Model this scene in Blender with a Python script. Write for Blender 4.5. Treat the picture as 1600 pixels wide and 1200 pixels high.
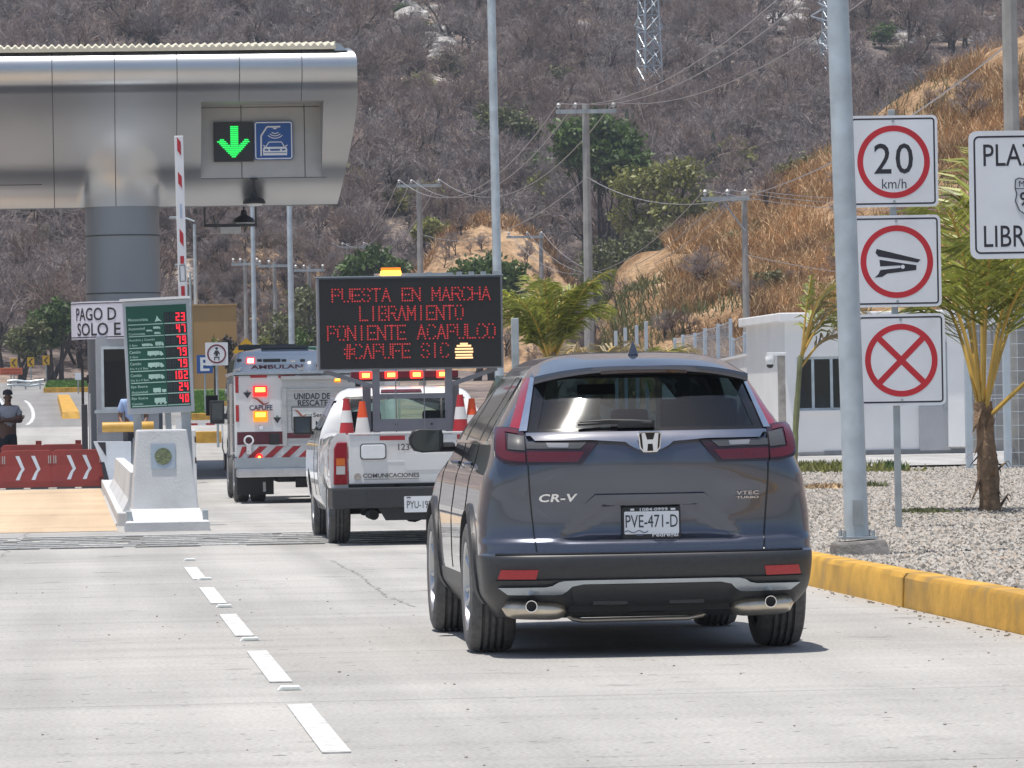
import bpy, bmesh, math, random
import numpy as np
from mathutils import Vector, Matrix, Euler
from mathutils import noise as mnoise
for o in list(bpy.data.objects): bpy.data.objects.remove(o)
S = bpy.context.scene
COL = S.collection
R = math.radians
rnd = random.Random(7)

# ------------------------------------------------------------------ camera
CAM_H, FPX = 1.30, 8000.0            # eye height (m), focal length in pixels of the 1600 px wide photograph
YAW, PITCH, ROLL = 4.93, 0.272, -1.0
cam_d = bpy.data.cameras.new('camera'); cam = bpy.data.objects.new('camera', cam_d); COL.objects.link(cam)
cam_d.sensor_width = 36.0; cam_d.lens = FPX / 1600 * 36.0
cam_d.clip_start = 0.5; cam_d.clip_end = 3000
cam.matrix_world = Matrix.Translation((0, 0, CAM_H)) @ (Matrix.Rotation(R(-YAW), 4, 'Z') @ Matrix.Rotation(R(90 + PITCH), 4, 'X') @ Matrix.Rotation(R(ROLL), 4, 'Z'))
S.camera = cam
# ------------------------------------------------------------------ sky, sun, exposure
SUN_EL, SUN_AZ = 80.6, 241.0         # azimuth clockwise from +Y (the road direction): behind and to the left
w = bpy.data.worlds.new('World'); S.world = w; w.use_nodes = True
nt = w.node_tree; bg = nt.nodes['Background']
sky = nt.nodes.new('ShaderNodeTexSky'); sky.sky_type = 'NISHITA'; sky.sun_disc = False
sky.sun_elevation = R(SUN_EL); sky.sun_rotation = R(SUN_AZ); sky.air_density = 1.0; sky.dust_density = 1.5; sky.ozone_density = 1.0
nt.links.new(sky.outputs[0], bg.inputs[0]); bg.inputs[1].default_value = 0.105
sl = bpy.data.lights.new('sun', 'SUN'); sl.energy = 4.7; sl.angle = R(0.5); sl.color = (1.0, 0.95, 0.875)
so = bpy.data.objects.new('sun', sl); COL.objects.link(so)
SUN_DIR = Vector((math.cos(R(SUN_EL)) * math.sin(R(SUN_AZ)), math.cos(R(SUN_EL)) * math.cos(R(SUN_AZ)), math.sin(R(SUN_EL))))
so.rotation_euler = SUN_DIR.to_track_quat('Z', 'Y').to_euler(); so.location = (0, 0, 60)
S.view_settings.view_transform = 'Standard'; S.view_settings.look = 'None'
S.view_settings.gamma = 1.0; S.view_settings.exposure = 0.25; S.view_settings.use_curve_mapping = False
S.render.engine = 'CYCLES'; S.cycles.use_denoising = True
S.cycles.max_bounces = 8; S.cycles.transparent_max_bounces = 12; S.cycles.caustics_reflective = False; S.cycles.caustics_refractive = False
S.cycles.sample_clamp_indirect = 6.0

# ------------------------------------------------------------------ photo pixel -> place
CM = cam.matrix_world.copy()
def ray(px, py): return (CM.to_3x3() @ Vector(((px - 800) / FPX, (600 - py) / FPX, -1.0)))
def P(px, py, Y):
    d = ray(px, py); k = Y / d.y; return Vector((d.x * k, Y, CAM_H + d.z * k))
def GP(px, py, z=0.0):
    d = ray(px, py); k = (z - CAM_H) / d.z; return Vector((d.x * k, d.y * k, z))
def road_z(Y): return 0.0 if Y < 92 else 0.02 * (Y - 92)
def gravel_z(Y): return 0.18 + 0.0027 * max(0.0, Y - 35)

# ------------------------------------------------------------------ objects, names, labels
def tag(o, label=None, cat=None, group=None, kind=None):
    if label: o['label'] = label
    if cat: o['category'] = cat
    if group: o['group'] = group
    if kind: o['kind'] = kind
    return o
def thing(name, label, cat, loc=(0, 0, 0), rz=0.0, group=None):
    o = bpy.data.objects.new(name, None); COL.objects.link(o); o.empty_display_size = 0.2
    o.location = loc; o.rotation_euler = (0, 0, rz)
    return tag(o, label, cat, group)
def copy_tree(o, parent=None):
    c = o.copy(); COL.objects.link(c); c.parent = parent
    for ch in list(o.children): copy_tree(ch, c)
    return c

X_, Y_, Z_ = Vector((1, 0, 0)), Vector((0, 1, 0)), Vector((0, 0, 1))
_txt = {}
def glyphs(s, off=0.0, spacing=1.0):
    k = (s, off, spacing)
    if k not in _txt:
        cu = bpy.data.curves.new('t', 'FONT'); cu.body = s; cu.offset = off; cu.space_character = spacing; cu.resolution_u = 3
        ob = bpy.data.objects.new('t', cu); COL.objects.link(ob)
        me = ob.evaluated_get(bpy.context.evaluated_depsgraph_get()).to_mesh()
        v = [(p.co.x, p.co.y) for p in me.vertices]; f = [tuple(p.vertices) for p in me.polygons]
        x0 = min(a for a, b in v); x1 = max(a for a, b in v); y0 = min(b for a, b in v); y1 = max(b for a, b in v)
        v = [((a - x0) / (x1 - x0) - .5, (b - y0) / (y1 - y0) - .5) for a, b in v]
        bpy.data.objects.remove(ob); bpy.data.curves.remove(cu); _txt[k] = (v, f)
    return _txt[k]

class MB:
    """collects shapes, then links them as ONE mesh object"""
    def __init__(s): s.v = []; s.f = []; s.m = []
    def add(s, vs, fs, mi=0):
        n = len(s.v); s.v += [tuple(p) for p in vs]; s.f += [tuple(i + n for i in f) for f in fs]; s.m += [mi] * len(fs); return s
    def box(s, c, d, rot=None, mi=0):
        c = Vector(c); h = Vector(d) / 2
        vs = [Vector((x * h.x, y * h.y, z * h.z)) for z in (-1, 1) for y in (-1, 1) for x in (-1, 1)]
        if rot is not None: vs = [rot @ p for p in vs]
        return s.add([c + p for p in vs], [(0, 2, 3, 1), (4, 5, 7, 6), (0, 1, 5, 4), (2, 6, 7, 3), (0, 4, 6, 2), (1, 3, 7, 5)], mi)
    def b2(s, x0, x1, y0, y1, z0, z1, mi=0):
        return s.box(((x0 + x1) / 2, (y0 + y1) / 2, (z0 + z1) / 2), (x1 - x0, y1 - y0, z1 - z0), None, mi)
    def cyl(s, a, b, r0, r1=None, n=12, mi=0, caps=True):
        a = Vector(a); b = Vector(b); r1 = r0 if r1 is None else r1
        d = (b - a).normalized(); u = d.orthogonal().normalized(); v = d.cross(u)
        vs = []
        for p, r in ((a, r0), (b, r1)):
            for i in range(n):
                t = 2 * math.pi * i / n; vs.append(p + (u * math.cos(t) + v * math.sin(t)) * r)
        fs = [(i, (i + 1) % n, n + (i + 1) % n, n + i) for i in range(n)]
        if caps: fs += [tuple(range(n))[::-1], tuple(range(n, 2 * n))]
        return s.add(vs, fs, mi)
    def tube(s, pts, r, n=8, mi=0, caps=True):
        pts = [Vector(p) for p in pts]; m = len(pts); vs = []
        rs = r if isinstance(r, (list, tuple)) else [r] * m
        u = None
        for i, p in enumerate(pts):
            d = (pts[min(i + 1, m - 1)] - pts[max(i - 1, 0)]).normalized()
            if u is None: u = d.orthogonal().normalized()
            u = (u - d * u.dot(d)).normalized(); w_ = d.cross(u)
            vs += [p + (u * math.cos(2 * math.pi * k / n) + w_ * math.sin(2 * math.pi * k / n)) * rs[i] for k in range(n)]
        fs = [(i * n + k, i * n + (k + 1) % n, (i + 1) * n + (k + 1) % n, (i + 1) * n + k) for i in range(m - 1) for k in range(n)]
        if caps: fs += [tuple(range(n))[::-1], tuple(range((m - 1) * n, m * n))]
        return s.add(vs, fs, mi)
    def prism(s, poly, O, U=X_, V=Z_, t=0.004, mi=0, N=None):
        """polygon (u,v) standing off plane O,U,V by t along N (default towards -Y for the frontal plane)"""
        O = Vector(O); N = U.cross(V).normalized() if N is None else N; n = len(poly)
        a = [O + U * p[0] + V * p[1] for p in poly]; b = [p + N * t for p in a]
        area = sum(poly[i][0] * poly[(i + 1) % n][1] - poly[(i + 1) % n][0] * poly[i][1] for i in range(n))
        fs = [tuple(range(n, 2 * n)), tuple(range(n))[::-1]] + [(i, (i + 1) % n, n + (i + 1) % n, n + i) for i in range(n)]
        if area < 0: fs = [f[::-1] for f in fs]
        return s.add(a + b, fs, mi)
    def ring(s, O, r0, r1, U=X_, V=Z_, t=0.004, n=40, mi=0, ea=0, eb=2 * math.pi):
        O = Vector(O); N = U.cross(V).normalized()
        full = abs(eb - ea - 2 * math.pi) < 1e-6; vs = []; k = n if full else n + 1
        for i in range(k):
            th = ea + (eb - ea) * i / n; c = U * math.cos(th) + V * math.sin(th)
            vs += [O + c * r0, O + c * r1, O + c * r0 + N * t, O + c * r1 + N * t]
        fs = []
        for i in range(n):
            a = 4 * i; b = 4 * ((i + 1) % k)
            fs += [(a + 2, a + 3, b + 3, b + 2), (a + 1, b + 1, b + 3, a + 3), (a, a + 2, b + 2, b)]
        return s.add(vs, fs, mi)
    def disc(s, O, r, U=X_, V=Z_, t=0.004, n=32, mi=0):
        return s.prism([(r * math.cos(2 * math.pi * i / n), r * math.sin(2 * math.pi * i / n)) for i in range(n)], O, U, V, t, mi)
    def text(s, st, O, w_, h, U=X_, V=Z_, t=0.005, off=0.0, mi=0, spacing=1.0, shear=0.0):
        g, f = glyphs(st, off, spacing); O = Vector(O); N = U.cross(V).normalized()
        return s.add([O + U * (p[0] * w_ + shear * p[1] * h) + V * (p[1] * h) + N * t for p in g], f, mi)
    def lathe(s, prof, c=(0, 0, 0), n=20, axis=Z_, mi=0):
        c = Vector(c); u = axis.orthogonal().normalized(); v = axis.cross(u); vs = []
        for r, h in prof:
            vs += [c + axis * h + (u * math.cos(2 * math.pi * k / n) + v * math.sin(2 * math.pi * k / n)) * r for k in range(n)]
        m = len(prof)
        fs = [(i * n + k, i * n + (k + 1) % n, (i + 1) * n + (k + 1) % n, (i + 1) * n + k) for i in range(m - 1) for k in range(n)]
        return s.add(vs, fs, mi)
    def grid(s, rows, mi=0, closed=False, flip=False):
        nr = len(rows); nc = len(rows[0]); vs = [p for r in rows for p in r]; fs = []
        for i in range(nr - 1):
            for j in range(nc if closed else nc - 1):
                q = (i * nc + j, i * nc + (j + 1) % nc, (i + 1) * nc + (j + 1) % nc, (i + 1) * nc + j); fs.append(q[::-1] if flip else q)
        return s.add(vs, fs, mi)
    def build(s, name, mats, parent=None, smooth=None, bevel=None, recalc=False, weld=False):
        me = bpy.data.meshes.new(name); me.from_pydata(s.v, [], s.f)
        mats = mats if isinstance(mats, (list, tuple)) else [mats]
        for m in mats: me.materials.append(m)
        if len(mats) > 1: me.polygons.foreach_set('material_index', s.m)
        if bevel or recalc or weld:
            bm = bmesh.new(); bm.from_mesh(me)
            if weld: bmesh.ops.remove_doubles(bm, verts=bm.verts, dist=1e-5)
            if recalc: bmesh.ops.recalc_face_normals(bm, faces=bm.faces)
            if bevel:
                es = [e for e in bm.edges if len(e.link_faces) == 2 and e.calc_face_angle(0) > R(25)]
                bmesh.ops.bevel(bm, geom=es, offset=bevel, segments=2, affect='EDGES', profile=0.6, clamp_overlap=True)
            bm.to_mesh(me); bm.free()
        if smooth is not None:
            me.polygons.foreach_set('use_smooth', [True] * len(me.polygons)); me.set_sharp_from_angle(angle=R(smooth))
        me.update()
        o = bpy.data.objects.new(name, me); COL.objects.link(o); o.parent = parent
        return o
def np_obj(name, V, F, mats, parent=None, mi=None, smooth=False):
    """mesh from numpy arrays; F is (n,3) or (n,4)"""
    V = np.asarray(V, np.float32); F = np.asarray(F, np.int32); k = F.shape[1]
    me = bpy.data.meshes.new(name); me.vertices.add(len(V)); me.vertices.foreach_set('co', V.ravel())
    me.loops.add(F.size); me.loops.foreach_set('vertex_index', F.ravel())
    me.polygons.add(len(F)); me.polygons.foreach_set('loop_start', np.arange(0, F.size, k, dtype=np.int32))
    me.polygons.foreach_set('loop_total', np.full(len(F), k, np.int32))
    for m in (mats if isinstance(mats, (list, tuple)) else [mats]): me.materials.append(m)
    if mi is not None: me.polygons.foreach_set('material_index', np.asarray(mi, np.int32))
    if smooth: me.polygons.foreach_set('use_smooth', np.ones(len(F), bool))
    me.update(calc_edges=True); me.validate()
    o = bpy.data.objects.new(name, me); COL.objects.link(o); o.parent = parent
    return o

# ------------------------------------------------------------------ materials
def nodes(name):
    m = bpy.data.materials.new(name); m.use_nodes = True; t = m.node_tree
    return m, t, t.nodes['Principled BSDF'], (lambda kind: t.nodes.new(kind)), t.links.new
def ramp(new, stops):
    r = new('ShaderNodeValToRGB'); e = r.color_ramp.elements
    while len(e) < len(stops): e.new(0.5)
    for q, (p, c) in zip(e, stops): q.position = p; q.color = (c[0], c[1], c[2], 1)
    return r
def M(name, col, rough=0.6, metal=0.0, var=0.12, scale=4.0, bump=0.0, bscale=40.0, coat=0.0, spec=0.5, island=0.0, dirt=None, detail=5, trans=0.0):
    m, t, b, new, link = nodes(name)
    tc = new('ShaderNodeTexCoord'); n = new('ShaderNodeTexNoise'); n.inputs['Scale'].default_value = scale; n.inputs['Detail'].default_value = detail
    link(tc.outputs['Object'], n.inputs['Vector'])
    lo = [max(0, c * (1 - var)) for c in col]; hi = [min(1, c * (1 + var)) for c in col]
    if dirt: r = ramp(new, [(0.25, dirt), (0.42, lo), (0.75, hi)])
    else: r = ramp(new, [(0.3, lo), (0.7, hi)])
    link(n.outputs['Fac'], r.inputs['Fac']); out = r.outputs['Color']
    if island:
        g = new('ShaderNodeNewGeometry'); h = new('ShaderNodeHueSaturation')
        mr = new('ShaderNodeMapRange'); mr.inputs[3].default_value = 1 - island; mr.inputs[4].default_value = 1 + island
        link(g.outputs['Random Per Island'], mr.inputs[0]); link(mr.outputs[0], h.inputs['Value']); link(out, h.inputs['Color']); out = h.outputs['Color']
    link(out, b.inputs['Base Color'])
    b.inputs['Roughness'].default_value = rough; b.inputs['Metallic'].default_value = metal
    b.inputs['Coat Weight'].default_value = coat; b.inputs['Coat Roughness'].default_value = 0.03; b.inputs['Specular IOR Level'].default_value = spec
    if bump:
        n2 = new('ShaderNodeTexNoise'); n2.inputs['Scale'].default_value = bscale; n2.inputs['Detail'].default_value = 6
        link(tc.outputs['Object'], n2.inputs['Vector']); bp = new('ShaderNodeBump'); bp.inputs['Strength'].default_value = bump; bp.inputs['Distance'].default_value = 0.02
        link(n2.outputs['Fac'], bp.inputs['Height']); link(bp.outputs[0], b.inputs['Normal'])
    if trans:
        tr = new('ShaderNodeBsdfTranslucent'); link(out, tr.inputs[0]); mx = new('ShaderNodeMixShader'); mx.inputs[0].default_value = trans
        o = t.nodes['Material Output']; link(b.outputs[0], mx.inputs[1]); link(tr.outputs[0], mx.inputs[2]); link(mx.outputs[0], o.inputs[0])
    return m
def emit(name, col, strength, base=None):
    m, t, b, new, link = nodes(name)
    b.inputs['Base Color'].default_value = (*(base or col), 1); b.inputs['Emission Color'].default_value = (*col, 1); b.inputs['Emission Strength'].default_value = strength
    b.inputs['Roughness'].default_value = 0.3
    return m
def glass(name, tint, rough=0.0, spec_ior=1.5):
    """thin tinted pane: fresnel reflection over a coloured see-through"""
    m, t, b, new, link = nodes(name); t.nodes.remove(b)
    tr = new('ShaderNodeBsdfTransparent'); tr.inputs[0].default_value = (*tint, 1)
    gl = new('ShaderNodeBsdfGlossy'); gl.inputs['Roughness'].default_value = rough
    fr = new('ShaderNodeFresnel'); fr.inputs[0].default_value = spec_ior; mx = new('ShaderNodeMixShader')
    g2 = new('ShaderNodeBsdfGlossy'); g2.inputs['Roughness'].default_value = .16; mg = new('ShaderNodeMixShader'); mg.inputs[0].default_value = .05; link(gl.outputs[0], mg.inputs[1]); link(g2.outputs[0], mg.inputs[2])
    ml = new('ShaderNodeMath'); ml.operation = 'MULTIPLY'; ml.inputs[1].default_value = 1.7; ml.use_clamp = True
    link(fr.outputs[0], ml.inputs[0]); link(ml.outputs[0], mx.inputs[0]); link(tr.outputs[0], mx.inputs[1]); link(mg.outputs[0], mx.inputs[2])
    link(mx.outputs[0], t.nodes['Material Output'].inputs[0]); return m
def plain(name, col, rough=0.5, metal=0.0, coat=0.0): return M(name, col, rough, metal, var=0.05, scale=8, coat=coat)
K = {}
K['white'] = plain('white_paint', (.78, .79, .80), .4)
K['black'] = plain('black_plastic', (.018, .018, .02), .5)
K['blackgloss'] = plain('black_gloss', (.01, .01, .012), .15)
K['rubber'] = M('tyre_rubber', (.12, .118, .118), .85, var=.25, scale=30)
K['galv'] = M('galvanised_steel', (.48, .545, .59), .45, .3, var=.16, scale=5, bump=.05)
K['galvd'] = M('weathered_galvanised_steel', (.40, .44, .46), .5, .3, var=.2, scale=4)
K['signwhite'] = M('sign_sheet', (.76, .79, .83), .5, var=.05, scale=2.5, dirt=(.66, .68, .70), detail=8)
K['signblack'] = plain('sign_black', (.022, .02, .03), .5)
K['signred'] = M('sign_red', (.52, .018, .03), .5, var=.1, scale=2)
K['red'] = M('red_film', (.42, .02, .03), .45, var=.15, scale=5)
K['chrome'] = plain('chrome', (.85, .86, .88), .08, 1.0)
K['steel'] = M('brushed_steel', (.55, .55, .56), .3, .9, var=.1, scale=8)
K['darkgrey'] = plain('dark_grey', (.06, .062, .068), .5)
K['orange'] = M('orange_plastic', (.85, .12, .02), .5, var=.08)
# ================================================================== SETTING
# ---- concrete road
def concrete_mat(name, base, tint=(1, 1, 1), orange=False):
    m, t, b, new, link = nodes(name)
    g = new('ShaderNodeNewGeometry'); mp = new('ShaderNodeMapping'); mp.inputs['Scale'].default_value = (0.22, 2.2, 1); link(g.outputs['Position'], mp.inputs[0])
    n1 = new('ShaderNodeTexNoise'); n1.inputs['Scale'].default_value = 1.0; n1.inputs['Detail'].default_value = 8; n1.inputs['Roughness'].default_value = .65; link(mp.outputs[0], n1.inputs[0])
    n2 = new('ShaderNodeTexNoise'); n2.inputs['Scale'].default_value = .35; n2.inputs['Detail'].default_value = 5; link(g.outputs['Position'], n2.inputs[0])
    n3 = new('ShaderNodeTexNoise'); n3.inputs['Scale'].default_value = 45; n3.inputs['Detail'].default_value = 3; link(g.outputs['Position'], n3.inputs[0])
    n4 = new('ShaderNodeTexNoise'); n4.inputs['Scale'].default_value = 11; n4.inputs['Detail'].default_value = 2; link(g.outputs['Position'], n4.inputs[0])
    c = [base * x for x in tint]
    r1 = ramp(new, [(.28, [x * .87 for x in c]), (.5, c), (.75, [min(1, x * 1.07) for x in c])]); link(n1.outputs[0], r1.inputs[0])
    def mul(a, fac, lo, hi, p0, p1):
        rr = ramp(new, [(p0, (lo,) * 3), (p1, (hi,) * 3)]); link(fac, rr.inputs[0])
        mx = new('ShaderNodeMix'); mx.data_type = 'RGBA'; mx.blend_type = 'MULTIPLY'; mx.inputs[0].default_value = 1
        link(a, mx.inputs[6]); link(rr.outputs[0], mx.inputs[7]); return mx.outputs[2]
    o = mul(r1.outputs[0], n2.outputs[0], .88, 1.06, .35, .65)
    o = mul(o, n3.outputs[0], .80, 1.08, .34, .60)
    o = mul(o, n4.outputs[0], .42, 1.0, .27, .315)            # small dark pits and stones
    mp2 = new('ShaderNodeMapping'); mp2.inputs['Scale'].default_value = (1.3, .035, 1); link(g.outputs['Position'], mp2.inputs[0])
    n6 = new('ShaderNodeTexNoise'); n6.inputs['Scale'].default_value = 1.0; n6.inputs['Detail'].default_value = 5; link(mp2.outputs[0], n6.inputs[0]); o = mul(o, n6.outputs[0], .86, 1.05, .36, .60)   # wheel paths along the lanes
    n7 = new('ShaderNodeTexNoise'); n7.inputs['Scale'].default_value = 1.7; n7.inputs['Detail'].default_value = 4; link(g.outputs['Position'], n7.inputs[0]); o = mul(o, n7.outputs[0], .72, 1.0, .29, .36)   # oil drips and damp spots
    # hand-broomed joints: thin dark lines across the road
    sx = new('ShaderNodeSeparateXYZ'); link(g.outputs['Position'], sx.inputs[0])
    n5 = new('ShaderNodeTexNoise'); n5.inputs['Scale'].default_value = .8; link(g.outputs['Position'], n5.inputs[0])
    ad = new('ShaderNodeMath'); ad.operation = 'MULTIPLY_ADD'; ad.inputs[1].default_value = .10; link(n5.outputs[0], ad.inputs[0]); link(sx.outputs[1], ad.inputs[2])
    dv = new('ShaderNodeMath'); dv.operation = 'DIVIDE'; dv.inputs[1].default_value = 4.6; link(ad.outputs[0], dv.inputs[0])
    fr = new('ShaderNodeMath'); fr.operation = 'FRACT'; link(dv.outputs[0], fr.inputs[0])
    o = mul(o, fr.outputs[0], .62, 1.0, .004, .008)
    link(o, b.inputs['Base Color']); b.inputs['Roughness'].default_value = .85; b.inputs['Specular IOR Level'].default_value = .25
    bp = new('ShaderNodeBump'); bp.inputs['Strength'].default_value = .35; bp.inputs['Distance'].default_value = .01; link(n3.outputs[0], bp.inputs['Height']); link(bp.outputs[0], b.inputs['Normal'])
    return m
K['concrete'] = concrete_mat('road_concrete', .405, (1.0, .972, .925))
K['asphalt'] = concrete_mat('old_asphalt', .27, (1.0, .98, .96))
K['ochre'] = concrete_mat('ochre_painted_concrete', .58, (1.0, .76, .52))
K['curb'] = M('yellow_kerb_paint', (.62, .345, .045), .6, var=.22, scale=3, bump=.25, bscale=18, dirt=(.30, .2, .08))
K['mark'] = M('road_marking_paint', (.66, .66, .645), .6, var=.12, scale=14, dirt=(.47, .455, .435), detail=9)
for e_ in [n for n in K['mark'].node_tree.nodes if n.type == 'VALTORGB']: e_.color_ramp.elements[0].position = .36; e_.color_ramp.elements[1].position = .47
K['islandc'] = M('island_concrete', (.58, .59, .60), .8, var=.10, scale=2.2, bump=.2, dirt=(.42, .41, .40))
K['islandc2'] = M('grey_concrete', (.36, .35, .34), .85, var=.15, scale=3, bump=.3)
def sheet(name, x0, x1, y0, y1, off, mat, zf=road_z, ny=None, nx=2):
    ny = ny or max(2, int((y1 - y0) / 4) + 1)
    rows = [[(x0 + (x1 - x0) * i / (nx - 1), y, zf(y) + off) for i in range(nx)] for y in np.linspace(y0, y1, ny)]
    o = MB().grid(rows).build(name, mat); tag(o, kind='structure'); return o
# the road: concrete plaza slab, older asphalt past it
sheet('road', -40, 5.21, -90, 142, 0.0, K['concrete'], ny=80)
sheet('asphalt_road', -60, 9, 142, 236, 0.0, K['asphalt'], ny=20)
ys = 57.2
o = sheet('painted_apron', -6.5, 0.50, 57.6, 91, 0.004, K['ochre'])
# lane dashes, each starting where the photo shows it
XD = 0.985
mb = MB()
y0d = GP(469, 1102).y; pit = 5.17
for k in range(5):
    a = y0d + k * pit - 3.25 + 0.3 * 0; b_ = y0d + k * pit
    mb.b2(XD - .055, XD + .055, a, b_, .002, .007)
o = mb.build('lane_marking', K['mark']); tag(o, kind='structure')
# transverse rumble lines: a band of thin, uneven painted strips
mb = MB(); r_ = random.Random(3)
for i, yy in enumerate(np.linspace(50.6, 55.0, 7)):
    x = -14.0
    while x < 5.0:
        L = r_.uniform(.6, 2.2); z0 = .002
        y_ = yy + r_.uniform(-.05, .05); mb.b2(x, min(x + L, 5.05), y_, y_ + .13, z0, z0 + .009); x += L + r_.uniform(.03, .22)
o = mb.build('rumble_strip_marking', K['mark']); tag(o, kind='structure')
mb = MB()
for i, yy in enumerate(np.linspace(50.3, 54.7, 7)):
    x = -14.0
    while x < 5.0:
        L = r_.uniform(.5, 2.0); y_ = yy + r_.uniform(-.04, .04); mb.b2(x, min(x + L, 5.05), y_, y_ + .22, .0015, .006); x += L + r_.uniform(.1, .5)
K['tar'] = M('worn_tar', (.085, .085, .083), .8, var=.3, scale=6)
o = mb.build('rumble_strip_tar_marking', K['tar']); tag(o, kind='structure')
# raised reflective studs between the dashes
mb = MB()
mb.prism([(-.06, 0), (.06, 0), (.042, .02), (-.042, .02)], (0, .05, 0), X_, Z_, .10)
stud_me = mb.build('road_stud', M('stud_ceramic', (.80, .82, .80), .35, var=.1, scale=20), bevel=.004)
refl_mb = MB(); refl_mb.b2(-.036, .036, -.055, -.049, .004, .015)
refl = refl_mb.build('reflector', M('stud_reflector', (.7, .75, .74), .15, .4), stud_me)
tag(stud_me, 'white ceramic road stud nearest the camera in the row beside the dark grey car', 'road stud', 'road studs along the lane line')
studs = [(453, 1078, None), (391, 1001, 'white road stud second from the camera in the lane line'), (351, 949, 'white road stud third from the camera in the lane line'),
         (321, 906, 'small white road stud fourth from the camera along the lane line'), (297, 876, 'farthest white road stud at the edge of the rumble strips')]
for i, (px, py, lb) in enumerate(studs):
    o = stud_me if i == 0 else copy_tree(stud_me)
    o.location = GP(px, py)
    if lb: o['label'] = lb
# yellow kerb on the right: a real step with chamfered top, in cast lengths
KX, KH = 5.21, .215
mb = MB(); y = 8.0; r_ = random.Random(5)
while y < 92:
    L = 4.0; dx = r_.uniform(-.006, .006); n = 8
    prof = [(0, -.05), (.012, KH - .03), (.035, KH), (.17, KH + .004), (.185, KH - .03), (.185, -.05)]
    rows = [[(KX + dx + p[0] + .004 * mnoise.noise(Vector((yy, p[1] * 9, 3))), yy, p[1] + (.006 * mnoise.noise(Vector((yy * .7, p[0] * 6, 1))) if p[1] > 0 else 0)) for p in prof] for yy in np.linspace(y, y + L - .012, n)]
    mb.grid(rows); k = len(prof)
    for rr, fl in ((rows[0], 0), (rows[-1], 1)): mb.add(rr, [tuple(range(k))[::-1] if fl else tuple(range(k))])
    y += L
o = mb.build('kerb', K['curb'], smooth=35, recalc=True); tag(o, kind='structure')

# ---- gravel bed
mg = M('gravel_bed', (.30, .28, .255), .9, var=.35, scale=14, bump=.8, bscale=30)
rows = []
for y in np.linspace(8, 100, 60):
    rows.append([(x, y, gravel_z(y) - .01 + .03 * mnoise.noise(Vector((x * .5, y * .25, 0)))) for x in np.linspace(5.39, 30, 26)])
o = MB().grid(rows).build('gravel_bed', mg, smooth=60); tag(o, kind='structure')
K['pave'] = concrete_mat('pale_pavement', .42, (1.0, .98, .95))
o = MB().grid([[(x, y, gravel_z(y) + .035) for x in (6.5, 14, 30)] for y in (77, 84, 92)]).build('pavement', K['pave']); tag(o, kind='structure')
def gz(x, y): return gravel_z(y) - .01 + .03 * mnoise.noise(Vector((x * .5, y * .25, 0)))
rs = np.random.RandomState(11)
def stones(n, x0, x1, y0, y1, smin, smax):
    keepx = rs.uniform(x0, x1, n * 2); keepy = y0 + (y1 - y0) * rs.uniform(0, 1, n * 2) ** 1.15
    px = 110 + 8000 * keepx / keepy
    ok = (px < 1760) & (px > 900); keepx = keepx[ok][:n]; keepy = keepy[ok][:n]; n = len(keepx)
    kz = np.array([gz(a, b) for a, b in zip(keepx, keepy)])
    base = np.array([(1, 0, 0), (.3, .95, 0), (-.8, .6, 0), (-.8, -.6, 0), (.3, -.95, 0), (.15, .1, .75), (-.1, -.05, -.6)], float)
    F0 = np.array([(0, 1, 5), (1, 2, 5), (2, 3, 5), (3, 4, 5), (4, 0, 5)])
    V = base[None] * rs.uniform(.6, 1.25, (n, 7, 1)); sc = rs.uniform(smin, smax, n) * rs.uniform(.7, 1.2, n)
    th = rs.uniform(0, 6.283, n); c, s_ = np.cos(th), np.sin(th)
    el = rs.uniform(.6, 1.0, n); V[:, :, 1] *= el[:, None]
    tilt = rs.uniform(-.5, .5, n); V[:, :, 2] += V[:, :, 0] * tilt[:, None]
    x = (V[:, :, 0] * c[:, None] - V[:, :, 1] * s_[:, None]) * sc[:, None] + keepx[:, None]
    y = (V[:, :, 0] * s_[:, None] + V[:, :, 1] * c[:, None]) * sc[:, None] + keepy[:, None]
    z = V[:, :, 2] * sc[:, None] + kz[:, None] + sc[:, None] * .25
    W = np.stack([x, y, z], -1).reshape(-1, 3); F = (F0[None] + (np.arange(n) * 7)[:, None, None]).reshape(-1, 3)
    return W, F
W, F = stones(250000, 5.42, 14.5, 27, 77, .014, .031)
mst, t, b, new, link = nodes('gravel_stone')
g = new('ShaderNodeNewGeometry'); rr = ramp(new, [(0, (.06, .054, .047)), (.28, (.17, .157, .14)), (.55, (.29, .27, .245)), (.82, (.41, .385, .35)), (1, (.32, .25, .19))])
link(g.outputs['Random Per Island'], rr.inputs[0]); link(rr.outputs[0], b.inputs['Base Color']); b.inputs['Roughness'].default_value = .85
o = np_obj('gravel_stones', W, F, mst, smooth=True); tag(o, 'pale grey loose gravel stones covering the bed behind the yellow kerb', 'gravel', kind='stuff')
# a few stones and grit lying on the road by the kerb
mb = MB(); r_ = random.Random(9)
for i in range(90):
    y = r_.uniform(27, 42); x = KX - abs(r_.gauss(0, .12)) - .02; s_ = r_.uniform(.003, .010)
    mb.box((x, y, s_ * .5), (s_ * 2, s_ * 1.6, s_), Matrix.Rotation(r_.uniform(0, 3), 3, 'Z'))
for i in range(120):
    y = r_.uniform(17, 40); x = r_.uniform(-1, 5); s_ = r_.uniform(.002, .006)
    mb.box((x, y, s_ * .5), (s_ * 2, s_ * 1.6, s_), Matrix.Rotation(r_.uniform(0, 3), 3, 'Z'))
o = mb.build('road_grit', M('grit', (.30, .26, .21), .9, var=.4, scale=9)); tag(o, 'loose grit and small stones on the concrete along the yellow kerb', 'grit', kind='stuff')

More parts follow.
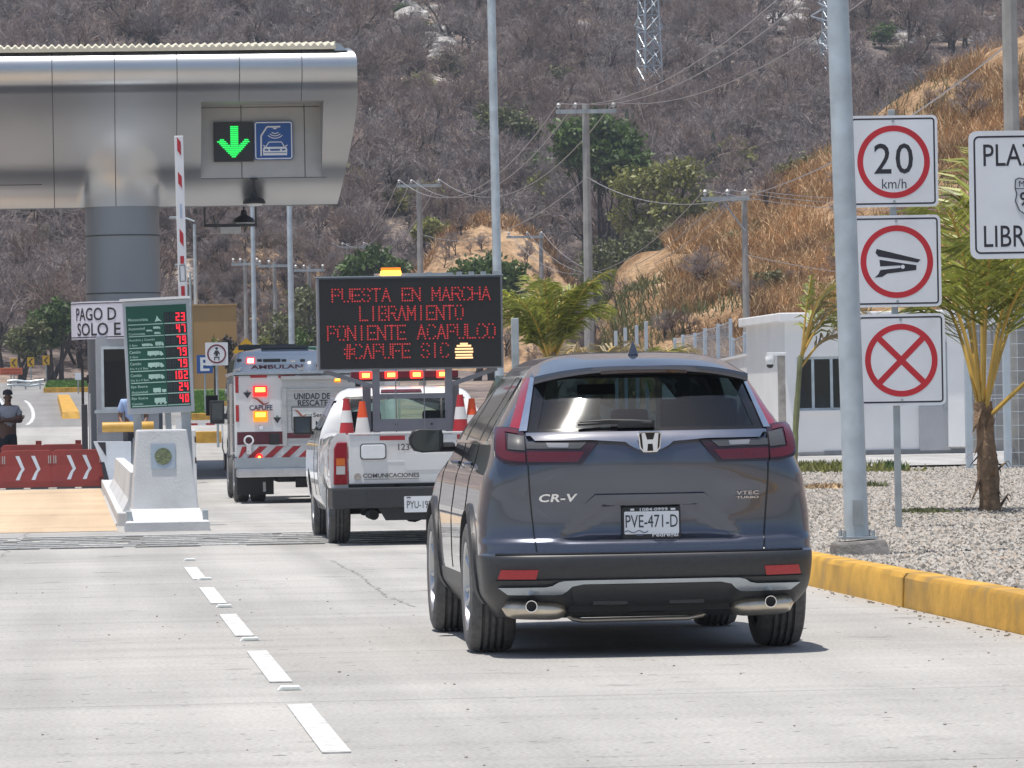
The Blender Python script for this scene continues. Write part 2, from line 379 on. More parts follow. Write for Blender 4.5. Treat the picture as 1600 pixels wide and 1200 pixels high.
# ---- ground and the big hill
def foot(x): return 236 + .35 * max(0, x - 8) + 6 * math.sin(x * .07)
def terr(x, y):
    z = road_z(min(y, 240)) - .05
    if y < 0: z = -.05
    if x > 5.3 and y < 100: z = gravel_z(y) - .12
    if x > 5.3 and y >= 100: z = max(z, .35)
    f = foot(x)
    if y > f:
        d = y - f; z += .175 * d + .00022 * d * d
        q = min(1, d / 25)
        z += q * (2.2 * mnoise.noise(Vector((x * .03, y * .025, 0))) + .7 * mnoise.noise(Vector((x * .11, y * .09, 4))))
    for sx in (-1,):
        e = (-70) - x
        if e > 0 and y > 100: z += .3 * e * min(1, (y - 100) / 60)
    e = x - 75
    if e > 0 and y > 90: z += .25 * e * min(1, (y - 90) / 60)
    return z
xs = np.concatenate([np.arange(-300, -60, 12), np.arange(-60, 90, 2.5), np.arange(90, 320, 12)])
yv = np.concatenate([np.arange(-260, 90, 14), np.arange(90, 230, 5), np.arange(230, 460, 2.5), np.arange(460, 900, 14)])
Vt = np.array([(x, y, terr(x, y)) for y in yv for x in xs]); nx = len(xs)
Ft = np.array([(j * nx + i, j * nx + i + 1, (j + 1) * nx + i + 1, (j + 1) * nx + i) for j in range(len(yv) - 1) for i in range(nx - 1)])
mh, t, b, new, link = nodes('hill_soil')
g = new('ShaderNodeNewGeometry')
n1 = new('ShaderNodeTexNoise'); n1.inputs['Scale'].default_value = .09; n1.inputs['Detail'].default_value = 7; link(g.outputs['Position'], n1.inputs[0])
n2 = new('ShaderNodeTexNoise'); n2.inputs['Scale'].default_value = 1.6; n2.inputs['Detail'].default_value = 6; link(g.outputs['Position'], n2.inputs[0])
r1 = ramp(new, [(.3, (.13, .11, .105)), (.48, (.22, .18, .165)), (.60, (.32, .25, .20)), (.70, (.42, .385, .36))]); link(n1.outputs[0], r1.inputs[0])
r2 = ramp(new, [(.3, (.45,) * 3), (.55, (1,) * 3), (.75, (1.35,) * 3)]); link(n2.outputs[0], r2.inputs[0])
mx = new('ShaderNodeMix'); mx.data_type = 'RGBA'; mx.blend_type = 'MULTIPLY'; mx.inputs[0].default_value = 1; link(r1.outputs[0], mx.inputs[6]); link(r2.outputs[0], mx.inputs[7])
link(mx.outputs[2], b.inputs['Base Color']); b.inputs['Roughness'].default_value = .95; b.inputs['Specular IOR Level'].default_value = .1
bp = new('ShaderNodeBump'); bp.inputs['Strength'].default_value = .8; bp.inputs['Distance'].default_value = .3; link(n2.outputs[0], bp.inputs['Height']); link(bp.outputs[0], b.inputs['Normal'])
K['hill'] = mh
o = np_obj('ground', Vt, Ft, mh, smooth=True); tag(o, kind='structure')

# ---- nearer banks of cut earth: lofted between a crest line and a foot line of places
def bank(name, crest, footl, mat, nu=120, nv=40, amp=.5, back=25.0, seed=0, bulge=.8):
    def along(pl, t):
        f = t * (len(pl) - 1); i = min(int(f), len(pl) - 2); return pl[i].lerp(pl[i + 1], f - i)
    rows = []
    for j in range(nv + 8):
        row = []
        for i in range(nu + 1):
            u = i / nu; c = along(crest, u); f = along(footl, u)
            if j <= nv:
                v = j / nv; p = f.lerp(c, v); p.z += bulge * math.sin(math.pi * v) * .6
            else:
                v = (j - nv) / 7; p = c + Vector(((c.x + 2) * back * v / c.y, back * v, -c.z * .15 * v * v))
            q = Vector((p.x * .22, p.y * .16, p.z * .35 + seed))
            k = min(1, min(j / 5, 1)); h = mnoise.fractal(q, 1.0, 2.1, 5)
            rid = abs(mnoise.noise(Vector((p.x * .55, p.z * .12, seed + 5))))
            p = p + Vector((0, -amp * (h - rid * .7) * k, amp * .7 * h * k)); row.append(p)
        rows.append(row)
    o = MB().grid(rows).build(name, mat, smooth=60); return o, rows
def soil(name, stops, scale=.35, det=.9):
    m, t, b, new, link = nodes(name); g = new('ShaderNodeNewGeometry')
    mp = new('ShaderNodeMapping'); mp.inputs['Scale'].default_value = (1, 1, .6); link(g.outputs['Position'], mp.inputs[0])
    n1 = new('ShaderNodeTexNoise'); n1.inputs['Scale'].default_value = scale; n1.inputs['Detail'].default_value = 9; n1.inputs['Roughness'].default_value = .62; link(mp.outputs[0], n1.inputs[0])
    n2 = new('ShaderNodeTexNoise'); n2.inputs['Scale'].default_value = scale * 9; n2.inputs['Detail'].default_value = 6; link(g.outputs['Position'], n2.inputs[0])
    r1 = ramp(new, stops); link(n1.outputs[0], r1.inputs[0]); r2 = ramp(new, [(.3, (.6,) * 3), (.65, (1.12,) * 3)]); link(n2.outputs[0], r2.inputs[0])
    mx = new('ShaderNodeMix'); mx.data_type = 'RGBA'; mx.blend_type = 'MULTIPLY'; mx.inputs[0].default_value = 1; link(r1.outputs[0], mx.inputs[6]); link(r2.outputs[0], mx.inputs[7])
    link(mx.outputs[2], b.inputs['Base Color']); b.inputs['Roughness'].default_value = .95; b.inputs['Specular IOR Level'].default_value = .1
    bp = new('ShaderNodeBump'); bp.inputs['Strength'].default_value = det; bp.inputs['Distance'].default_value = .15; link(n2.outputs[0], bp.inputs['Height']); link(bp.outputs[0], b.inputs['Normal'])
    return m
K['sand'] = soil('cut_sand', [(.3, (.26, .155, .085)), (.5, (.45, .30, .18)), (.7, (.54, .39, .25))])
K['drybank'] = soil('dry_bank_soil', [(.3, (.17, .105, .06)), (.46, (.30, .185, .10)), (.58, (.42, .28, .165)), (.72, (.52, .37, .23))], .6)
crest = [P(936, 505, 176), P(948, 470, 177), P(965, 435, 178), P(1000, 405, 180), P(1060, 378, 182), P(1120, 345, 184), P(1200, 300, 186), P(1290, 240, 187), P(1380, 170, 188), P(1470, 118, 188), P(1540, 85, 188), P(1640, 30, 188), P(1800, -60, 188), P(2100, -160, 188)]
footr = [P(925, 640, 170), P(945, 645, 160), P(1000, 645, 150), P(1100, 638, 146), P(1200, 636, 144), P(1300, 636, 142), P(1400, 636, 140), P(1500, 636, 138), P(1600, 636, 136), P(1700, 636, 134), P(1800, 636, 132), P(2000, 636, 130), P(2200, 636, 128), P(2400, 636, 126)]
o, bank_rows = bank('hillside', crest, footr, K['drybank'], 150, 50, .75, 40, 2, 1.2); tag(o, kind='structure')
crest = [P(640, 432, 262), P(668, 412, 262), P(690, 372, 263), P(722, 352, 264), P(757, 337, 264), P(800, 345, 264), P(835, 368, 263), P(862, 395, 262), P(885, 430, 261), P(905, 460, 260)]
fm = [P(x, 605, 246) for x in (600, 640, 670, 700, 740, 780, 820, 860, 890, 930)]
o, mound_rows = bank('earth_mound', crest, fm, K['sand'], 90, 40, .55, 9, 7, .6); tag(o, kind='structure')
K['sand2'] = soil('rubble_slope', [(.34, (.10, .078, .065)), (.46, (.20, .145, .10)), (.56, (.38, .26, .16)), (.70, (.50, .37, .25))], .9)
crest = [P(285, 470, 256), P(330, 395, 258), P(360, 350, 260), P(395, 345, 260), P(440, 372, 260), P(490, 385, 260), P(520, 410, 258), P(548, 470, 256)]
fm = [P(x, 610, 244) for x in (270, 310, 350, 390, 430, 470, 510, 560)]
o, rub_rows = bank('rubble_slope', crest, fm, K['sand2'], 90, 40, .9, 12, 17, .8); tag(o, kind='structure')

# fine cracks in the concrete
K['crack'] = plain('crack', (.24, .23, .22), .9)
def crack(p0, p1, seed, w_=.006):
    r_ = random.Random(seed); a, b_ = GP(*p0), GP(*p1); n = 26; d = (b_ - a); sd = Vector((-d.y, d.x, 0)).normalized(); mb = MB(); rows = []
    for i in range(n + 1):
        p = a + d * (i / n) + sd * (.05 * mnoise.noise(Vector((i * .7, seed, 0))) + r_.uniform(-.02, .02)); p.z = .0022; k = w_ * r_.uniform(.3, 1.2); rows.append([p - X_ * k, p + X_ * k])
    o = mb.grid(rows, flip=True).build('road_crack', K['crack']); tag(o, kind='structure')
crack((518, 876), (560, 898), 1); crack((560, 898), (600, 930), 2); crack((602, 931), (645, 948), 3); crack((0, 872), (40, 838), 4); crack((40, 838), (76, 795), 5)
# rubber and dirt trails left by wheels in the lane
# ================================================================== VEGETATION
K['twig'] = M('dry_twigs', (.25, .212, .205), .9, var=.3, scale=.8, island=.25)
K['twig2'] = M('dry_brown_twigs', (.25, .19, .165), .9, var=.3, scale=.8, island=.25)
K['bark'] = M('dark_bark', (.058, .048, .045), .9, var=.35, scale=3, bump=.4)
K['leaf'] = M('green_leaf', (.085, .14, .035), .5, var=.3, scale=1.2, island=.4, trans=.3)
K['leafy'] = M('yellow_green_leaf', (.21, .215, .06), .5, var=.3, scale=1.2, island=.4, trans=.3)
K['leafd'] = M('olive_leaf', (.13, .145, .06), .55, var=.3, scale=1.2, island=.4, trans=.25)
K['grass'] = M('green_grass', (.10, .20, .03), .6, var=.3, scale=3, island=.3, trans=.2)
K['straw'] = M('dry_straw', (.56, .385, .215), .8, var=.3, scale=.35, island=.5, dirt=(.27, .165, .10))
K['frond'] = M('palm_leaflet', (.30, .325, .06), .45, var=.35, scale=1.5, island=.45, trans=.3)
K['frondd'] = M('dry_palm_leaflet', (.34, .27, .15), .6, var=.3, scale=1.5, island=.4, trans=.2)
K['petiole'] = M('palm_stalk', (.50, .33, .07), .5, var=.25, scale=3)
K['stem'] = M('green_stem', (.17, .18, .08), .7, var=.3, scale=5)
K['palmtrunk'] = M('palm_trunk', (.23, .15, .09), .9, var=.45, scale=9, bump=.8, bscale=25)

def branches(seed, h=5.0, spread=.5, levels=(4, 4, 4, 5, 4), twig=.016):
    """bare tree: returns (trunk verts/faces, crown verts/faces)"""
    r = random.Random(seed); T = MB(); C = MB()
    def seg(mb, a, b, ra, rb, n):
        mb.cyl(a, b, ra, rb, n, caps=False)
    def grow(p, d, L, rad, lv):
        n = 2 if lv < 2 else 1; q = p; dd = d
        mb = T if lv < 2 else C
        pts = [q]
        for k in range(n):
            dd = (dd + Vector((r.gauss(0, .16), r.gauss(0, .16), r.gauss(.03, .1)))).normalized(); q2 = q + dd * (L / n)
            seg(mb, q, q2, rad * (1 - .35 * k / n), rad * (1 - .35 * (k + 1) / n), 5 if lv < 2 else 3); q = q2; pts.append(q)
        if lv >= len(levels): return
        for k in range(levels[lv]):
            t = r.uniform(.35, 1.0); i = min(int(t * n), n - 1); bp = pts[i].lerp(pts[i + 1], t * n - i)
            az = r.uniform(0, 6.283); tilt = r.uniform(.35, .95)
            o = dd.orthogonal().normalized(); o2 = dd.cross(o)
            nd = (dd * math.cos(tilt) + (o * math.cos(az) + o2 * math.sin(az)) * math.sin(tilt)); nd.z = nd.z * .85 + .12
            grow(bp, nd.normalized(), L * r.uniform(.5, .74), max(twig * .5, rad * r.uniform(.42, .6)), lv + 1)
    k = r.choice((1, 1, 2))
    for i in range(k):
        d = Vector((r.gauss(0, .18), r.gauss(0, .18), 1)).normalized()
        grow(Vector((r.uniform(-.15, .15), r.uniform(-.15, .15), -.25)), d, h * .42, h * .021, 0)
    return T, C
def mesh_of(mb, name, mat):
    o = mb.build(name, mat); me = o.data; bpy.data.objects.remove(o); return me
variants = []
for s_ in range(7):
    h = (4.6, 5.2, 4.2, 5.6, 3.8, 4.8, 3.2)[s_]
    T, C = branches(100 + s_, h, levels=(5, 4, 4, 4, 3) if s_ != 6 else (6, 5, 4, 3, 3))
    variants.append((mesh_of(T, 'trunk', K['bark']), mesh_of(C, 'crown', K['twig'] if s_ % 3 else K['twig2'])))

# places on the hill seen through the frame; nearest ones are trees of their own, the rest one wood
r_ = random.Random(21); spots = []
def in_view(x, y, z, mx=90, my=60):
    px, py = proj(x, y, z); return -mx < px < 1600 + mx and -my < py < 700
CI = CM.inverted()
def proj(x, y, z):
    q = CI @ Vector((x, y, z)); return 800 + FPX * q.x / -q.z, 600 - FPX * q.y / -q.z
ROCKY = [(692, 70, 26, 34), (600, 62, 40, 14), (640, 25, 40, 14), (765, 105, 30, 16), (1105, 100, 60, 26), (1225, 40, 40, 26), (1265, 95, 40, 16), (1430, 70, 40, 18), (1520, 40, 40, 14), (325, 22, 30, 20), (560, 195, 34, 18), (480, 250, 20, 14), (900, 60, 36, 12)]
spots = []
for _ in range(60000):
    y = r_.uniform(238, 520); x = r_.uniform(-14, 118)
    if r_.random() > .16: continue
    f = foot(x)
    if y < f + 1: continue
    z = terr(x, y); px, py = proj(x, y, z)
    if not (-120 < px < 1720 and -110 < py < 640): continue
    clear = mnoise.noise(Vector((x * .06, y * .04, 9)))
    if clear > .42: continue
    if any(abs(px - c_[0]) < c_[2] and -c_[3] * .4 < py - c_[1] < c_[3] * 1.9 for c_ in ROCKY) and r_.random() < .8: continue
    if 270 < px < 545 and 345 < py < 620 and y < 275: continue
    if 630 < px < 900 and 345 < py < 600 and y < 268: continue
    spots.append((y, x, z))
spots.sort()
near, far = [], spots
cell = {}
for s_ in spots: cell.setdefault((int(s_[1] / 4.5), int(s_[0] / 4.5)), s_)
firsts = sorted(cell.values())
near = [s_ for s_ in firsts if s_[0] < 330][:230]; ns = set(near); far = [s_ for s_ in spots if s_ not in ns]
for i, (y, x, z) in enumerate(near):
    tv, cv = variants[r_.randrange(7)]
    t_ = thing('bare_tree', 'leafless grey brown tree in the dry wood on the lower hillside', 'tree', (x, y, z), r_.uniform(0, 6.28), 'bare trees on the lower hillside')
    k = r_.uniform(.75, 1.2); t_.scale = (k, k, k * r_.uniform(.9, 1.15))
    for nm, me in (('trunk', tv), ('crown', cv)):
        o = bpy.data.objects.new(nm, me); COL.objects.link(o); o.parent = t_
print('trees', len(near), len(far))
def scatter(name, places, sources, label, cat, mats_first):
    """one object that instances several small meshes on the points of its own mesh"""
    me = bpy.data.meshes.new(name); n = len(places)
    me.from_pydata([p[:3] for p in places], [], [])
    a = me.attributes.new('rot', 'FLOAT', 'POINT'); a.data.foreach_set('value', [p[3] for p in places])
    a = me.attributes.new('siz', 'FLOAT', 'POINT'); a.data.foreach_set('value', [p[4] for p in places])
    a = me.attributes.new('pick', 'INT', 'POINT'); a.data.foreach_set('value', [p[5] for p in places])
    o = bpy.data.objects.new(name, me); COL.objects.link(o)
    ng = bpy.data.node_groups.new(name, 'GeometryNodeTree'); ng.interface.new_socket('Geometry', in_out='INPUT', socket_type='NodeSocketGeometry'); ng.interface.new_socket('Geometry', in_out='OUTPUT', socket_type='NodeSocketGeometry')
    N = ng.nodes.new; L = ng.links.new
    gi = N('NodeGroupInput'); go = N('NodeGroupOutput'); ip = N('GeometryNodeInstanceOnPoints'); L(gi.outputs[0], ip.inputs['Points'])
    gt = N('GeometryNodeGeometryToInstance')
    for so_ in reversed(sources):
        oi = N('GeometryNodeObjectInfo'); oi.inputs['Object'].default_value = so_; oi.inputs['As Instance'].default_value = False; L(oi.outputs['Geometry'], gt.inputs[0])
    L(gt.outputs[0], ip.inputs['Instance']); ip.inputs['Pick Instance'].default_value = True
    def attr(nm, ty):
        q = N('GeometryNodeInputNamedAttribute'); q.data_type = ty; q.inputs['Name'].default_value = nm; return q.outputs['Attribute']
    L(attr('pick', 'INT'), ip.inputs['Instance Index'])
    cx = N('ShaderNodeCombineXYZ'); L(attr('rot', 'FLOAT'), cx.inputs[2]); er = N('FunctionNodeEulerToRotation'); L(cx.outputs[0], er.inputs[0]); L(er.outputs[0], ip.inputs['Rotation'])
    L(attr('siz', 'FLOAT'), ip.inputs['Scale']); L(ip.outputs[0], go.inputs[0])
    md = o.modifiers.new('scatter', 'NODES'); md.node_group = ng
    tag(o, label, cat, kind='stuff'); return o
def joined(pairs, name):
    out = []
    for a, b_ in pairs:
        bm = bmesh.new(); bm.from_mesh(a); n0 = len(bm.faces); bm.from_mesh(b_)
        bm.faces.ensure_lookup_table()
        for f in bm.faces[n0:]: f.material_index = 1
        me = bpy.data.meshes.new(name); bm.to_mesh(me); bm.free(); me.materials.append(a.materials[0]); me.materials.append(b_.materials[0])
        out.append(bpy.data.objects.new(name, me))
    return out
src = joined(variants, 'wood_tree')
scatter('dry_wood', [(x, y, z, r_.uniform(0, 6.28), r_.uniform(.65, 1.2), r_.randrange(7)) for (y, x, z) in far], src, 'leafless grey purple dry wood covering the upper hillside', 'wood', None)

# pale boulders on the hill
def rock(seed, s=1.0):
    bm = bmesh.new(); bmesh.ops.create_icosphere(bm, subdivisions=2, radius=s)
    for v in bm.verts:
        v.co *= 1 + .45 * mnoise.noise(v.co * 1.3 / s + Vector((seed * 7, 0, 0))); v.co.z *= .6
    me = bpy.data.meshes.new('boulder'); bm.to_mesh(me); bm.free(); me.materials.append(K['boulder']); return me
K['boulder'] = M('pale_rock', (.40, .385, .37), .9, var=.35, scale=1.5, bump=.6, bscale=6)
rocks = [rock(i) for i in range(4)]
for i in range(230):
    c_ = ROCKY[i % len(ROCKY)]; px = c_[0] + r_.gauss(0, c_[2] * .55); py = c_[1] + r_.gauss(0, c_[3] * .5)
    if i > 195: px = r_.uniform(-20, 1620); py = r_.uniform(0, 330)
    d = ray(px, py); 
    for yy in np.arange(240, 520, 1.5):
        k = yy / d.y
        if CAM_H + d.z * k < terr(d.x * k, yy): break
    else: continue
    x = d.x * k; z = terr(x, yy)
    o = bpy.data.objects.new('boulder', rocks[i % 4]); COL.objects.link(o); s_ = .25 + 1.1 * r_.random() ** 2
    o.location = (x, yy, z + .15); o.scale = (s_ * r_.uniform(.8, 1.7), s_, s_ * r_.uniform(.7, 1.3)); o.rotation_euler = (0, 0, r_.uniform(0, 6))
    tag(o, 'pale grey boulder showing between the bare trees on the hill', 'boulder', 'pale boulders on the hillside')

def leaf_cloud(n, blobs, size, seed, up=.25):
    rs = np.random.RandomState(seed); out = []
    tot = sum(b[3] ** 2 for b in blobs)
    for (bx, by, bz, br, *sq) in blobs:
        k = int(n * br ** 2 / tot); sqz = sq[0] if sq else .8
        d = rs.normal(size=(k, 3)); d /= np.linalg.norm(d, axis=1)[:, None]
        r = br * rs.uniform(.30, 1.12, (k, 1)) ** .7
        nz = np.array([mnoise.noise(Vector((q[0] * 2.2, q[1] * 2.2, q[2] * 2.2 + bx))) for q in d])[:, None]
        c = d * r * (1 + .75 * nz); c[:, 2] *= sqz; out.append(c + (bx, by, bz))
    C = np.concatenate(out); k = len(C)
    u = rs.normal(size=(k, 3)); u /= np.linalg.norm(u, axis=1)[:, None]; w_ = rs.normal(size=(k, 3)); v = np.cross(u, w_); v /= np.linalg.norm(v, axis=1)[:, None]
    s1 = size * rs.uniform(.6, 1.3, (k, 1)); s2 = s1 * .45
    V = np.stack([C - u * s1, C + v * s2, C + u * s1, C - v * s2], 1).reshape(-1, 3)
    F = np.arange(k * 4).reshape(-1, 4); return V, F
def leafy_tree(name, label, loc, h, blobs, n, size, mat, seed, group=None, trunk_r=.12, ntr=1):
    t_ = thing(name, label, 'bush' if 'bush' in name else 'tree', loc, 0, group)
    mb = MB(); r = random.Random(seed)
    for b_ in blobs:
        p0 = Vector((r.uniform(-.2, .2) * ntr, r.uniform(-.1, .1), -.3)); p2 = Vector(b_[:3]); p1 = p0.lerp(p2, .5) + Vector((r.uniform(-.2, .2), 0, .2 * h * .2))
        mb.tube([p0, p0.lerp(p1, .6) + Vector((r.uniform(-.1, .1), 0, 0)), p1, p2], [trunk_r, trunk_r * .8, trunk_r * .55, trunk_r * .2], 6)
        for q in range(5):
            e = p2 + Vector((r.gauss(0, .5), r.gauss(0, .5), r.gauss(.2, .4))) * b_[3]; mb.tube([p1.lerp(p2, r.uniform(.3, 1)), e], [trunk_r * .25, trunk_r * .08], 4)
    mb.build('trunk', K['bark'], t_, smooth=60)
    V, F = leaf_cloud(n, blobs, size, seed); np_obj('crown', V, F, mat, t_)
    return t_
def hill_at(px, py):
    d = ray(px, py)
    for yy in np.arange(236, 520, 1.0):
        k = yy / d.y
        if CAM_H + d.z * k < terr(d.x * k, yy): break
    return Vector((d.x * k, yy, terr(d.x * k, yy)))
def blobs_px(base, Y, items):
    """crown clumps given where they stand in the photo: (px, py, radius px, depth offset)"""
    s = FPX / Y; out = []
    for px, py, rp, dy in items:
        p = P(px, py, Y) - base; out.append((p.x, dy, p.z, rp / s, .85))
    return out
def tree_at(name, label, px, py, Y, items, n, size, mat, seed, group=None, trunk_r=.14):
    b = P(px, py, Y)
    if Y > 210: b.z = terr(b.x, Y) - .05
    return leafy_tree(name, label, b, 5, blobs_px(b, Y, items), n, size, mat, seed, group, trunk_r, 3)
tree_at('green_tree', 'bright green dense tree behind the utility pole below the lattice tower', 945, 320, 262, [(895, 215, 34, 0), (935, 205, 38, .6), (975, 225, 34, .3), (985, 260, 32, -.3), (930, 250, 36, -.5), (900, 240, 26, .5), (960, 275, 30, 0)], 5200, .20, K['leaf'], 1)
tree_at('green_tree', 'yellow green open tree right of the tall wooden utility pole', 1030, 420, 250, [(985, 290, 34, 0), (1030, 280, 36, .4), (1070, 270, 30, 0), (1095, 320, 30, 0), (1040, 330, 38, -.5), (990, 345, 34, .5), (1075, 350, 26, 0)], 3900, .15, K['leafy'], 2)
tree_at('green_tree', 'olive green scrubby tree below the yellow green tree by the earth bank', 1000, 480, 236, [(960, 400, 34, 0), (1005, 385, 36, 0), (950, 450, 38, .5), (1040, 370, 28, .2), (925, 410, 26, 0)], 2800, .14, K['leafd'], 3)
tree_at('bush', 'dark green bush behind the message board left of the grey light pole', 575, 450, 240, [(560, 415, 24, 0), (590, 408, 26, 0), (620, 425, 22, 0), (545, 430, 18, 0)], 2600, .15, K['leaf'], 4)
tree_at('bush', 'dark green bush right above the message board in front of the sandy mound', 760, 470, 220, [(735, 425, 26, 0), (770, 420, 26, 0), (800, 430, 24, 0), (715, 440, 20, 0), (790, 455, 28, 0)], 3200, .15, K['leaf'], 5)
tree_at('bush', 'light green bush on top left edge of the sandy mound', 690, 385, 268, [(672, 358, 20, 0), (700, 362, 16, 0), (655, 365, 12, 0)], 1400, .15, K['leafy'], 6)
tree_at('green_tree', 'faint green tree on the hill behind the tall grey light pole', 800, 230, 300, [(770, 185, 26, 0), (800, 195, 30, 0), (830, 205, 18, 0), (760, 210, 18, 0)], 2400, .16, K['leafd'], 7)
tree_at('green_tree', 'green tree among bare trees at the foot of the hill left of the booth', 90, 545, 236, [(70, 500, 22, 0), (95, 490, 24, 0), (80, 530, 18, 0), (115, 510, 16, 0)], 2300, .16, K['leaf'], 8)
tree_at('bush', 'yellowish scrub bush left of the booth above the chevron signs', 40, 560, 234, [(30, 530, 22, 0), (55, 515, 18, 0), (50, 545, 20, 0)], 1500, .14, K['leafd'], 9)
tree_at('bush', 'green bush on the bare slope left of the sign post', 1250, 320, 196, [(1235, 272, 26, 0), (1262, 262, 22, 0)], 1400, .11, K['leafd'], 10)
tree_at('bush', 'green scrub growing on the dry bank above the fence', 1180, 400, 172, [(1150, 385, 28, 0), (1185, 375, 26, 0), (1170, 410, 24, 0)], 1800, .09, K['leafd'], 11)
tree_at('bush', 'small green bush on the lower right of the dry bank', 1215, 470, 160, [(1205, 440, 22, 0), (1225, 455, 20, 0)], 1100, .08, K['leafd'], 12)
tree_at('bush', 'grey green thicket at the foot of the rubble slope', 470, 560, 232, [(450, 510, 34, 0), (480, 470, 26, 0), (500, 520, 30, 0), (425, 540, 24, 0)], 2200, .13, K['leafd'], 13)
# columnar cactuses
def cactus(px, py, top, Y, label):
    b = P(px, py, Y); h = (py - top) / (FPX / Y); mb = MB(); r = random.Random(int(px))
    for i in range(3):
        x = (i - 1) * .34; hh = h * (1 if i == 1 else r.uniform(.6, .85))
        mb.tube([(x * .5, 0, -.4), (x, 0, hh * .35), (x, 0, hh * .8), (x, 0, hh)], [.11, .14, .13, .05], 8)
    o = mb.build('columnar_cactus', M('cactus', (.035, .05, .03), .7, var=.3), smooth=50); o.location = b; tag(o, label, 'cactus', 'columnar cactuses on the hill')
cactus(980, 215, 170, 300, 'dark columnar cactus beside the top of the utility pole')
cactus(1115, 260, 205, 300, 'dark columnar cactus alone on the hill right of the lattice tower')

# dry grass over the bank: blades rooted on the lofted surface
def grass_on(rows, n, hmin, hmax, seed, pred=None, wid=.018):
    rs = np.random.RandomState(seed); A = np.array([[tuple(p) for p in r] for r in rows]); nr, nc = A.shape[:2]
    i = rs.uniform(0, nr - 1.001, n * 2); j = rs.uniform(0, nc - 1.001, n * 2); i0 = i.astype(int); j0 = j.astype(int); fi = (i - i0)[:, None]; fj = (j - j0)[:, None]
    p = (A[i0, j0] * (1 - fi) + A[i0 + 1, j0] * fi) * (1 - fj) + (A[i0, j0 + 1] * (1 - fi) + A[i0 + 1, j0 + 1] * fi) * fj
    q = np.array([proj(*a) for a in p]); ok = (q[:, 0] > -40) & (q[:, 0] < 1700) & (q[:, 1] > -40)
    if pred is not None: ok &= np.array([pred(a, b_) for a, b_ in zip(p, q)])
    p = p[ok][:n]; n = len(p); h = rs.uniform(hmin, hmax, n)[:, None]
    lean = rs.normal(0, .45, (n, 3)); lean[:, 2] = 1; lean[:, 1] -= .3; lean /= np.linalg.norm(lean, axis=1)[:, None]
    sd = np.stack([np.cos(t_ := rs.uniform(0, 6.28, n)), np.sin(t_), np.zeros(n)], 1) * wid
    mid = p + lean * h * .6; tip = mid + (lean + np.stack([rs.normal(0, .5, n), rs.normal(-.2, .4, n), -rs.uniform(0, .9, n)], 1)) * h * .5
    V = np.stack([p - sd, p + sd, mid + sd * .7, mid - sd * .7, tip], 1).reshape(-1, 3)
    o = (np.arange(n) * 5)[:, None]
    F = np.concatenate([np.array([[0, 1, 2]]) + o, np.array([[0, 2, 3]]) + o, np.array([[3, 2, 4]]) + o])
    return V, F
def pr(a, q):
    v = mnoise.noise(Vector((a[0] * .35, a[1] * .1, a[2] * .35)))
    return v > -.18 and not (q[0] < 1050 - (q[1] - 390) * .1 and q[1] > 388)
V, F = grass_on(bank_rows, 85000, .30, .95, 5, pr, .017)
o = np_obj('dry_grass', V, F, K['straw']); tag(o, 'dry reddish brown grass covering the earth bank on the right', 'grass', kind='stuff')
V, F = grass_on(mound_rows[38:], 5000, .3, .8, 6, None, .03); o = np_obj('dry_grass', V, F, K['straw']); tag(o, 'thin dry grass along the top of the sandy mound', 'grass', kind='stuff')

# ---- palms
def frond(mb, base, d0, L, droop, nleaf, ll, seed, mi_stalk=0, mi_leaf=1, bare=.25, hang=.5):
    r = random.Random(seed); pts = []; p = Vector(base); d = Vector(d0).normalized(); n = 14
    for i in range(n + 1):
        pts.append(p.copy()); p = p + d * (L / n); d = (d + Vector((0, 0, -droop * (i / n) * .22))).normalized()
    mb.tube(pts, [.022 * (1 - .85 * i / n) + .003 for i in range(n + 1)], 5, mi_stalk)
    for k in range(nleaf):
        t = bare + (1 - bare) * k / nleaf; f = t * n; i = min(int(f), n - 1); b = pts[i].lerp(pts[i + 1], f - i); tg = (pts[i + 1] - pts[i]).normalized()
        side = tg.cross(Z_); side = side.normalized() if side.length > .05 else X_.copy()
        for s_ in (-1, 1):
            l = ll * (math.sin(math.pi * min(1, .18 + t * .8)) ** .6) * r.uniform(.75, 1.1)
            dv = (tg * r.uniform(.5, .9) + side * s_ * r.uniform(.6, .95) + Z_ * r.uniform(-.25, .3)).normalized()
            m1 = b + dv * l * .55; tip = m1 + (dv + Z_ * -hang * r.uniform(.8, 1.6)).normalized() * l * .5
            wv = (dv.cross(Z_).normalized() * .4 + tg * .6).normalized() * (.012 + .008 * r.random())
            mb.add([b - wv * .6, b + wv * .6, m1 + wv, m1 - wv, tip], [(0, 1, 2, 3), (3, 2, 4)], mi_leaf)
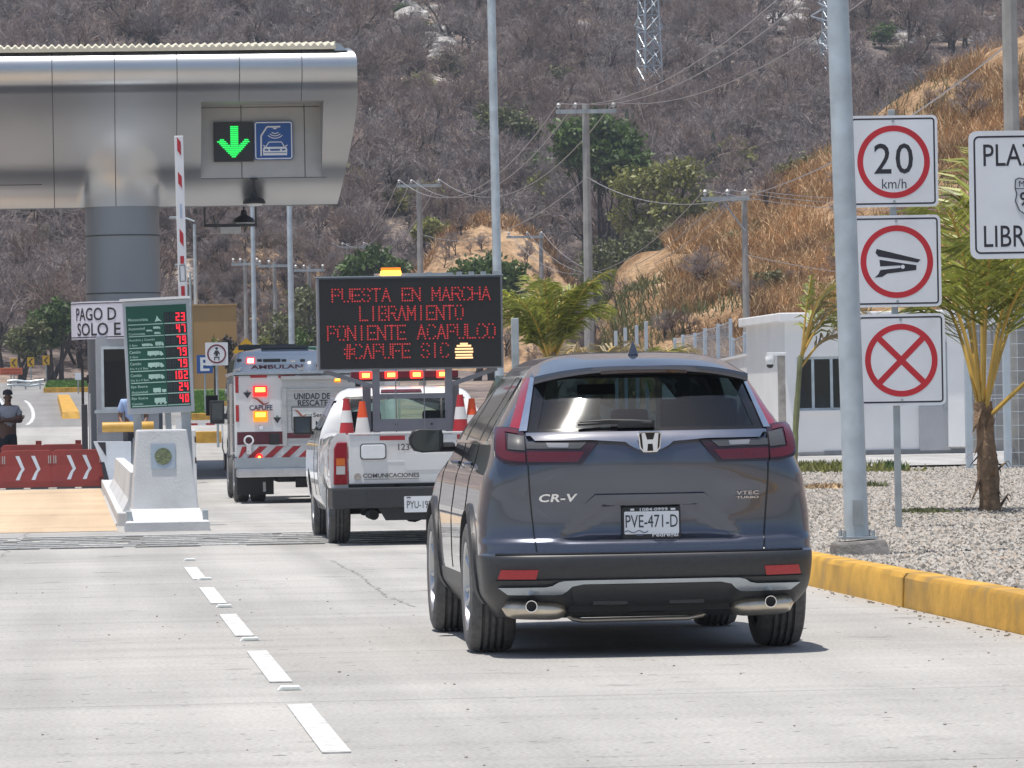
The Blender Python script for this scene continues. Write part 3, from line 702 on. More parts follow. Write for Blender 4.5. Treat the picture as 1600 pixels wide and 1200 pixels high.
def palm(label, base, trunk_h, trunk_r, fronds, mats, seed, lean=(0, 0), shaggy=True, tm='palmtrunk'):
    t_ = thing('palm_tree', label, 'palm', base); r = random.Random(seed); mb = MB()
    n = 16; pts = [Vector((lean[0] * (i / n) ** 1.3, lean[1] * i / n, -.15 + (trunk_h + .15) * i / n)) for i in range(n + 1)]
    mb.tube(pts, [trunk_r * (1.25 - .35 * i / n + r.uniform(-.1, .1)) for i in range(n + 1)], 10)
    if shaggy:
        for i in range(26):
            q = r.randrange(2, n); a = r.uniform(0, 6.28); o_ = Vector((math.cos(a), math.sin(a), 0)); b = pts[q] + o_ * trunk_r * .9
            L = r.uniform(.06, .2); e = b + o_ * r.uniform(.03, .12) + Vector((0, 0, r.choice((-1, 1)) * L)); s_ = o_.cross(Z_) * r.uniform(.02, .05)
            mb.add([b - s_, b + s_, e + s_ * .4, e - s_ * .4, e + o_ * .05 - Vector((0, 0, .07))], [(0, 1, 2, 3), (3, 2, 4)])
    mb.build('trunk', K[tm], t_)
    for (d, L, droop, nl, ll, bare, mm) in fronds:
        f = MB(); frond(f, pts[-1] - Vector((0, 0, r.uniform(0, .25))), d, L, droop, nl, ll, r.randrange(10 ** 6), bare=bare); f.build('frond', [K['petiole'], K[mm]], t_)
    return t_
# the palm beside the right-hand signs
pb = P(1548, 797, 49)
fr = []; r_ = random.Random(77)
for d, L in (((-.22, .1, 1), 2.6), ((-.11, -.2, 1), 2.8), ((.03, .1, 1), 2.75), ((.14, -.15, 1), 2.8), ((.25, .1, 1), 2.7), ((-.06, .35, 1), 2.6), ((.14, -.4, 1), 2.5), ((.34, .3, 1), 2.5), ((-.03, -.4, 1), 2.5), ((-.16, .3, 1), 2.3)):
    fr.append((d, L, r_.uniform(1.5, 2.4), 54, .85, .36, 'frond'))
fr.append(((.75, -.4, .75), 2.6, 1.5, 66, .75, .35, 'frond'))
palm('yellow green young palm with ragged brown trunk between the round signs and the white panel', pb, 1.05, .095, fr, None, 4, lean=(-.06, 0))
pb = P(1240, 725, 80); pb.z = gravel_z(80)
palm('thin wilted palm with long green stem left of the large grey pole', pb, 1.75, .045, [((.3, 0, 1), 1.9, 2.0, 44, .6, .3, 'frondd'), ((.5, -.2, 1), 1.8, 2.6, 44, .6, .25, 'frondd'), ((.12, .1, 1), 1.5, .5, 14, .3, .6, 'frond'), ((.7, .2, .9), 1.5, 2.6, 44, .6, .25, 'frondd'), ((.22, -.3, 1), 1.7, 1.6, 36, .55, .35, 'frond'), ((.35, .3, 1), 1.6, 2.4, 40, .6, .25, 'frond')], None, 5, lean=(.14, 0), shaggy=False, tm='stem')
pb = P(862, 640, 78); pb.z = .3
fr = []
for k in range(20):
    a = k * 2.4; s_ = .25 + .55 * ((k * 37) % 10) / 10; fr.append(((math.cos(a) * s_, math.sin(a) * s_ * .6, 1), r_.uniform(1.35, 1.75), r_.uniform(.9, 1.9), 46, .55, .18, 'frond'))
palm('full yellow green palm between the message board and the tall utility pole', pb, 1.85, .1, fr, None, 6)
pb = P(932, 640, 84); pb.z = .3
dry = lambda n, L: [((math.cos(k * 2.4) * (.5 + .3 * (k % 3)), math.sin(k * 2.4) * .4, .9), L, 2.0 + .25 * (k % 3), 34, .5, .2, ('frondd', 'frondd', 'frond')[k % 3]) for k in range(n)]
palm('small drooping dry palm behind the roof of the dark grey car', pb, 1.45, .06, dry(8, 1.2), None, 7)
pb = P(1030, 640, 90); pb.z = .3
palm('small dry straw coloured palm behind the aerial of the dark grey car', pb, 1.55, .06, dry(7, 1.05), None, 8)
# weeds and lawn strips
def tuft(px, py, Y, n, w_, h, mat, label, seed):
    rs = np.random.RandomState(seed); b = P(px, py, Y); c = np.stack([rs.normal(0, w_, n), rs.normal(0, .3, n), np.zeros(n)], 1); hh = rs.uniform(.3, 1, (n, 1)) * h
    d = np.stack([rs.normal(0, .4, n), rs.normal(0, .4, n), np.ones(n)], 1) * hh; sd = np.stack([rs.normal(0, .02, n), rs.normal(0, .02, n), np.zeros(n)], 1)
    V = np.stack([c - sd, c + sd, c + d], 1).reshape(-1, 3); o = np_obj('weeds', V, np.arange(n * 3).reshape(-1, 3), mat); o.location = b; tag(o, label, 'weeds', kind='stuff'); return o
tuft(1285, 735, 74, 800, .42, .18, K['leafy'], 'green weeds in front of the white hut left of the grey pole', 1)
tuft(1360, 738, 73, 500, .3, .08, K['leafy'], 'low green weeds right of the grey pole base', 2)
tuft(1392, 733, 74, 200, .07, .16, K['leaf'], 'dark green weed clump beside the sign post', 3)
tuft(1362, 762, 63, 160, .08, .10, K['leafd'], 'small dull green weed in the gravel behind the grey pole', 4)
tuft(1290, 762, 62, 260, .14, .07, K['straw'], 'dry brown plant litter on the gravel left of the pole', 5)
tuft(1450, 800, 47, 160, .10, .05, K['leafd'], 'dull green creeping weed on gravel near the palm', 6)

# low scrub over the rubble slope and the mounds
def on_rows(rows, n, seed, lo=0, hi=None):
    rs = np.random.RandomState(seed); out = []
    for _ in range(n): i = rs.randint(lo, (hi or len(rows)) - 1); j = rs.randint(0, len(rows[0])); p = rows[i][j]; out.append((p.x, p.y - .1, p.z - .1, rs.uniform(0, 6.28), rs.uniform(.16, .45), rs.randint(0, 7)))
    return out
scatter('dry_scrub', on_rows(rub_rows, 420, 3), src, 'dark dry scrub scattered over the rubble slope behind the tan wall', 'scrub', None)
scatter('dry_scrub', on_rows(mound_rows, 60, 4, 0, 46) + on_rows(bank_rows, 36, 5, 2, 50), src, 'dry brown scrub scattered over the earth bank and the sandy mound', 'scrub', None)
V, F = grass_on(bank_rows, 9000, .3, .7, 15, lambda a, q: mnoise.noise(Vector((a[0] * .25, a[1] * .1, a[2] * .3 + 7))) > .12, .02)
o = np_obj('green_weeds', V, F, K['leafd']); tag(o, 'dull green weeds in patches on the dry earth bank', 'weeds', kind='stuff')

# small green bushes still in leaf between the bare trees
gm = []
for k in range(3):
    r_ = random.Random(60 + k); V, F = leaf_cloud(900, [(r_.gauss(0, .5), r_.gauss(0, .4), .9 + r_.random() * .5, .75, .8) for _ in range(4)], .15, 70 + k); o = np_obj('crown', V, F, K[('leafd', 'leaf', 'leafy')[k]]); gm.append(o.data); bpy.data.objects.remove(o)
tm_ = mesh_of(branches(31, 1.8, levels=(4, 3))[0], 'trunk', K['bark'])
r_ = random.Random(5)
for i in range(46):
    px, py = (r_.uniform(-10, 1500), r_.uniform(10, 420)) if i % 2 else (r_.gauss(800, 120), r_.uniform(120, 420))
    b = hill_at(px, py)
    if b.y > 470: continue
    t_ = thing('bush', 'dull green bush still in leaf among the bare trees of the hill', 'bush', b, r_.uniform(0, 6), 'green bushes among the bare trees'); s_ = r_.uniform(.7, 1.5); t_.scale = (s_, s_, s_)
    for nm, me in (('trunk', tm_), ('crown', gm[r_.randrange(3)])): o = bpy.data.objects.new(nm, me); COL.objects.link(o); o.parent = t_
# ================================================================== RIGHT-HAND SIDE
def light_pole(label, x, y, z0, h, r0, r1, lean=0.0, arm=None, footing=False, mat='galv', n=20, group=None):
    t_ = thing('light_pole', label, 'light pole', (x, y, z0), 0, group)
    mb = MB(); k = 12
    mb.tube([(lean * h * i / k, 0, (.15 if footing else -.1) + h * i / k) for i in range(k + 1)], [r0 + (r1 - r0) * i / k for i in range(k + 1)], n)
    mb.build('pole', K[mat], t_, smooth=40)
    if arm:
        am = MB(); top = Vector((lean * h, 0, h)); am.tube([top, top + Vector((arm * .4, 0, .12)), top + Vector((arm, 0, .15))], r1 * .6, 8); am.build('arm', K[mat], t_, smooth=40)
        lm = MB(); lm.box(top + Vector((arm * 1.15, 0, .15)), (abs(arm) * .5, .22, .10)); lm.build('lamp_head', K['galvd'], t_, bevel=.03)
    return t_
GREY = light_pole('large pale grey steel light pole on a broken concrete block beside the round traffic signs', 5.68, 36.9, .17, 10.5, .088, .066, -.018, footing=True)
mb = MB(); mb.add([(-.19, -.22, -.1), (.25, -.22, -.1), (.25, .22, -.1), (-.19, .22, -.1), (-.17, -.17, .115), (.19, -.17, .135), (.19, .18, .135), (-.17, .18, .11)], [(0, 3, 2, 1), (4, 5, 6, 7), (0, 1, 5, 4), (1, 2, 6, 5), (2, 3, 7, 6), (3, 0, 4, 7)])
mb.build('footing', M('broken_footing', (.20, .19, .18), .95, var=.3, scale=7, bump=1.0, bscale=14), GREY, bevel=.02)
mb = MB(); mb.b2(-.13, .13, -.13, .13, .136, .155)
for a in (-1, 1):
    for b_ in (-1, 1): mb.cyl((a * .105, b_ * .105, .155), (a * .105, b_ * .105, .20), .014, n=6)
mb.build('base_plate', K['galvd'], GREY)
mb = MB(); mb.b2(-.04, .04, -.095, -.085, .24, .42); mb.build('hatch', K['galvd'], GREY)

def rrect(w_, h, r, n=5):
    out = []
    for cx, cy, a0 in ((w_ / 2 - r, h / 2 - r, 0), (-w_ / 2 + r, h / 2 - r, 90), (-w_ / 2 + r, -h / 2 + r, 180), (w_ / 2 - r, -h / 2 + r, 270)):
        for i in range(n + 1):
            a = R(a0 + 90 * i / n); out.append((cx + r * math.cos(a), cy + r * math.sin(a)))
    return out
def border(mb, O, w_, h, r, wd, t, mi=0, U=X_, V=Z_):
    """rounded outline line of width wd"""
    O = Vector(O); N = U.cross(V).normalized(); a = rrect(w_, h, r); b_ = rrect(w_ - 2 * wd, h - 2 * wd, max(.004, r - wd)); n = len(a)
    vs = [O + U * p[0] + V * p[1] + N * t for p in a] + [O + U * p[0] + V * p[1] + N * t for p in b_]
    mb.add(vs, [(i, (i + 1) % n, n + (i + 1) % n, n + i) for i in range(n)], mi)
# ---- post with three prohibition signs
s43 = FPX / 43.4
SP = thing('traffic_sign_post', 'steel post carrying three stacked white square signs with red rings', 'traffic sign', (7.05, 43.4, gravel_z(43.4) - .02), R(-3))
mb = MB(); mb.b2(-.028, .028, .02, .07, -.2, 3.62); mb.build('post', K['galvd'], SP, bevel=.006)
def sign_at(px, py): 
    p = P(px, py, 43.4); return Vector((p.x - 7.05, 0, p.z - SP.location.z))
for i, (px, py, lb) in enumerate(((1396, 252, 'speed limit sign reading 20 km/h'), (1401, 408, 'sign with a black clip shaped pictogram in a red ring'), (1408, 562, 'sign with a red cross in a red ring'))):
    c = sign_at(px, py); w_, h = .76, .785
    mb = MB(); mb.prism(rrect(w_, h, .045), c, t=.012); sg = mb.build('sign', K['signwhite'], SP); sg['label'] = lb
    mb = MB(); border(mb, c, w_ - .045, h - .045, .03, .014, .0126); mb.build('border', K['signblack'], sg)
    mb = MB(); mb.ring(c + Vector((0, -.0121, -.005)), .262, .312, t=.0008, n=64)
    if i == 2:
        for a in (45, -45):
            m_ = Matrix.Rotation(R(a), 3, 'Y'); mb.box(c + Vector((0, -.0125, -.005)), (.54, .0006 + .0005 * (a > 0), .052), m_)
    mb.build('ring', K['signred'], sg)
    mb = MB(); [mb.disc(c + Vector((.0, -.0121, dz)), .013, t=.004, n=10) for dz in (.345, -.345)]; mb.build('bolt', K['galvd'], sg)
    mb = MB()
    if i == 0:
        mb.text('20', c + Vector((.0, -.012, .022)), .335, .262, off=.006, spacing=1.12, t=.0008); mb.text('km/h', c + Vector((.002, -.012, -.192)), .21, .085, t=.0008)
        mb.build('lettering', K['signblack'], sg)
    if i == 1:
        q = lambda x, y: ((x - 597) / 7.5 / s43, (588 - y) / 7.5 / s43)
        for poly in ([(360, 440), (880, 575), (845, 610), (380, 530), (345, 487)], [(390, 568), (640, 610), (830, 640), (826, 698), (480, 735), (420, 772), (330, 780), (375, 740), (400, 690), (640, 668), (640, 640), (398, 648)]):
            mb.prism([q(*p) for p in poly][::-1], c + Vector((0, -.0121, 0)), t=.0007)
        mb.build('pictogram', K['signblack'], sg)
        mb = MB(); u_, v_ = q(667, 657); mb.disc(c + Vector((u_, -.0129, v_)), .017, t=.0005); mb.build('pivot', K['signwhite'], sg)
# ---- white panel with black border at the frame edge
c0 = P(1508, 205, 43.0); c1 = P(1518, 405, 43.0); PW, PH = 1.46, c0.z - c1.z
pc = Vector((c0.x + PW / 2 + .03, 43.0, (c0.z + c1.z) / 2))
PL = thing('direction_sign', 'large white road sign with black border and black lettering at the right edge', 'road sign', (pc.x, 43.0, gravel_z(43) - .02), R(-2))
zc = pc.z - PL.location.z
mb = MB(); [mb.b2(x - .035, x + .035, .02, .08, -.2, zc + .5) for x in (-.2, .45)]; mb.build('post', K['galvd'], PL)
mb = MB(); mb.prism(rrect(PW, PH, .07), (0, 0, zc), t=.012); pan = mb.build('panel', K['signwhite'], PL)
mb = MB(); border(mb, (0, 0, zc), PW - .08, PH - .085, .05, .016, .0127); mb.build('border', K['signblack'], pan)
mb = MB(); k = FPX / 43
def up(px, py): p = P(px, py, 43); return (p.x - pc.x, p.z - PL.location.z)
u0, v0 = up(1537, 260); mb.text('PLAZA', (u0 + .30, -.0122, v0 + .095), .60, .185, off=.003, t=.0008)
u0, v0 = up(1538, 386); mb.text('LIBRAMIENTO', (u0 + .60, -.0122, v0 + .09), 1.2, .185, off=.003, t=.0008)
u0, v0 = up(1587, 303)
sh = [(-.0, .12), (.03, .135), (.10, .12), (.17, .135), (.20, .12), (.205, .05), (.19, 0), (.205, -.06), (.17, -.14), (.10, -.19), (.03, -.14), (-.005, -.06), (.01, 0), (-.005, .05)]
for i in range(len(sh)):
    a = Vector((u0 + sh[i][0], -.0145, v0 + sh[i][1])); b_ = Vector((u0 + sh[(i + 1) % len(sh)][0], -.0145, v0 + sh[(i + 1) % len(sh)][1])); mb.tube([a, b_], .005, 4)
mb.tube([(u0, -.0145, v0 + .045), (u0 + .2, -.0145, v0 + .045)], .004, 4)
mb.text('MEX', (u0 + .10, -.013, v0 + .085), .14, .05); mb.text('95', (u0 + .10, -.013, v0 - .045), .13, .12, off=.012)
mb.build('lettering', K['signblack'], pan)

# ---- white guard hut
wallm = M('white_render', (.86, .86, .855), .8, var=.04, scale=1.2, bump=.12, bscale=20, dirt=(.76, .755, .74)); K['wall'] = wallm
K['plinth'] = M('grey_plinth', (.23, .235, .25), .8, var=.1)
K['greypanel'] = M('grey_panel', (.46, .47, .49), .5, var=.06)
K['winglass'] = glass('hut_glass', (.55, .60, .64), .02)
HB = thing('guard_hut', 'flat white rendered guard hut with a wide window and grey plinth', 'building', (P(1240, 715, 90).x, 90, gravel_z(90) - .05))
hx = HB.location.x; k90 = FPX / 90
def H(px, py): p = P(px, py, 90); return (p.x - hx, p.z - HB.location.z)
xR = H(1508, 700)[0]; zt = H(1240, 503)[1]; wl, wb = H(1246, 642); wr, wt = H(1345, 556); D = 5.0
mb = MB()
mb.b2(-.12, wl, 0, .2, 0, zt); mb.b2(wl, wr, 0, .2, 0, wb); mb.b2(wl, wr, 0, .2, wt, zt); mb.b2(wr, xR, 0, .2, 0, zt)
mb.b2(-.12, .08, .2, D, 0, zt); mb.b2(xR - .2, xR, .2, D, 0, zt); mb.b2(-.12, xR, D, D + .2, 0, zt)
mb.build('wall', wallm, HB)
mb = MB(); mb.b2(-.25, xR + .15, -.25, D + .3, zt, zt + .16); mb.build('roof', wallm, HB, bevel=.02)
mb = MB(); mb.b2(.55, xR + .02, -.03, -.002, -.1, .17); mb.build('plinth', K['plinth'], HB)
mb = MB(); mb.b2(-.125, .55, -.02, -.002, -.1, .15); mb.build('plinth', K['islandc2'], HB)
wf = MB(); f = .045
for a, b_, c_, d_ in ((wl, wl + f, wb, wt), (wr - f, wr, wb, wt), (wl + f, wr - f, wb, wb + f), (wl + f, wr - f, wt - f, wt)): wf.b2(a, b_, .05, .11, c_, d_)
xm = H(1271, 600)[0]; wf.b2(xm - .025, xm + .025, .05, .11, wb + f, wt - f)
xm2 = H(1300, 600)[0]; wf.b2(xm2 - .025, xm2 + .025, .05, .11, wb + f, wt - f)
wo = wf.build('window', K['galv'], HB)
mb = MB(); mb.b2(wl + f, wr - f, .075, .083, wb + f, wt - f); mb.build('pane', K['winglass'], wo)
mb = MB(); mb.b2(wl - .03, wr + .03, -.05, -.002, wb - .05, wb); mb.build('sill', wallm, wo)
mb = MB(); mb.b2(.15, xR - .25, 1.6, 1.66, 0, wb + .25); mb.b2(.3, 1.0, 1.2, 1.55, wb - .1, wb + .16); mb.build('reflection_block', K['white'], HB)  # white blocks added behind the glass in place of a pale car reflection
a = H(1437, 704); b_ = H(1484, 634); mb = MB(); mb.b2(a[0], b_[0], -.04, -.003, a[1], b_[1]); mb.build('door_panel', K['greypanel'], HB, bevel=.006)
a = H(1481, 698); b_ = H(1507, 520); mb = MB(); mb.b2(a[0], b_[0], -.14, -.003, a[1], zt); mb.build('pillar', wallm, HB)
a = H(1474, 640); b_ = H(1480, 535); mb = MB(); mb.b2(a[0], b_[0], -.06, -.003, a[1], b_[1]); mb.build('drainpipe', K['galvd'], HB)
# paler annex to the right, set back behind the fence
AX = thing('annex_building', 'pale grey annex with vertical piers behind the wire fence', 'building', (P(1512, 700, 96).x, 96, .38))
mb = MB(); mb.b2(0, 8, 0, 5, -.1, 2.35); mb.build('wall', M('annex_wall', (.50, .50, .49), .85, var=.18, scale=1.5, bump=.2, dirt=(.36, .34, .32)), AX)
mb = MB(); mb.b2(-.1, 8.2, -.3, 5.2, 2.35, 2.7); mb.build('roof', wallm, AX)
for i in range(6):
    mb = MB(); x = .25 + i * .62; mb.b2(x, x + .2, -.16, -.003, 0, 2.35); mb.build('pier', K['islandc'], AX)
# ---- white boundary wall running back, with a camera post at its end
a = P(1212, 549, 92.5); b_ = P(1040, 583, 118)
W1 = thing('boundary_wall', 'plain white boundary wall running back behind the dark grey car', 'wall', (a.x, 92.5, .3))
dv = Vector((b_.x - a.x, 118 - 92.5, 0)); L = dv.length; W1.rotation_euler = (0, 0, math.atan2(dv.y, dv.x)); mb = MB()
za, zb = a.z - .3, b_.z - .3
mb.add([(0, -.09, -.4), (L, -.09, -.4), (L, .09, -.4), (0, .09, -.4), (0, -.09, za), (L, -.09, zb), (L, .09, zb), (0, .09, za)], [(0, 3, 2, 1), (4, 5, 6, 7), (0, 1, 5, 4), (1, 2, 6, 5), (2, 3, 7, 6), (3, 0, 4, 7)]); mb.build('wall_face', wallm, W1)
mb = MB(); mb.add([(0, -.12, za), (L, -.12, zb), (L, .12, zb), (0, .12, za), (0, -.12, za + .05), (L, -.12, zb + .05), (L, .12, zb + .05), (0, .12, za + .05)], [(0, 3, 2, 1), (4, 5, 6, 7), (0, 1, 5, 4), (1, 2, 6, 5), (2, 3, 7, 6), (3, 0, 4, 7)]); mb.build('coping', wallm, W1)
p = P(1223, 690, 89); CP = thing('camera_post', 'square concrete post with a white dome camera on a bracket', 'security camera', (p.x, 89, .25)); kk = FPX / 89
zt_ = P(1223, 556, 89).z - .25
mb = MB(); mb.b2(-.06, .06, -.06, .06, -.2, zt_); mb.build('post', M('mottled_post', (.36, .33, .30), .9, var=.4, scale=6, bump=.4), CP)
mb = MB(); mb.b2(-.26, .09, -.05, .05, zt_ + .002, zt_ + .06); mb.build('bracket', K['white'], CP, bevel=.01)
mb = MB(); mb.lathe([(.0, 0), (.075, 0), (.085, -.05), (.085, -.1), (.06, -.15)], (-.2, 0, zt_), 16); mb.build('camera_housing', K['white'], CP, smooth=50)
mb = MB(); mb.lathe([(.062, -.14), (.06, -.18), (.035, -.21), (0, -.215)], (-.2, 0, zt_), 16); mb.build('camera_dome', K['blackgloss'], CP, smooth=60)
p = P(806, 600, 70); o = MB().b2(-.05, .05, -.05, .05, -.6, P(806, 497, 70).z - p.z).build('post', K['galvd'], None, bevel=.01); o.name = 'steel_post'; o.location = p; tag(o, 'dull grey square steel post behind the right end of the message board', 'post')
# ---- wire fence: posts and welded panels
def fence(name, label, pts, tops, base, mesh=True, r=.035, pitch=.16, mat='galv'):
    t_ = thing(name, label, 'fence', (pts[0][0], pts[0][1], base)); o = Vector(t_.location)
    for (x, y), zt in zip(pts, tops):
        mb = MB(); mb.b2(x - o.x - r, x - o.x + r, y - o.y - r, y - o.y + r, -.3, zt - base); mb.build('post', K['fencepost'], t_, bevel=.005)
    if not mesh: return t_
    for i in range(len(pts) - 1):
        a = Vector((pts[i][0], pts[i][1], 0)) - Vector((o.x, o.y, 0)); b_ = Vector((pts[i + 1][0], pts[i + 1][1], 0)) - Vector((o.x, o.y, 0)); d = b_ - a; L = d.length; d /= L
        if L > 6: continue
        h0, h1 = tops[i] - base - .06, tops[i + 1] - base - .06; hm = min(h0, h1); mb = MB()
        z = .05; kz = 0
        while z < hm:
            w2 = .0045
            mb.tube([a + Z_ * z, b_ + Z_ * z], w2, 4, caps=False)
            if kz % 6 == 5: mb.tube([a + Z_ * (z + .05), b_ + Z_ * (z + .05)], w2, 4, caps=False)
            z += .2; kz += 1
        mb.tube([a + Z_ * h0, b_ + Z_ * h1], .009, 4)
        s_ = .05
        while s_ < L: mb.tube([a + d * s_ + Z_ * .03, a + d * s_ + Z_ * (hm + .05)], .004, 3, caps=False); s_ += pitch
        mb.build('mesh_panel', K['fencepost'], t_)
    return t_
K['fencepost'] = M('pale_blue_fence_post', (.55, .62, .68), .5, .1, var=.08)
FX = 14.0; ln = lambda px, top, X=FX: (X, 8000 * X / (px - 110), P(px, top, 8000 * X / (px - 110)).z)
f1 = [ln(*q) for q in ((1058, 528), (1071, 523), (1090, 520), (1106, 513), (1127, 506), (1147, 498))]
fence('wire_fence', 'tall pale wire fence with steel posts stepping up in front of the dry bank', [(a, b_) for a, b_, c in f1], [c for a, b_, c in f1], .5)
f2 = [ln(*q) for q in ((1150, 528), (1169, 519), (1194, 514), (1214, 509), (1240, 503), (1268, 500))]
fence('wire_fence', 'lower wire fence joining the tall fence to the white guard hut', [(a, b_) for a, b_, c in f2], [c for a, b_, c in f2], .5)
for i, q in enumerate(((965, 517), (980, 512), (998, 508), (1013, 502))):
    x, y, zt = ln(*q); mb = MB(); mb.b2(-.04, .04, -.04, .04, -.4, zt - .6); o = mb.build('fence_post', K['fencepost'], bevel=.005); o.location = (x, y, .6)
    tag(o, ('leftmost bare fence post below the sandy bank edge', 'second bare fence post from the left below the sandy bank', 'third bare fence post from the left below the sandy bank', 'tallest bare fence post, rightmost of the four below the bank')[i], 'fence post', 'bare fence posts below the bank')
p = P(1515, 733, 75); q = P(1760, 738, 73.5)
n = 5; pts = [(p.x + (q.x - p.x) * i / (n - 1), 75 - 1.5 * i / (n - 1)) for i in range(n)]
fence('wire_fence', 'galvanised wire mesh fence behind the yellow green palm at the right edge', pts, [P(1515, 482, 75).z] * n, gz(p.x, 75), r=.05, pitch=.13)

# ---- utility poles, lines, lattice towers
K['polec'] = M('concrete_pole', (.36, .35, .33), .85, var=.2, scale=3, bump=.2)
K['porcelain'] = plain('porcelain', (.55, .55, .53), .25)
K['wire'] = plain('aluminium_cable', (.42, .42, .44), .4, .3)
def upole(label, px, Y, ztop, arm_w, r0, r1, one=0, zbase=None, low=None, lean=0):
    b = P(px, 600, Y); zb = road_z(Y) - .3 if zbase is None else zbase; h = ztop - zb
    t_ = thing('utility_pole', label, 'utility pole', (b.x, Y, zb), 0, 'utility poles along the foot of the hill')
    mb = MB(); mb.tube([(lean * h * i / 6, 0, h * i / 6) for i in range(7)], [r0 + (r1 - r0) * i / 6 for i in range(7)], 8); mb.build('pole', K['polec'], t_, smooth=30)
    xl, xr = (-arm_w / 2, arm_w / 2) if not one else ((-arm_w, .12) if one < 0 else (-.12, arm_w)); za = h - .22; xo = lean * h
    mb = MB(); mb.b2(xl + xo, xr + xo, -r1 - .09, -r1 - .005, za - .06, za + .06)
    if one: mb.tube([(xl * .55, -r1 - .05, za), (0, -r1 - .02, za - .9)], .025, 5)
    mb.build('crossarm', K['galvd'], t_)
    tips = []
    for x in ((xl + .08, xl * .35 + .0, xr - .08) if not one else (xl + .1, xl * .4, .02)):
        mb = MB(); c = (x + xo, -r1 - .05, za + .06); mb.lathe([(.02, 0), (.02, .05), (.06, .07), (.04, .11), (.065, .14), (.03, .2), (0, .21)], c, 10); mb.build('insulator', K['porcelain'], t_, smooth=60)
        tips.append(Vector((b.x + c[0], Y + c[1], zb + c[2] + .2)))
    if low is not None: tips.append(Vector((b.x + lean * (low - zb), Y - r1 - .02, low)))
    return tips
U1 = upole('tallest grey utility pole with a wide crossarm right of the full palm', 922, 150, P(910, 163, 150).z, 1.78, .17, .10, low=P(913, 277, 150).z, lean=.001)
U2 = upole('utility pole with crossarm standing in front of the sandy mound left side', 660, 207, P(658, 282, 207).z, 1.78, .16, .10, low=P(659, 365, 207).z)
U3 = upole('small utility pole with crossarm just left of the orange beacon', 548, 262, P(548, 380, 262).z, 1.75, .16, .11)
U4 = upole('slim utility pole with a one sided crossarm standing before the dry bank', 1168, 140, P(1163, 298, 140).z, 1.2, .11, .08, one=-1, low=P(1166, 398, 140).z)
U5 = upole('distant utility pole with a one sided crossarm before the right of the sandy mound', 849, 250, P(848, 363, 250).z, 1.7, .14, .10, one=-1)
U6 = upole('thick grey utility pole rising out of the frame above the white panel', 1589, 75, 9.9, 1.9, .125, .11, zbase=.2, low=6.6, lean=-.002)
U7 = upole('thin faded utility pole on the rubble slope right of the yellow diamond sign', 432, 235, P(431, 408, 235).z, 1.5, .12, .08)
U8 = upole('thin faded utility pole on the rubble slope just left of the message board', 486, 235, P(484, 415, 235).z, 1.4, .12, .08)
U9 = upole('thin faded utility pole beside the grey light pole behind the yellow diamond sign', 386, 225, P(384, 405, 225).z, 1.2, .11, .07)
def wire(label, a, b_, sag, r=.012):
    mb = MB(); n = 20; mb.tube([a.lerp(b_, i / n) - Z_ * sag * 4 * (i / n) * (1 - i / n) for i in range(n + 1)], r, 4); o = mb.build('power_line', K['wire']); tag(o, label, 'cable', 'overhead power lines')
for i in range(3):
    wire('overhead wire strung between the poles in front of the wooded hill', U3[i], U2[i], 1.2, .016); wire('overhead wire strung between the poles in front of the wooded hill', U2[i], U1[i], 1.6, .015)
    wire('overhead wire rising from the tallest crossarm past the lattice tower to the upper right', U1[i], U6[i], 1.3, .011)
wire('lower overhead wire from the tallest pole to the thick right hand pole', U1[3], U6[3], 1.5, .012)
wire('lower overhead wire between the tallest pole and the pole by the sandy mound', U2[3], U1[3], .9, .014)
e = P(1700, 300, 120)
for i in range(3): wire('thin overhead wire running from the one sided crossarm to the right', U4[i], e + Vector((.5 * i, 0, .3 * i)), .5, .009); wire('thin overhead wire running from the distant one sided crossarm', U5[i], U4[i], 2.2, .012)
wire('lowest overhead wire running right from the slim pole before the bank', U4[3], P(1700, 440, 110), .3, .009)
def lattice(label, px, py, w0, w1, h, arms, Y=None):
    b = hill_at(px, py) if Y is None else P(px, py, Y); t_ = thing('lattice_tower', label, 'pylon', b, R(20)); n = 11; mb = MB(); leg = MB()
    def cor(i, z): w_ = w0 + (w1 - w0) * z / h; return Vector(((-1, 1, 1, -1)[i] * w_, (-1, -1, 1, 1)[i] * w_, z))
    for i in range(4): leg.tube([cor(i, -.5), cor(i, h)], .06, 4)
    leg.build('legs', K['galv'], t_)
    for k in range(n):
        z0 = h * k / n; z1 = h * (k + 1) / n
        for i in range(4):
            j = (i + 1) % 4
            mb.tube([cor(i, z0), cor(j, z1)], .034, 3); mb.tube([cor(j, z0), cor(i, z1)], .034, 3); mb.tube([cor(i, z1), cor(j, z1)], .03, 3)
    mb.build('bracing', K['galv'], t_)
    for z, L in arms:
        mb = MB()
        for s_ in (-1, 1):
            tip = Vector((s_ * L, 0, z + .1))
            for i in ((0, 3) if s_ < 0 else (1, 2)): mb.tube([cor(i, z - .25), tip], .035, 3); mb.tube([cor(i, z + .7), tip], .03, 3)
        mb.build('crossarm', K['galv'], t_)
lattice('pale steel lattice pylon on the hill right of the tallest utility pole', 1016, 183, .72, .36, 12.5, [(6.0, 1.1), (9, 1.2), (11.5, 1.2)])
lattice('pale steel lattice pylon mostly hidden behind the large grey pole', 1300, 176, .7, .32, 7.5, [(4.6, 1.0), (6.3, 1.5), (7.2, .9)])
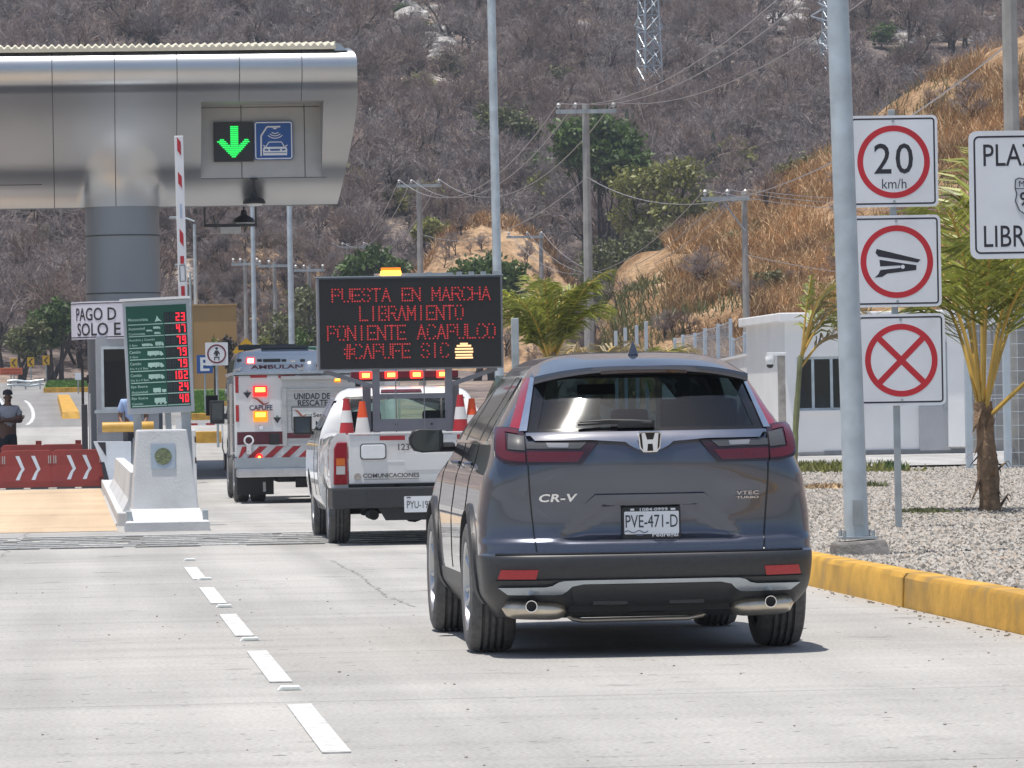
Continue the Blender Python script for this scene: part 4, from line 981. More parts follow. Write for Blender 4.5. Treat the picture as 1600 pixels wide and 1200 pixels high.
# ---- tall light poles
light_pole('tall pale grey light pole rising behind the message board', P(781, 600, 90).x, 90, .3, 13, .082, .070, -.004)
light_pole('slim grey light pole behind the canopy, nearer the yellow diamond sign', P(399, 600, 130).x, 130, road_z(130) - .2, 7.4, .07, .05, 0)
light_pole('slim grey light pole behind the right end of the canopy', P(457, 600, 130).x, 130, road_z(130) - .2, 7.4, .085, .065, 0)
light_pole('faraway light pole with a short arm beside the raised barrier arm', P(308, 600, 200).x, 200, road_z(200) - .2, P(306, 338, 200).z - road_z(200), .09, .06, 0, arm=-.7)
light_pole('faraway short light pole with a small arm left of the tan wall', P(300, 600, 190).x, 190, road_z(190) - .2, P(297, 412, 190).z - road_z(190), .05, .04, 0, arm=-.4)
# ================================================================== TOLL PLAZA (left)
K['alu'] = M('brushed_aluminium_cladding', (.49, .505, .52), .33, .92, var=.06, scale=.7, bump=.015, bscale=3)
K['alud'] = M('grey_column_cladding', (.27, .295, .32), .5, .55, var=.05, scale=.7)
K['seam'] = plain('seam', (.07, .07, .07), .7)
K['cream'] = M('cream_roof_sheet', (.62, .58, .46), .5, var=.1)
KC = 97.3; CX = P(192, 400, KC).x
TC = thing('toll_canopy', 'long brushed aluminium toll canopy with a rounded front edge on a round column', 'canopy', (0, 95, 0))
prof = []                                          # (distance behind the front, height) from the top lip down to the bottom lip
zT = P(300, 76, 95).z
for a in np.linspace(90, -78, 16): prof.append((.36 - .36 * math.cos(R(a)) if False else .36 * (1 - math.cos(R(a))) , zT - .36 + .36 * math.sin(R(a))))
pn = len(prof)
Pz = P(300, 322, 97.1).z
YB = 2.10; q0 = prof[-1]
for i in range(1, 15): t = i / 14; prof.append((q0[0] + (1.62 - q0[0]) * t, q0[1] + (Pz + .72 - q0[1]) * t + .10 * math.sin(math.pi * t)))
q0, q1, q2, q3 = Vector((1.62, Pz + .72)), Vector((1.90, Pz + .46)), Vector((2.08, Pz + .28)), Vector((YB, Pz))
for i in range(1, 11):
    t = i / 10; p = q0 * (1 - t) ** 3 + q1 * 3 * t * (1 - t) ** 2 + q2 * 3 * t * t * (1 - t) + q3 * t ** 3; prof.append((p.x, p.y))
def xend(y, z): return P(558, 100, 95 + y).x - .14 * max(0, (z - zT + .25) / .25) ** 2 if z > zT - .9 else P(558, 100, 95 + y).x - .42 * ((zT - .9 - z) / (zT - .9 - Pz)) ** 1.3
rx0, rx1 = P(311, 200, 97.6).x, P(498, 200, 97.6).x
zr1, zr0 = P(400, 168, 97.0).z, P(400, 276, 97.7).z
j0 = max(i for i, p in enumerate(prof) if p[1] > zr1); j1 = min(i for i, p in enumerate(prof) if p[1] < zr0)
rC = 57.5 / (8000 / KC)
def blend(x, y):
    """the underside runs smoothly into the round column"""
    d = abs(x - CX)
    if d > 2.2: return y
    c = (KC - 95) - math.sqrt(max(0, rC * rC - d * d)) if d < rC else (KC - 95) + (d - rC) * 2.2
    k = .55; h = max(0, k - abs(y - c)) / k; return min(y, c) - h * h * k * .25
def col(x): return [(min(x, xend(y, z)) if x < 99 else xend(y, z), blend(x, y), z) for y, z in prof]
xcols = [-26, -20, -14] + [P(81 + 97.7 * k, 100, 95).x for k in range(-8, 5)]
xcols = sorted(set([round(x, 3) for x in xcols if x < rx0 - .05] + [rx0, P(375, 100, 95.3).x, rx1, 100]))
seamx = [P(81 + 97.7 * k, 100, 95).x for k in range(-8, 5)]; xcols = sorted(set(xcols + [round(x, 3) for x in np.arange(CX - 2.1, min(CX + 2.1, rx0 - .03), .05)]))
fas = MB(); cols = [col(x) for x in xcols]
for a, b_, xa in zip(cols, cols[1:], xcols):
    hole = rx0 - .01 <= xa < rx1 - .01
    for i in range(len(prof) - 1):
        if hole and j0 <= i < j1: continue
        fas.add([a[i], b_[i], b_[i + 1], a[i + 1]], [(0, 3, 2, 1)])
fo = fas.build('fascia', K['alu'], TC, weld=True, smooth=40)
# recess: upright panel, ceiling and side walls
yb = prof[j1][0]; zb_ = prof[j1][1]; yt = prof[j0][0]; zt_ = prof[j0][1]
mb = MB(); mb.add([(rx0, yb, zb_), (rx1, yb, zb_), (rx1, yb, zt_), (rx0, yb, zt_)], [(0, 1, 2, 3)])
mb.add([(rx0, yt, zt_), (rx1, yt, zt_), (rx1, yb, zt_), (rx0, yb, zt_)], [(0, 3, 2, 1)])
for x, fl in ((rx0, 0), (rx1, 1)):
    side = [(x, prof[i][0], prof[i][1]) for i in range(j0, j1 + 1)] + [(x, yb, zt_)]; mb.add(side, [tuple(range(len(side)))[::-1] if fl else tuple(range(len(side)))])
mb.build('recess_panel', M('matt_cladding', (.44, .44, .435), .55, .5, var=.05), TC)
mb = MB()
for x in seamx:
    if rx0 - .01 < x < rx1 + .01: 
        sel = prof[:j0 + 1]
    else: sel = prof
    mb.tube([(min(x, xend(y, z)), blend(x, y) - .002, z) for y, z in sel[2:]], .009, 4)
for px in (375, 473): x = P(px, 200, 97.5).x; mb.b2(x - .008, x + .008, yb - .006, yb + .002, zb_, zt_)
mb.tube([(x, prof[j1 + 1][0] - .002, prof[j1 + 1][1]) for x in (-26, CX - 1.5)], .009, 4); mb.tube([(x, yb - .002, zb_) for x in (rx0, 4.9)], .008, 4)
zq = P(300, 172, 97.5).z
mb.tube([(rx0 + .02, yb - .004, zq), (rx1 - .02, yb - .004, zq)], .008, 4)
mb.build('seam', K['seam'], TC)
# end cap, underside, back and roof
mb = MB(); capv = [(xend(y, z), y, z) for y, z in prof] + [(4.9, 2.6, Pz), (4.9, 2.7, zT - 1.2), (5.2, 12, zT - 1.2), (5.3, 12.3, zT - .4), (5.3, 12, zT)]
mb.add(capv, [tuple(range(len(capv)))]); mb.build('end_cap', K['alu'], TC)
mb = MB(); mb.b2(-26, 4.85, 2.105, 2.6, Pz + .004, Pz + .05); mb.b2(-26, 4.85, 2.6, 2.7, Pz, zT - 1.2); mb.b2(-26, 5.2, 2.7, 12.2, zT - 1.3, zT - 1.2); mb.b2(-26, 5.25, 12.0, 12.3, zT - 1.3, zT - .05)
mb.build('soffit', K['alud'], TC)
rows = []; xs_ = np.linspace(-26, 5.02, 1600)
for y, dz in ((.1, .06), (.35, .11), (6, .45), (12.2, .15)): rows.append([(x, y, zT + dz + .026 * math.sin(x * 2 * math.pi / .135)) for x in xs_])
mb = MB(); mb.grid(rows); mb.grid([[(x, .1, zT - .03) for x in xs_], rows[0]]); mb.build('roof', K['cream'], TC, smooth=60)
mb = MB(); mb.add([(5.0, .1, zT - .06), (5.24, .12, zT - .06), (5.24, 12.2, zT - .06), (5.0, 12.2, zT - .06), (5.0, .1, zT + .10), (5.12, .12, zT + .06), (5.12, 12.2, zT + .12), (5.0, 12.2, zT + .2)], [(0, 1, 5, 4), (4, 5, 6, 7), (1, 2, 6, 5)]); mb.build('roof_edge', K['alu'], TC)
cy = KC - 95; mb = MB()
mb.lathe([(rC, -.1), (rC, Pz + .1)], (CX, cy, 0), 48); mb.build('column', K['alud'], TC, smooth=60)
mb = MB()
for py in (369, 459): z = P(192, py, KC).z; mb.lathe([(rC + .001, z - .012), (rC + .008, z - .012), (rC + .008, z + .012), (rC + .001, z + .012)], (CX, cy, 0), 48)
mb.build('column_joint', K['seam'], TC)
# lane signal and toll-tag sign on the recess panel
ly = 95 + yb
def on_panel(px, py): return P(px, py, ly - .1)
K['ledg'] = emit('green_led', (.02, 1.0, .14), 1.0, (.0, .1, .02)); K['ledback'] = plain('led_back', (.012, .013, .014), .4)
c = on_panel(365, 221.5); kk = 8000 / ly
sg = thing('lane_signal', 'black square LED lane signal showing a green downward arrow', 'lane signal', c)
mb = MB(); mb.b2(-.375, .375, 0, .09, -.375, .375); mb.build('housing', K['ledback'], sg, bevel=.01)
mb = MB()
poly = [(-.065, .30), (.085, .30), (.085, -.08), (.22, .06), (.31, .02), (.02, -.30), (-.03, -.30), (-.31, .0), (-.22, .07), (-.065, -.08)]
def inside(x, y, p):
    r_ = False; n = len(p)
    for i in range(n):
        (x1, y1), (x2, y2) = p[i], p[(i + 1) % n]
        if (y1 > y) != (y2 > y) and x < (x2 - x1) * (y - y1) / (y2 - y1) + x1: r_ = not r_
    return r_
for r_i in range(17):
    y = .30 - .6 * (r_i + .5) / 17; x = -.33; run = None
    while x < .34:
        i_ = inside(x, y, poly)
        if i_ and run is None: run = x
        if not i_ and run is not None: mb.b2(run, x, -.012, -.002, y - .0125, y + .0125); run = None
        x += .01
mb.build('arrow', K['ledg'], sg)
c = on_panel(427.5, 219.5); K['blue'] = M('sign_blue', (.012, .085, .33), .45, var=.05)
sg = thing('toll_tag_sign', 'blue square sign with a white car under a gantry beside the green arrow', 'sign', c); S_ = .735
mb = MB(); mb.prism(rrect(S_, S_, .06), (0, .05, 0), t=.05); mb.build('panel', K['blue'], sg)
mb = MB(); border(mb, (0, 0, 0), S_ - .03, S_ - .03, .05, .022, .004)
def bar(a, b_, w_=.012): mb.tube([(a[0], -.004, a[1]), (b_[0], -.004, b_[1])], w_, 4)
g = [(-.24, -.29), (-.235, .09), (-.12, .26), (.13, .26)]
for a, b_ in zip(g, g[1:]): bar(a, b_, .02)
mb.prism([(-.02, .24), (.08, .24), (.05, .215), (.01, .215)][::-1], (0, 0, 0), t=.006)
for r_, w_ in ((.05, 38), (.095, 42), (.14, 45)): mb.ring((.03, 0, .235 - .0), r_ + .045, r_ + .06, t=.005, n=14, ea=R(270 - w_), eb=R(270 + w_))
car = [(-.15, -.12), (-.09, -.03), (.15, -.03), (.20, -.12)]
for a, b_ in zip(car, car[1:]): bar(a, b_, .012)
mb.prism([(-.185, -.12), (.235, -.12), (.255, -.17), (.25, -.28), (-.2, -.28), (-.205, -.17)][::-1], (0, 0, 0), t=.005); bar((-.2, -.09), (-.16, -.11)); bar((.22, -.11), (.26, -.09))
mb.build('pictogram', K['signwhite'], sg)
mb = MB(); mb.prism([(-.17, -.155), (-.1, -.165), (-.11, -.195), (-.17, -.185)], (0, -.006, 0), t=.003); mb.prism([(.22, -.155), (.15, -.165), (.16, -.195), (.22, -.185)], (0, -.006, 0), t=.003); mb.prism([(-.08, -.16), (.13, -.16), (.11, -.195), (-.06, -.195)], (0, -.006, 0), t=.003); mb.b2(-.19, .24, -.009, -.006, -.235, -.225)
mb.build('pictogram_detail', K['blue'], sg)
def hang_lamp(px, py, Y, up, label):
    c = P(px, py, Y); t_ = thing('hanging_lamp', label, 'lamp', c, 0, 'lamps hanging under the canopy')
    mb = MB(); mb.cyl((0, 0, 0), (0, 0, up), .018, n=8); mb.cyl((0, 0, up - .03), (0, 0, up), .07, n=12); mb.build('rod', K['black'], t_)
    mb = MB(); mb.lathe([(0, .1), (.05, .1), (.07, .0), (.19, -.07), (.22, -.13), (.21, -.15), (0, -.15)], (0, 0, 0), 18); mb.build('shade', K['black'], t_, smooth=40)
    mb = MB(); mb.lathe([(.0, -.152), (.16, -.152), (.14, -.19), (0, -.2)], (0, 0, 0), 18); mb.build('lens', K['white'], t_, smooth=40)
hang_lamp(397, 306, 96.85, .34, 'black bell lamp hanging just over the lower lip of the canopy')
hang_lamp(381, 336, 101.5, 1.9, 'black bell lamp hanging lower behind the canopy lip')
t_ = thing('lane_gantry_bracket', 'thin dark bracket with a pale light box hanging below the canopy', 'bracket', P(360, 352, 100)); kk = 80.
mb = MB(); mb.b2(-.52, .52, -.03, .03, -.03, .03); mb.cyl((-.5, 0, 0), (-.5, 0, 1.9), .018, n=6); mb.cyl((.5, 0, 0), (.5, 0, 1.9), .018, n=6); mb.build('frame', K['darkgrey'], t_)
mb = MB(); mb.b2(-.2, .2, -.08, .08, -.16, -.032); mb.build('light_box', K['white'], t_, bevel=.01)

# ---- toll booth
BX0, BX1, BY = P(140, 600, 93).x, P(246, 600, 93).x, 93.0
TB = thing('toll_booth', 'grey toll booth under a curved white sign at the canopy column', 'toll booth', (CX, BY, .22)); ox = CX
def B(px, py, Y=93.): p = P(px, py, Y); return p.x - ox, p.z - .22
x0 = B(141, 0)[0]; x1 = -x0; zr = B(192, 532)[1]; zs = B(192, 640)[1]; zw = B(192, 541)[1]; xw = B(148, 0)[0]
K['booth'] = M('booth_grey_steel', (.34, .37, .41), .45, .3, var=.08)
mb = MB(); mb.b2(x0, x1, 0, .06, 0, zs - .04); mb.b2(x0, xw, 0, .08, zs - .04, zr); mb.b2(-xw, x1, 0, .08, zs - .04, zr); mb.b2(xw, -xw, 0, .08, zw, zr); mb.b2(x0, x0 + .06, .08, 3.3, 0, zr); mb.b2(x1 - .06, x1, .08, 3.3, 0, zr); mb.b2(x0, x1, 3.3, 3.36, 0, zr); mb.b2(x0, x1, 0, 3.36, zr, zr + .08)
mb.build('wall', K['booth'], TB)
wf = MB(); wf.b2(xw, xw + .05, -.012, .05, zs, zw); wf.b2(-xw - .05, -xw, -.012, .05, zs, zw); wf.b2(xw + .05, -xw - .05, -.012, .05, zs, zs + .05); wf.b2(xw + .05, -xw - .05, -.012, .05, zw - .05, zw); wo = wf.build('window', K['galv'], TB)
mb = MB(); mb.b2(xw + .05, -xw - .05, .02, .028, zs + .05, zw - .05); mb.build('pane', glass('booth_glass', (.10, .11, .12), .02), wo)
mb = MB(); mb.b2(x0 - .05, x1 + .05, -.03, -.002, zs - .06, zs - .002); mb.build('sill', K['galv'], TB)
# curved sign
zc0, zc1 = B(192, 529)[1], B(192, 470)[1]; rS = 1.02
arc = lambda a, r: (r * math.sin(a), .95 - r * math.cos(a))
mb = MB(); rows = [[(*arc(R(a), rS), z) for a in range(-78, 79, 3)] for z in (zc0, zc1)]; mb.grid(rows); rows2 = [[(*arc(R(a), rS - .04), z) for a in range(-78, 79, 3)] for z in (zc0, zc1)]; mb.grid(rows2, flip=True); mb.grid([rows2[0], rows[0]]); mb.grid([rows[1], rows2[1]])
cs = mb.build('sign_band', M('sign_band_lilac_white', (.62, .62, .72), .5, var=.04), TB, smooth=40)
mb = MB()
for z in (zc0 + .035, zc1 - .035): mb.grid([[(*arc(R(a), rS + .004), z + d) for a in range(-78, 79, 3)] for d in (-.009, .009)])
def curved(st, xa, w_, zc, h):
    g, f = glyphs(st, .012, 1.0); mb.add([(*arc(xa + (p[0] + .5) * w_ / rS, rS + .006), zc + p[1] * h) for p in g], f)
s93 = 8000 / 92.1
curved('PAGO D', R(-62), .92, B(160, 489, 92.2)[1], .235); curved('SOLO E', R(-60), .96, B(160, 513, 92.2)[1], .235)
mb.build('lettering', K['signblack'], cs)
# yellow guard rail in front of the booth
p = P(200, 667, 91.5); t_ = thing('guard_rail', 'thick yellow horizontal guard tube in front of the booth', 'guard rail', p); mb = MB()
mb.cyl((-.46, 0, 0), (.46, 0, 0), .092, n=20); mb.build('tube', M('yellow_guard_paint', (.52, .30, .05), .5, var=.15, scale=5), t_, smooth=40, bevel=.01)
mb = MB(); [mb.cyl((x, .02, -1.0), (x, .02, -.05), .04, n=10) for x in (-.05, .36)]; mb.build('leg', K['darkgrey'], t_)
# ---- island: kerbed plinth, side barrier, nose block
a = thing('traffic_island', 'long raised pale concrete toll island with sloping painted nose', 'traffic island', (0, 0, 0))
mb = MB(); mb.b2(.52, 1.48, 60.2, 92, -.05, .16); mb.b2(.34, 1.65, 92, 100, -.05, .22); mb.build('platform', K['islandc'], a, bevel=.02)
jp = [(.50, 0), (.56, .10), (.66, .30), (.69, .62), (.83, .62), (.85, .162)]
rows = [[(x, y, z) for x, z in jp] for y in np.linspace(60.6, 82, 14)]
mb = MB(); mb.grid(rows, flip=True); n = len(jp); mb.add(rows[0], [tuple(range(n))]); mb.add(rows[-1], [tuple(range(n))[::-1]]); mb.build('side_barrier', K['islandc'], a)
def w91(px, py, Y=90.9): p = P(px, py, Y); return (p.x, p.z)
K['palebl'] = M('pale_blue_white_paint', (.60, .66, .74), .6, var=.08)
mb = MB(); poly = [w91(146, 690), w91(205, 690), w91(205, 756), w91(170, 756), w91(160, 725)]; mb.prism(poly[::-1], (0, 90.9, 0), t=.9, N=Y_); mb.build('painted_nose', K['palebl'], a)
mb = MB(); mb.prism([w91(152, 691), w91(165, 691), w91(166, 713)][::-1], (0, 90.897, 0), t=.003, N=-Y_); mb.prism([w91(158, 722), w91(163, 722), w91(172, 756), w91(163, 756)][::-1], (0, 90.897, 0), t=.003, N=-Y_); mb.build('black_stripe', K['signblack'], a)
# nose block with round plaque
NB = thing('nose_block', 'pale concrete island nose block with a round green plaque on its face', 'concrete block', (1.05, 57, 0))
hw = .47; mb = MB()
mb.add([(-hw, 0, -.05), (hw, 0, -.05), (hw, 0, .10), (-hw, 0, .10), (-.38, 1.0, .235), (.38, 1.0, .235), (-.38, 2.6, .235), (.38, 2.6, .235), (-hw, 2.6, -.05), (hw, 2.6, -.05), (-.44, .3, .12), (.44, .3, .12)],
       [(0, 1, 2, 3), (3, 2, 11, 10), (10, 11, 5, 4), (4, 5, 7, 6), (0, 3, 10, 4, 6, 8), (1, 9, 7, 5, 11, 2), (6, 7, 9, 8)])
mb.build('base', K['islandc'], NB)
bw = lambda px, py, Y=58.05: (P(px, py, Y).x - 1.05, P(px, py, Y).z)
b0, b1, t0, t1 = bw(206, 796), bw(311, 793), bw(214, 672), bw(292, 669)
z0, z1 = b0[1], t0[1]
mb = MB(); mb.add([(b0[0], 1.05, z0), (b1[0], 1.05, z0), (t1[0], 1.12, z1), (t0[0], 1.12, z1), (b0[0], 2.35, z0), (b1[0], 2.35, z0), (t1[0], 2.25, z1), (t0[0], 2.25, z1)], [(0, 1, 2, 3), (5, 4, 7, 6), (3, 2, 6, 7), (4, 0, 3, 7), (1, 5, 6, 2)])
mb.build('tower', K['islandc'], NB, bevel=.02)
nv = Vector((0, -1, .08)).normalized(); Vt_ = Vector((0, .08, 1)).normalized(); c = bw(255, 713); f_ = (c[1] - z0) / (z1 - z0); cc = (c[0], 1.05 + .07 * f_ - .004, c[1])
mb = MB(); mb.prism(rrect(.275, .285, .006), cc, X_, Vt_, .01); pq = mb.build('plaque', M('zinc_plaque', (.36, .43, .50), .5, .3, var=.08), NB)
mb = MB(); mb.disc(Vector(cc) + Vector((0, -.011, 0)), .095, X_, Vt_, .006, 32); mb.build('medallion', M('verdigris_bronze', (.14, .17, .09), .6, .2, var=.35, scale=30, bump=.8, bscale=60), pq)
mb = MB(); 
for x in (-.42, .43): mb.b2(x - .03, x + .03, .25, .9, -.02, .22)
mb.build('steel_edge', K['galvd'], NB)
mb = MB()
for px, py in ((297, 676), (298, 692), (296, 662)): q = bw(px, py); mb.b2(q[0] - .008, q[0] + .008, 1.02, 1.06, q[1] - .03, q[1] + .03)
# ---- price board
p = P(246, 700, 59.6); PB = thing('toll_price_board', 'green toll price board with red digits in a grey steel frame', 'price board', (p.x, 59.6, .16)); PB.rotation_euler = (0, R(-1.9), 0)
sb = 8000 / 59.6
def Q(px, py): v = P(px, py, 59.6) - Vector((p.x, 59.6, .16)); a = R(1.9); return (v.x * math.cos(a) - v.z * math.sin(a) * -1 if False else v.x * math.cos(a) + v.z * math.sin(a), -v.x * math.sin(a) + v.z * math.cos(a))
cA, cB, cC, cD = Q(192, 472), Q(297, 466), Q(303, 641), Q(199, 650)
L_, R_ = (cA[0] + cD[0]) / 2, (cB[0] + cC[0]) / 2; T_, B_ = (cA[1] + cB[1]) / 2, (cC[1] + cD[1]) / 2
mb = MB(); mb.b2(L_, R_, 0, .16, B_, T_); mb.build('frame', M('board_frame', (.42, .46, .50), .4, .4, var=.08), PB, bevel=.012)
mb = MB(); mb.b2(L_ - .03, R_ + .01, -.05, .2, T_ + .002, T_ + .03); mb.build('top_flashing', K['white'], PB)
gl_, gr_, gt_, gb_ = L_ + .035, R_ - .042, T_ - .06, B_ + .07
K['bgreen'] = M('board_green', (.006, .085, .055), .4, var=.08); pan = MB().b2(gl_, gr_, -.004, -.001, gb_, gt_).build('panel', K['bgreen'], PB)
mb = MB(); x = (L_ + .02); [mb.b2(a, b_, .05, .12, -.05 + dz, B_ - .003) for a, b_, dz in ((L_ + .06, L_ + .155, 0), (L_ + .43, L_ + .50, 0), (R_ - .16, R_ - .05, 0))]; mb.build('post', K['galvd'], PB)
K['pale'] = M('board_lettering', (.45, .66, .58), .5, var=.1); K['digit'] = emit('red_led', (1.0, .02, .04), 1.6, (.1, 0, 0)); K['digoff'] = plain('led_off', (.045, .05, .06), .4); K['digback'] = plain('digit_back', (.01, .022, .024), .4)
rowsT = [('Motocicleta', '', '23'), ('Automóvil', 'Camioneta', '47'), ('Autobús y Camión', '2 Ejes', '79'), ('Camión', '3 Ejes', '79'), ('Camión', 'De 4 a 5 Ejes', '79'), ('Camión', 'De 6 a 9 Ejes', '102'), ('Eje Extra', 'Automóvil', '24'), ('Eje Extra', 'Camión', '40')]
SEG = {'0': 'abcdef', '1': 'bc', '2': 'abged', '3': 'abgcd', '4': 'fgbc', '7': 'abc', '9': 'abcdfg', '8': 'abcdefg'}
def seg7(mb, ch, cx, cz, w_, h, t, y):
    for s_ in SEG[ch]:
        x0, x1 = cx - w_ / 2, cx + w_ / 2
        r_ = {'a': (x0, x1, cz + h / 2 - t, cz + h / 2), 'g': (x0, x1, cz - t / 2, cz + t / 2), 'd': (x0, x1, cz - h / 2, cz - h / 2 + t), 'f': (x0, x0 + t, cz, cz + h / 2), 'b': (x1 - t, x1, cz, cz + h / 2), 'e': (x0, x0 + t, cz - h / 2, cz), 'c': (x1 - t, x1, cz - h / 2, cz)}[s_]
        mb.b2(r_[0] + .002, r_[1] - .002, y - .003, y, r_[2] + .002, r_[3] - .002)
tx, dg, do, db, ic = MB(), MB(), MB(), MB(), MB()
pw = gr_ - gl_; xs_ = gl_ + pw * .625; hh = (gt_ - .09 - gb_ - .01) / 8; N_ = 8
def truck(x, z, w_, h, kind):
    if kind == 'moto': ic.prism([(x, z), (x + .2 * w_, z + .45 * h), (x + .35 * w_, z + h), (x + .55 * w_, z + .55 * h), (x + w_, z), (x + .6 * w_, z + .15 * h), (x + .3 * w_, z + .1 * h)][::-1], (0, -.004, 0), t=.003); return
    if kind == 'trailer': ic.b2(x, x + w_ * .6, -.007, -.004, z + .12 * h, z + h); ic.b2(x + w_ * .68, x + w_, -.007, -.004, z + .12 * h, z + .7 * h)
    elif kind == 'box': ic.b2(x, x + w_ * .92, -.007, -.004, z + .25 * h, z + h); ic.b2(x + w_ * .86, x + w_, -.0075, -.0045, z + .15 * h, z + .35 * h)
    else: ic.prism([(x, z + .2 * h), (x + w_ * .72, z + .2 * h), (x + w_ * .72, z + h), (x, z + h)][::-1], (0, -.004, 0), t=.003); ic.prism([(x + w_ * .74, z + .15 * h), (x + w_, z + .15 * h), (x + w_ * .98, z + .45 * h), (x + w_ * .86, z + .9 * h), (x + w_ * .74, z + .9 * h)][::-1], (0, -.004, 0), t=.003)
    for f_ in (.18, .5, .86): ic.disc((x + w_ * f_, -.0078, z + .12 * h), .14 * h, t=.002, n=10)
for i, (a, b_, d) in enumerate(rowsT):
    zt = gt_ - .065 - i * hh if i else gt_ - .03; zb = gt_ - .09 - (i + 1) * hh + .012; zm = (gt_ - .09 - i * hh + zb) / 2
    tx.b2(gl_ + .02, xs_ - .012, -.007, -.004, zb - .007, zb + .003); tx.b2(xs_, gr_ - .01, -.007, -.004, zb - .007, zb + .003)
    wa = min(.30, .021 * len(a)); two = bool(b_)
    tx.text(a, (gl_ + .02 + wa / 2, -.003, zm + (.026 if two else -.005)), wa, .034, off=.01)
    if two: wb_ = .016 * len(b_) if b_[0] in 'D23' else .021 * len(b_); tx.text(b_, (gl_ + .02 + wb_ / 2, -.003, zm - .034), wb_, .028, off=.01)
    if i == 0: truck(xs_ - .11, zm - .04, .085, .075, 'moto')
    elif i == 1: truck(xs_ - .13, zm + .012, .085, .03, 't'); truck(xs_ - .21, zm - .014, .07, .022, 't'); truck(xs_ - .12, zm - .05, .075, .028, 't')
    elif i == 2: truck(xs_ - .27, zm - .05, .13, .035, 't'); truck(xs_ - .115, zm - .05, .1, .05, 't')
    elif i < 6: truck(xs_ - .21, zm - .03, .185, .06, 't')
    elif i == 6: truck(xs_ - .165, zm - .05, .15, .055, 'trailer')
    else: truck(xs_ - .155, zm - .05, .14, .075, 'box')
    db.b2(xs_, gr_ - .008, -.0072, -.0042, zb + .012, zb + .012 + .115)
    zz = zb + .07; wd = (gr_ - .012 - xs_) / 4; n = len(d)
    for k in range(4):
        cx = xs_ + wd * (k + .5) + .002; kk_ = k - (4 - n)
        if kk_ >= 0: seg7(dg, d[kk_], cx, zz, wd * .74, .098, .017, -.0105)
        else: seg7(do, '8', cx, zz, wd * .66, .085, .012, -.0095)
tx.build('lettering', K['pale'], pan); ic.build('pictograms', K['pale'], pan); db.build('digit_window', K['digback'], pan); dg.build('lit_digits', K['digit'], pan); do.build('unlit_digits', K['digoff'], pan)
# ---- raised barrier arm with its cabinet
p = P(294, 700, 61.0); BA = thing('barrier_gate', 'raised white barrier arm with red slanted bands behind the price board', 'barrier gate', (p.x, 61, .16)); BA.rotation_euler = (0, R(-.6), 0)
top = P(285, 212, 61).z - .16; mb = MB(); mb.b2(-.055, .05, 0, .05, .6, top); arm = mb.build('arm', M('arm_white', (.70, .72, .75), .4, var=.05), BA, bevel=.008)
mb = MB()
for ya, yb_, sl_ in ((214, 243, 1), (268, 294, 1), (357, 385, 1), (400, 412, 0), (447, 462, 0)):
    za, zb = P(285, yb_, 61).z - .16, P(285, ya, 61).z - .16; dz = .06 * sl_
    mb.prism([(-.024, za + dz), (.02, za - .0), (.02, zb - dz), (-.024, zb)], (0, -.001, 0), t=.003)
mb.build('red_band', K['red'], arm)
mb = MB(); z0_ = P(285, 341, 61).z - .16; mb.b2(-.012, .012, -.004, -.001, z0_, z0_ + .17); mb.build('faded_print', plain('faded_blue_print', (.35, .45, .6), .5), arm)
mb = MB(); z0_ = P(285, 440, 61).z - .16; border(mb, (-.002, -.001, z0_ + .1), .07, .2, .01, .008, .004); mb.build('label_frame', K['darkgrey'], arm)
mb = MB(); mb.b2(-.09, .10, -.06, .3, -.02, .95); cb = mb.build('cabinet', K['white'], BA, bevel=.012)
mb = MB(); [mb.b2(.085, .101, -.066, -.061, z, z + .07) for z in (.55, .80)]; mb.build('hinge', K['black'], cb)
# ---- dark barrier post left of the booth
p = P(133, 705, 94); t_ = thing('barrier_post', 'dark two part steel post with a yellow foot left of the booth', 'post', (p.x, 94, .04)); kk = 8000 / 94
z1_, z2_ = P(133, 632, 94).z - .04, P(131, 562, 94).z - .04
mb = MB(); mb.b2(-.055, .055, -.06, .06, 0, z1_); mb.build('lower_post', K['darkgrey'], t_, bevel=.01)
mb = MB(); mb.b2(-.05, .0, -.035, .035, z1_ + .001, z2_); mb.build('upper_post', K['black'], t_, bevel=.006)
mb = MB(); zz = P(137, 592, 94).z - .04; mb.b2(.0, .09, -.03, .03, zz - .03, zz + .03); mb.b2(.05, .09, -.05, .04, zz - .08, zz + .07); mb.build('reader', K['black'], t_)
mb = MB(); mb.cyl((-.05, -.08, 0), (-.05, -.08, .32), .07, .06, n=14); mb.build('yellow_foot', K['curb'], t_)
p = P(142, 705, 93.6); o = MB().cyl((0, 0, 0), (0, 0, P(142, 615, 93.6).z - .04), .018, n=8).build('white_rod', K['white']); o.location = (p.x, 93.6, .04); tag(o, 'slim white upright rod between the dark post and the booth', 'rod')

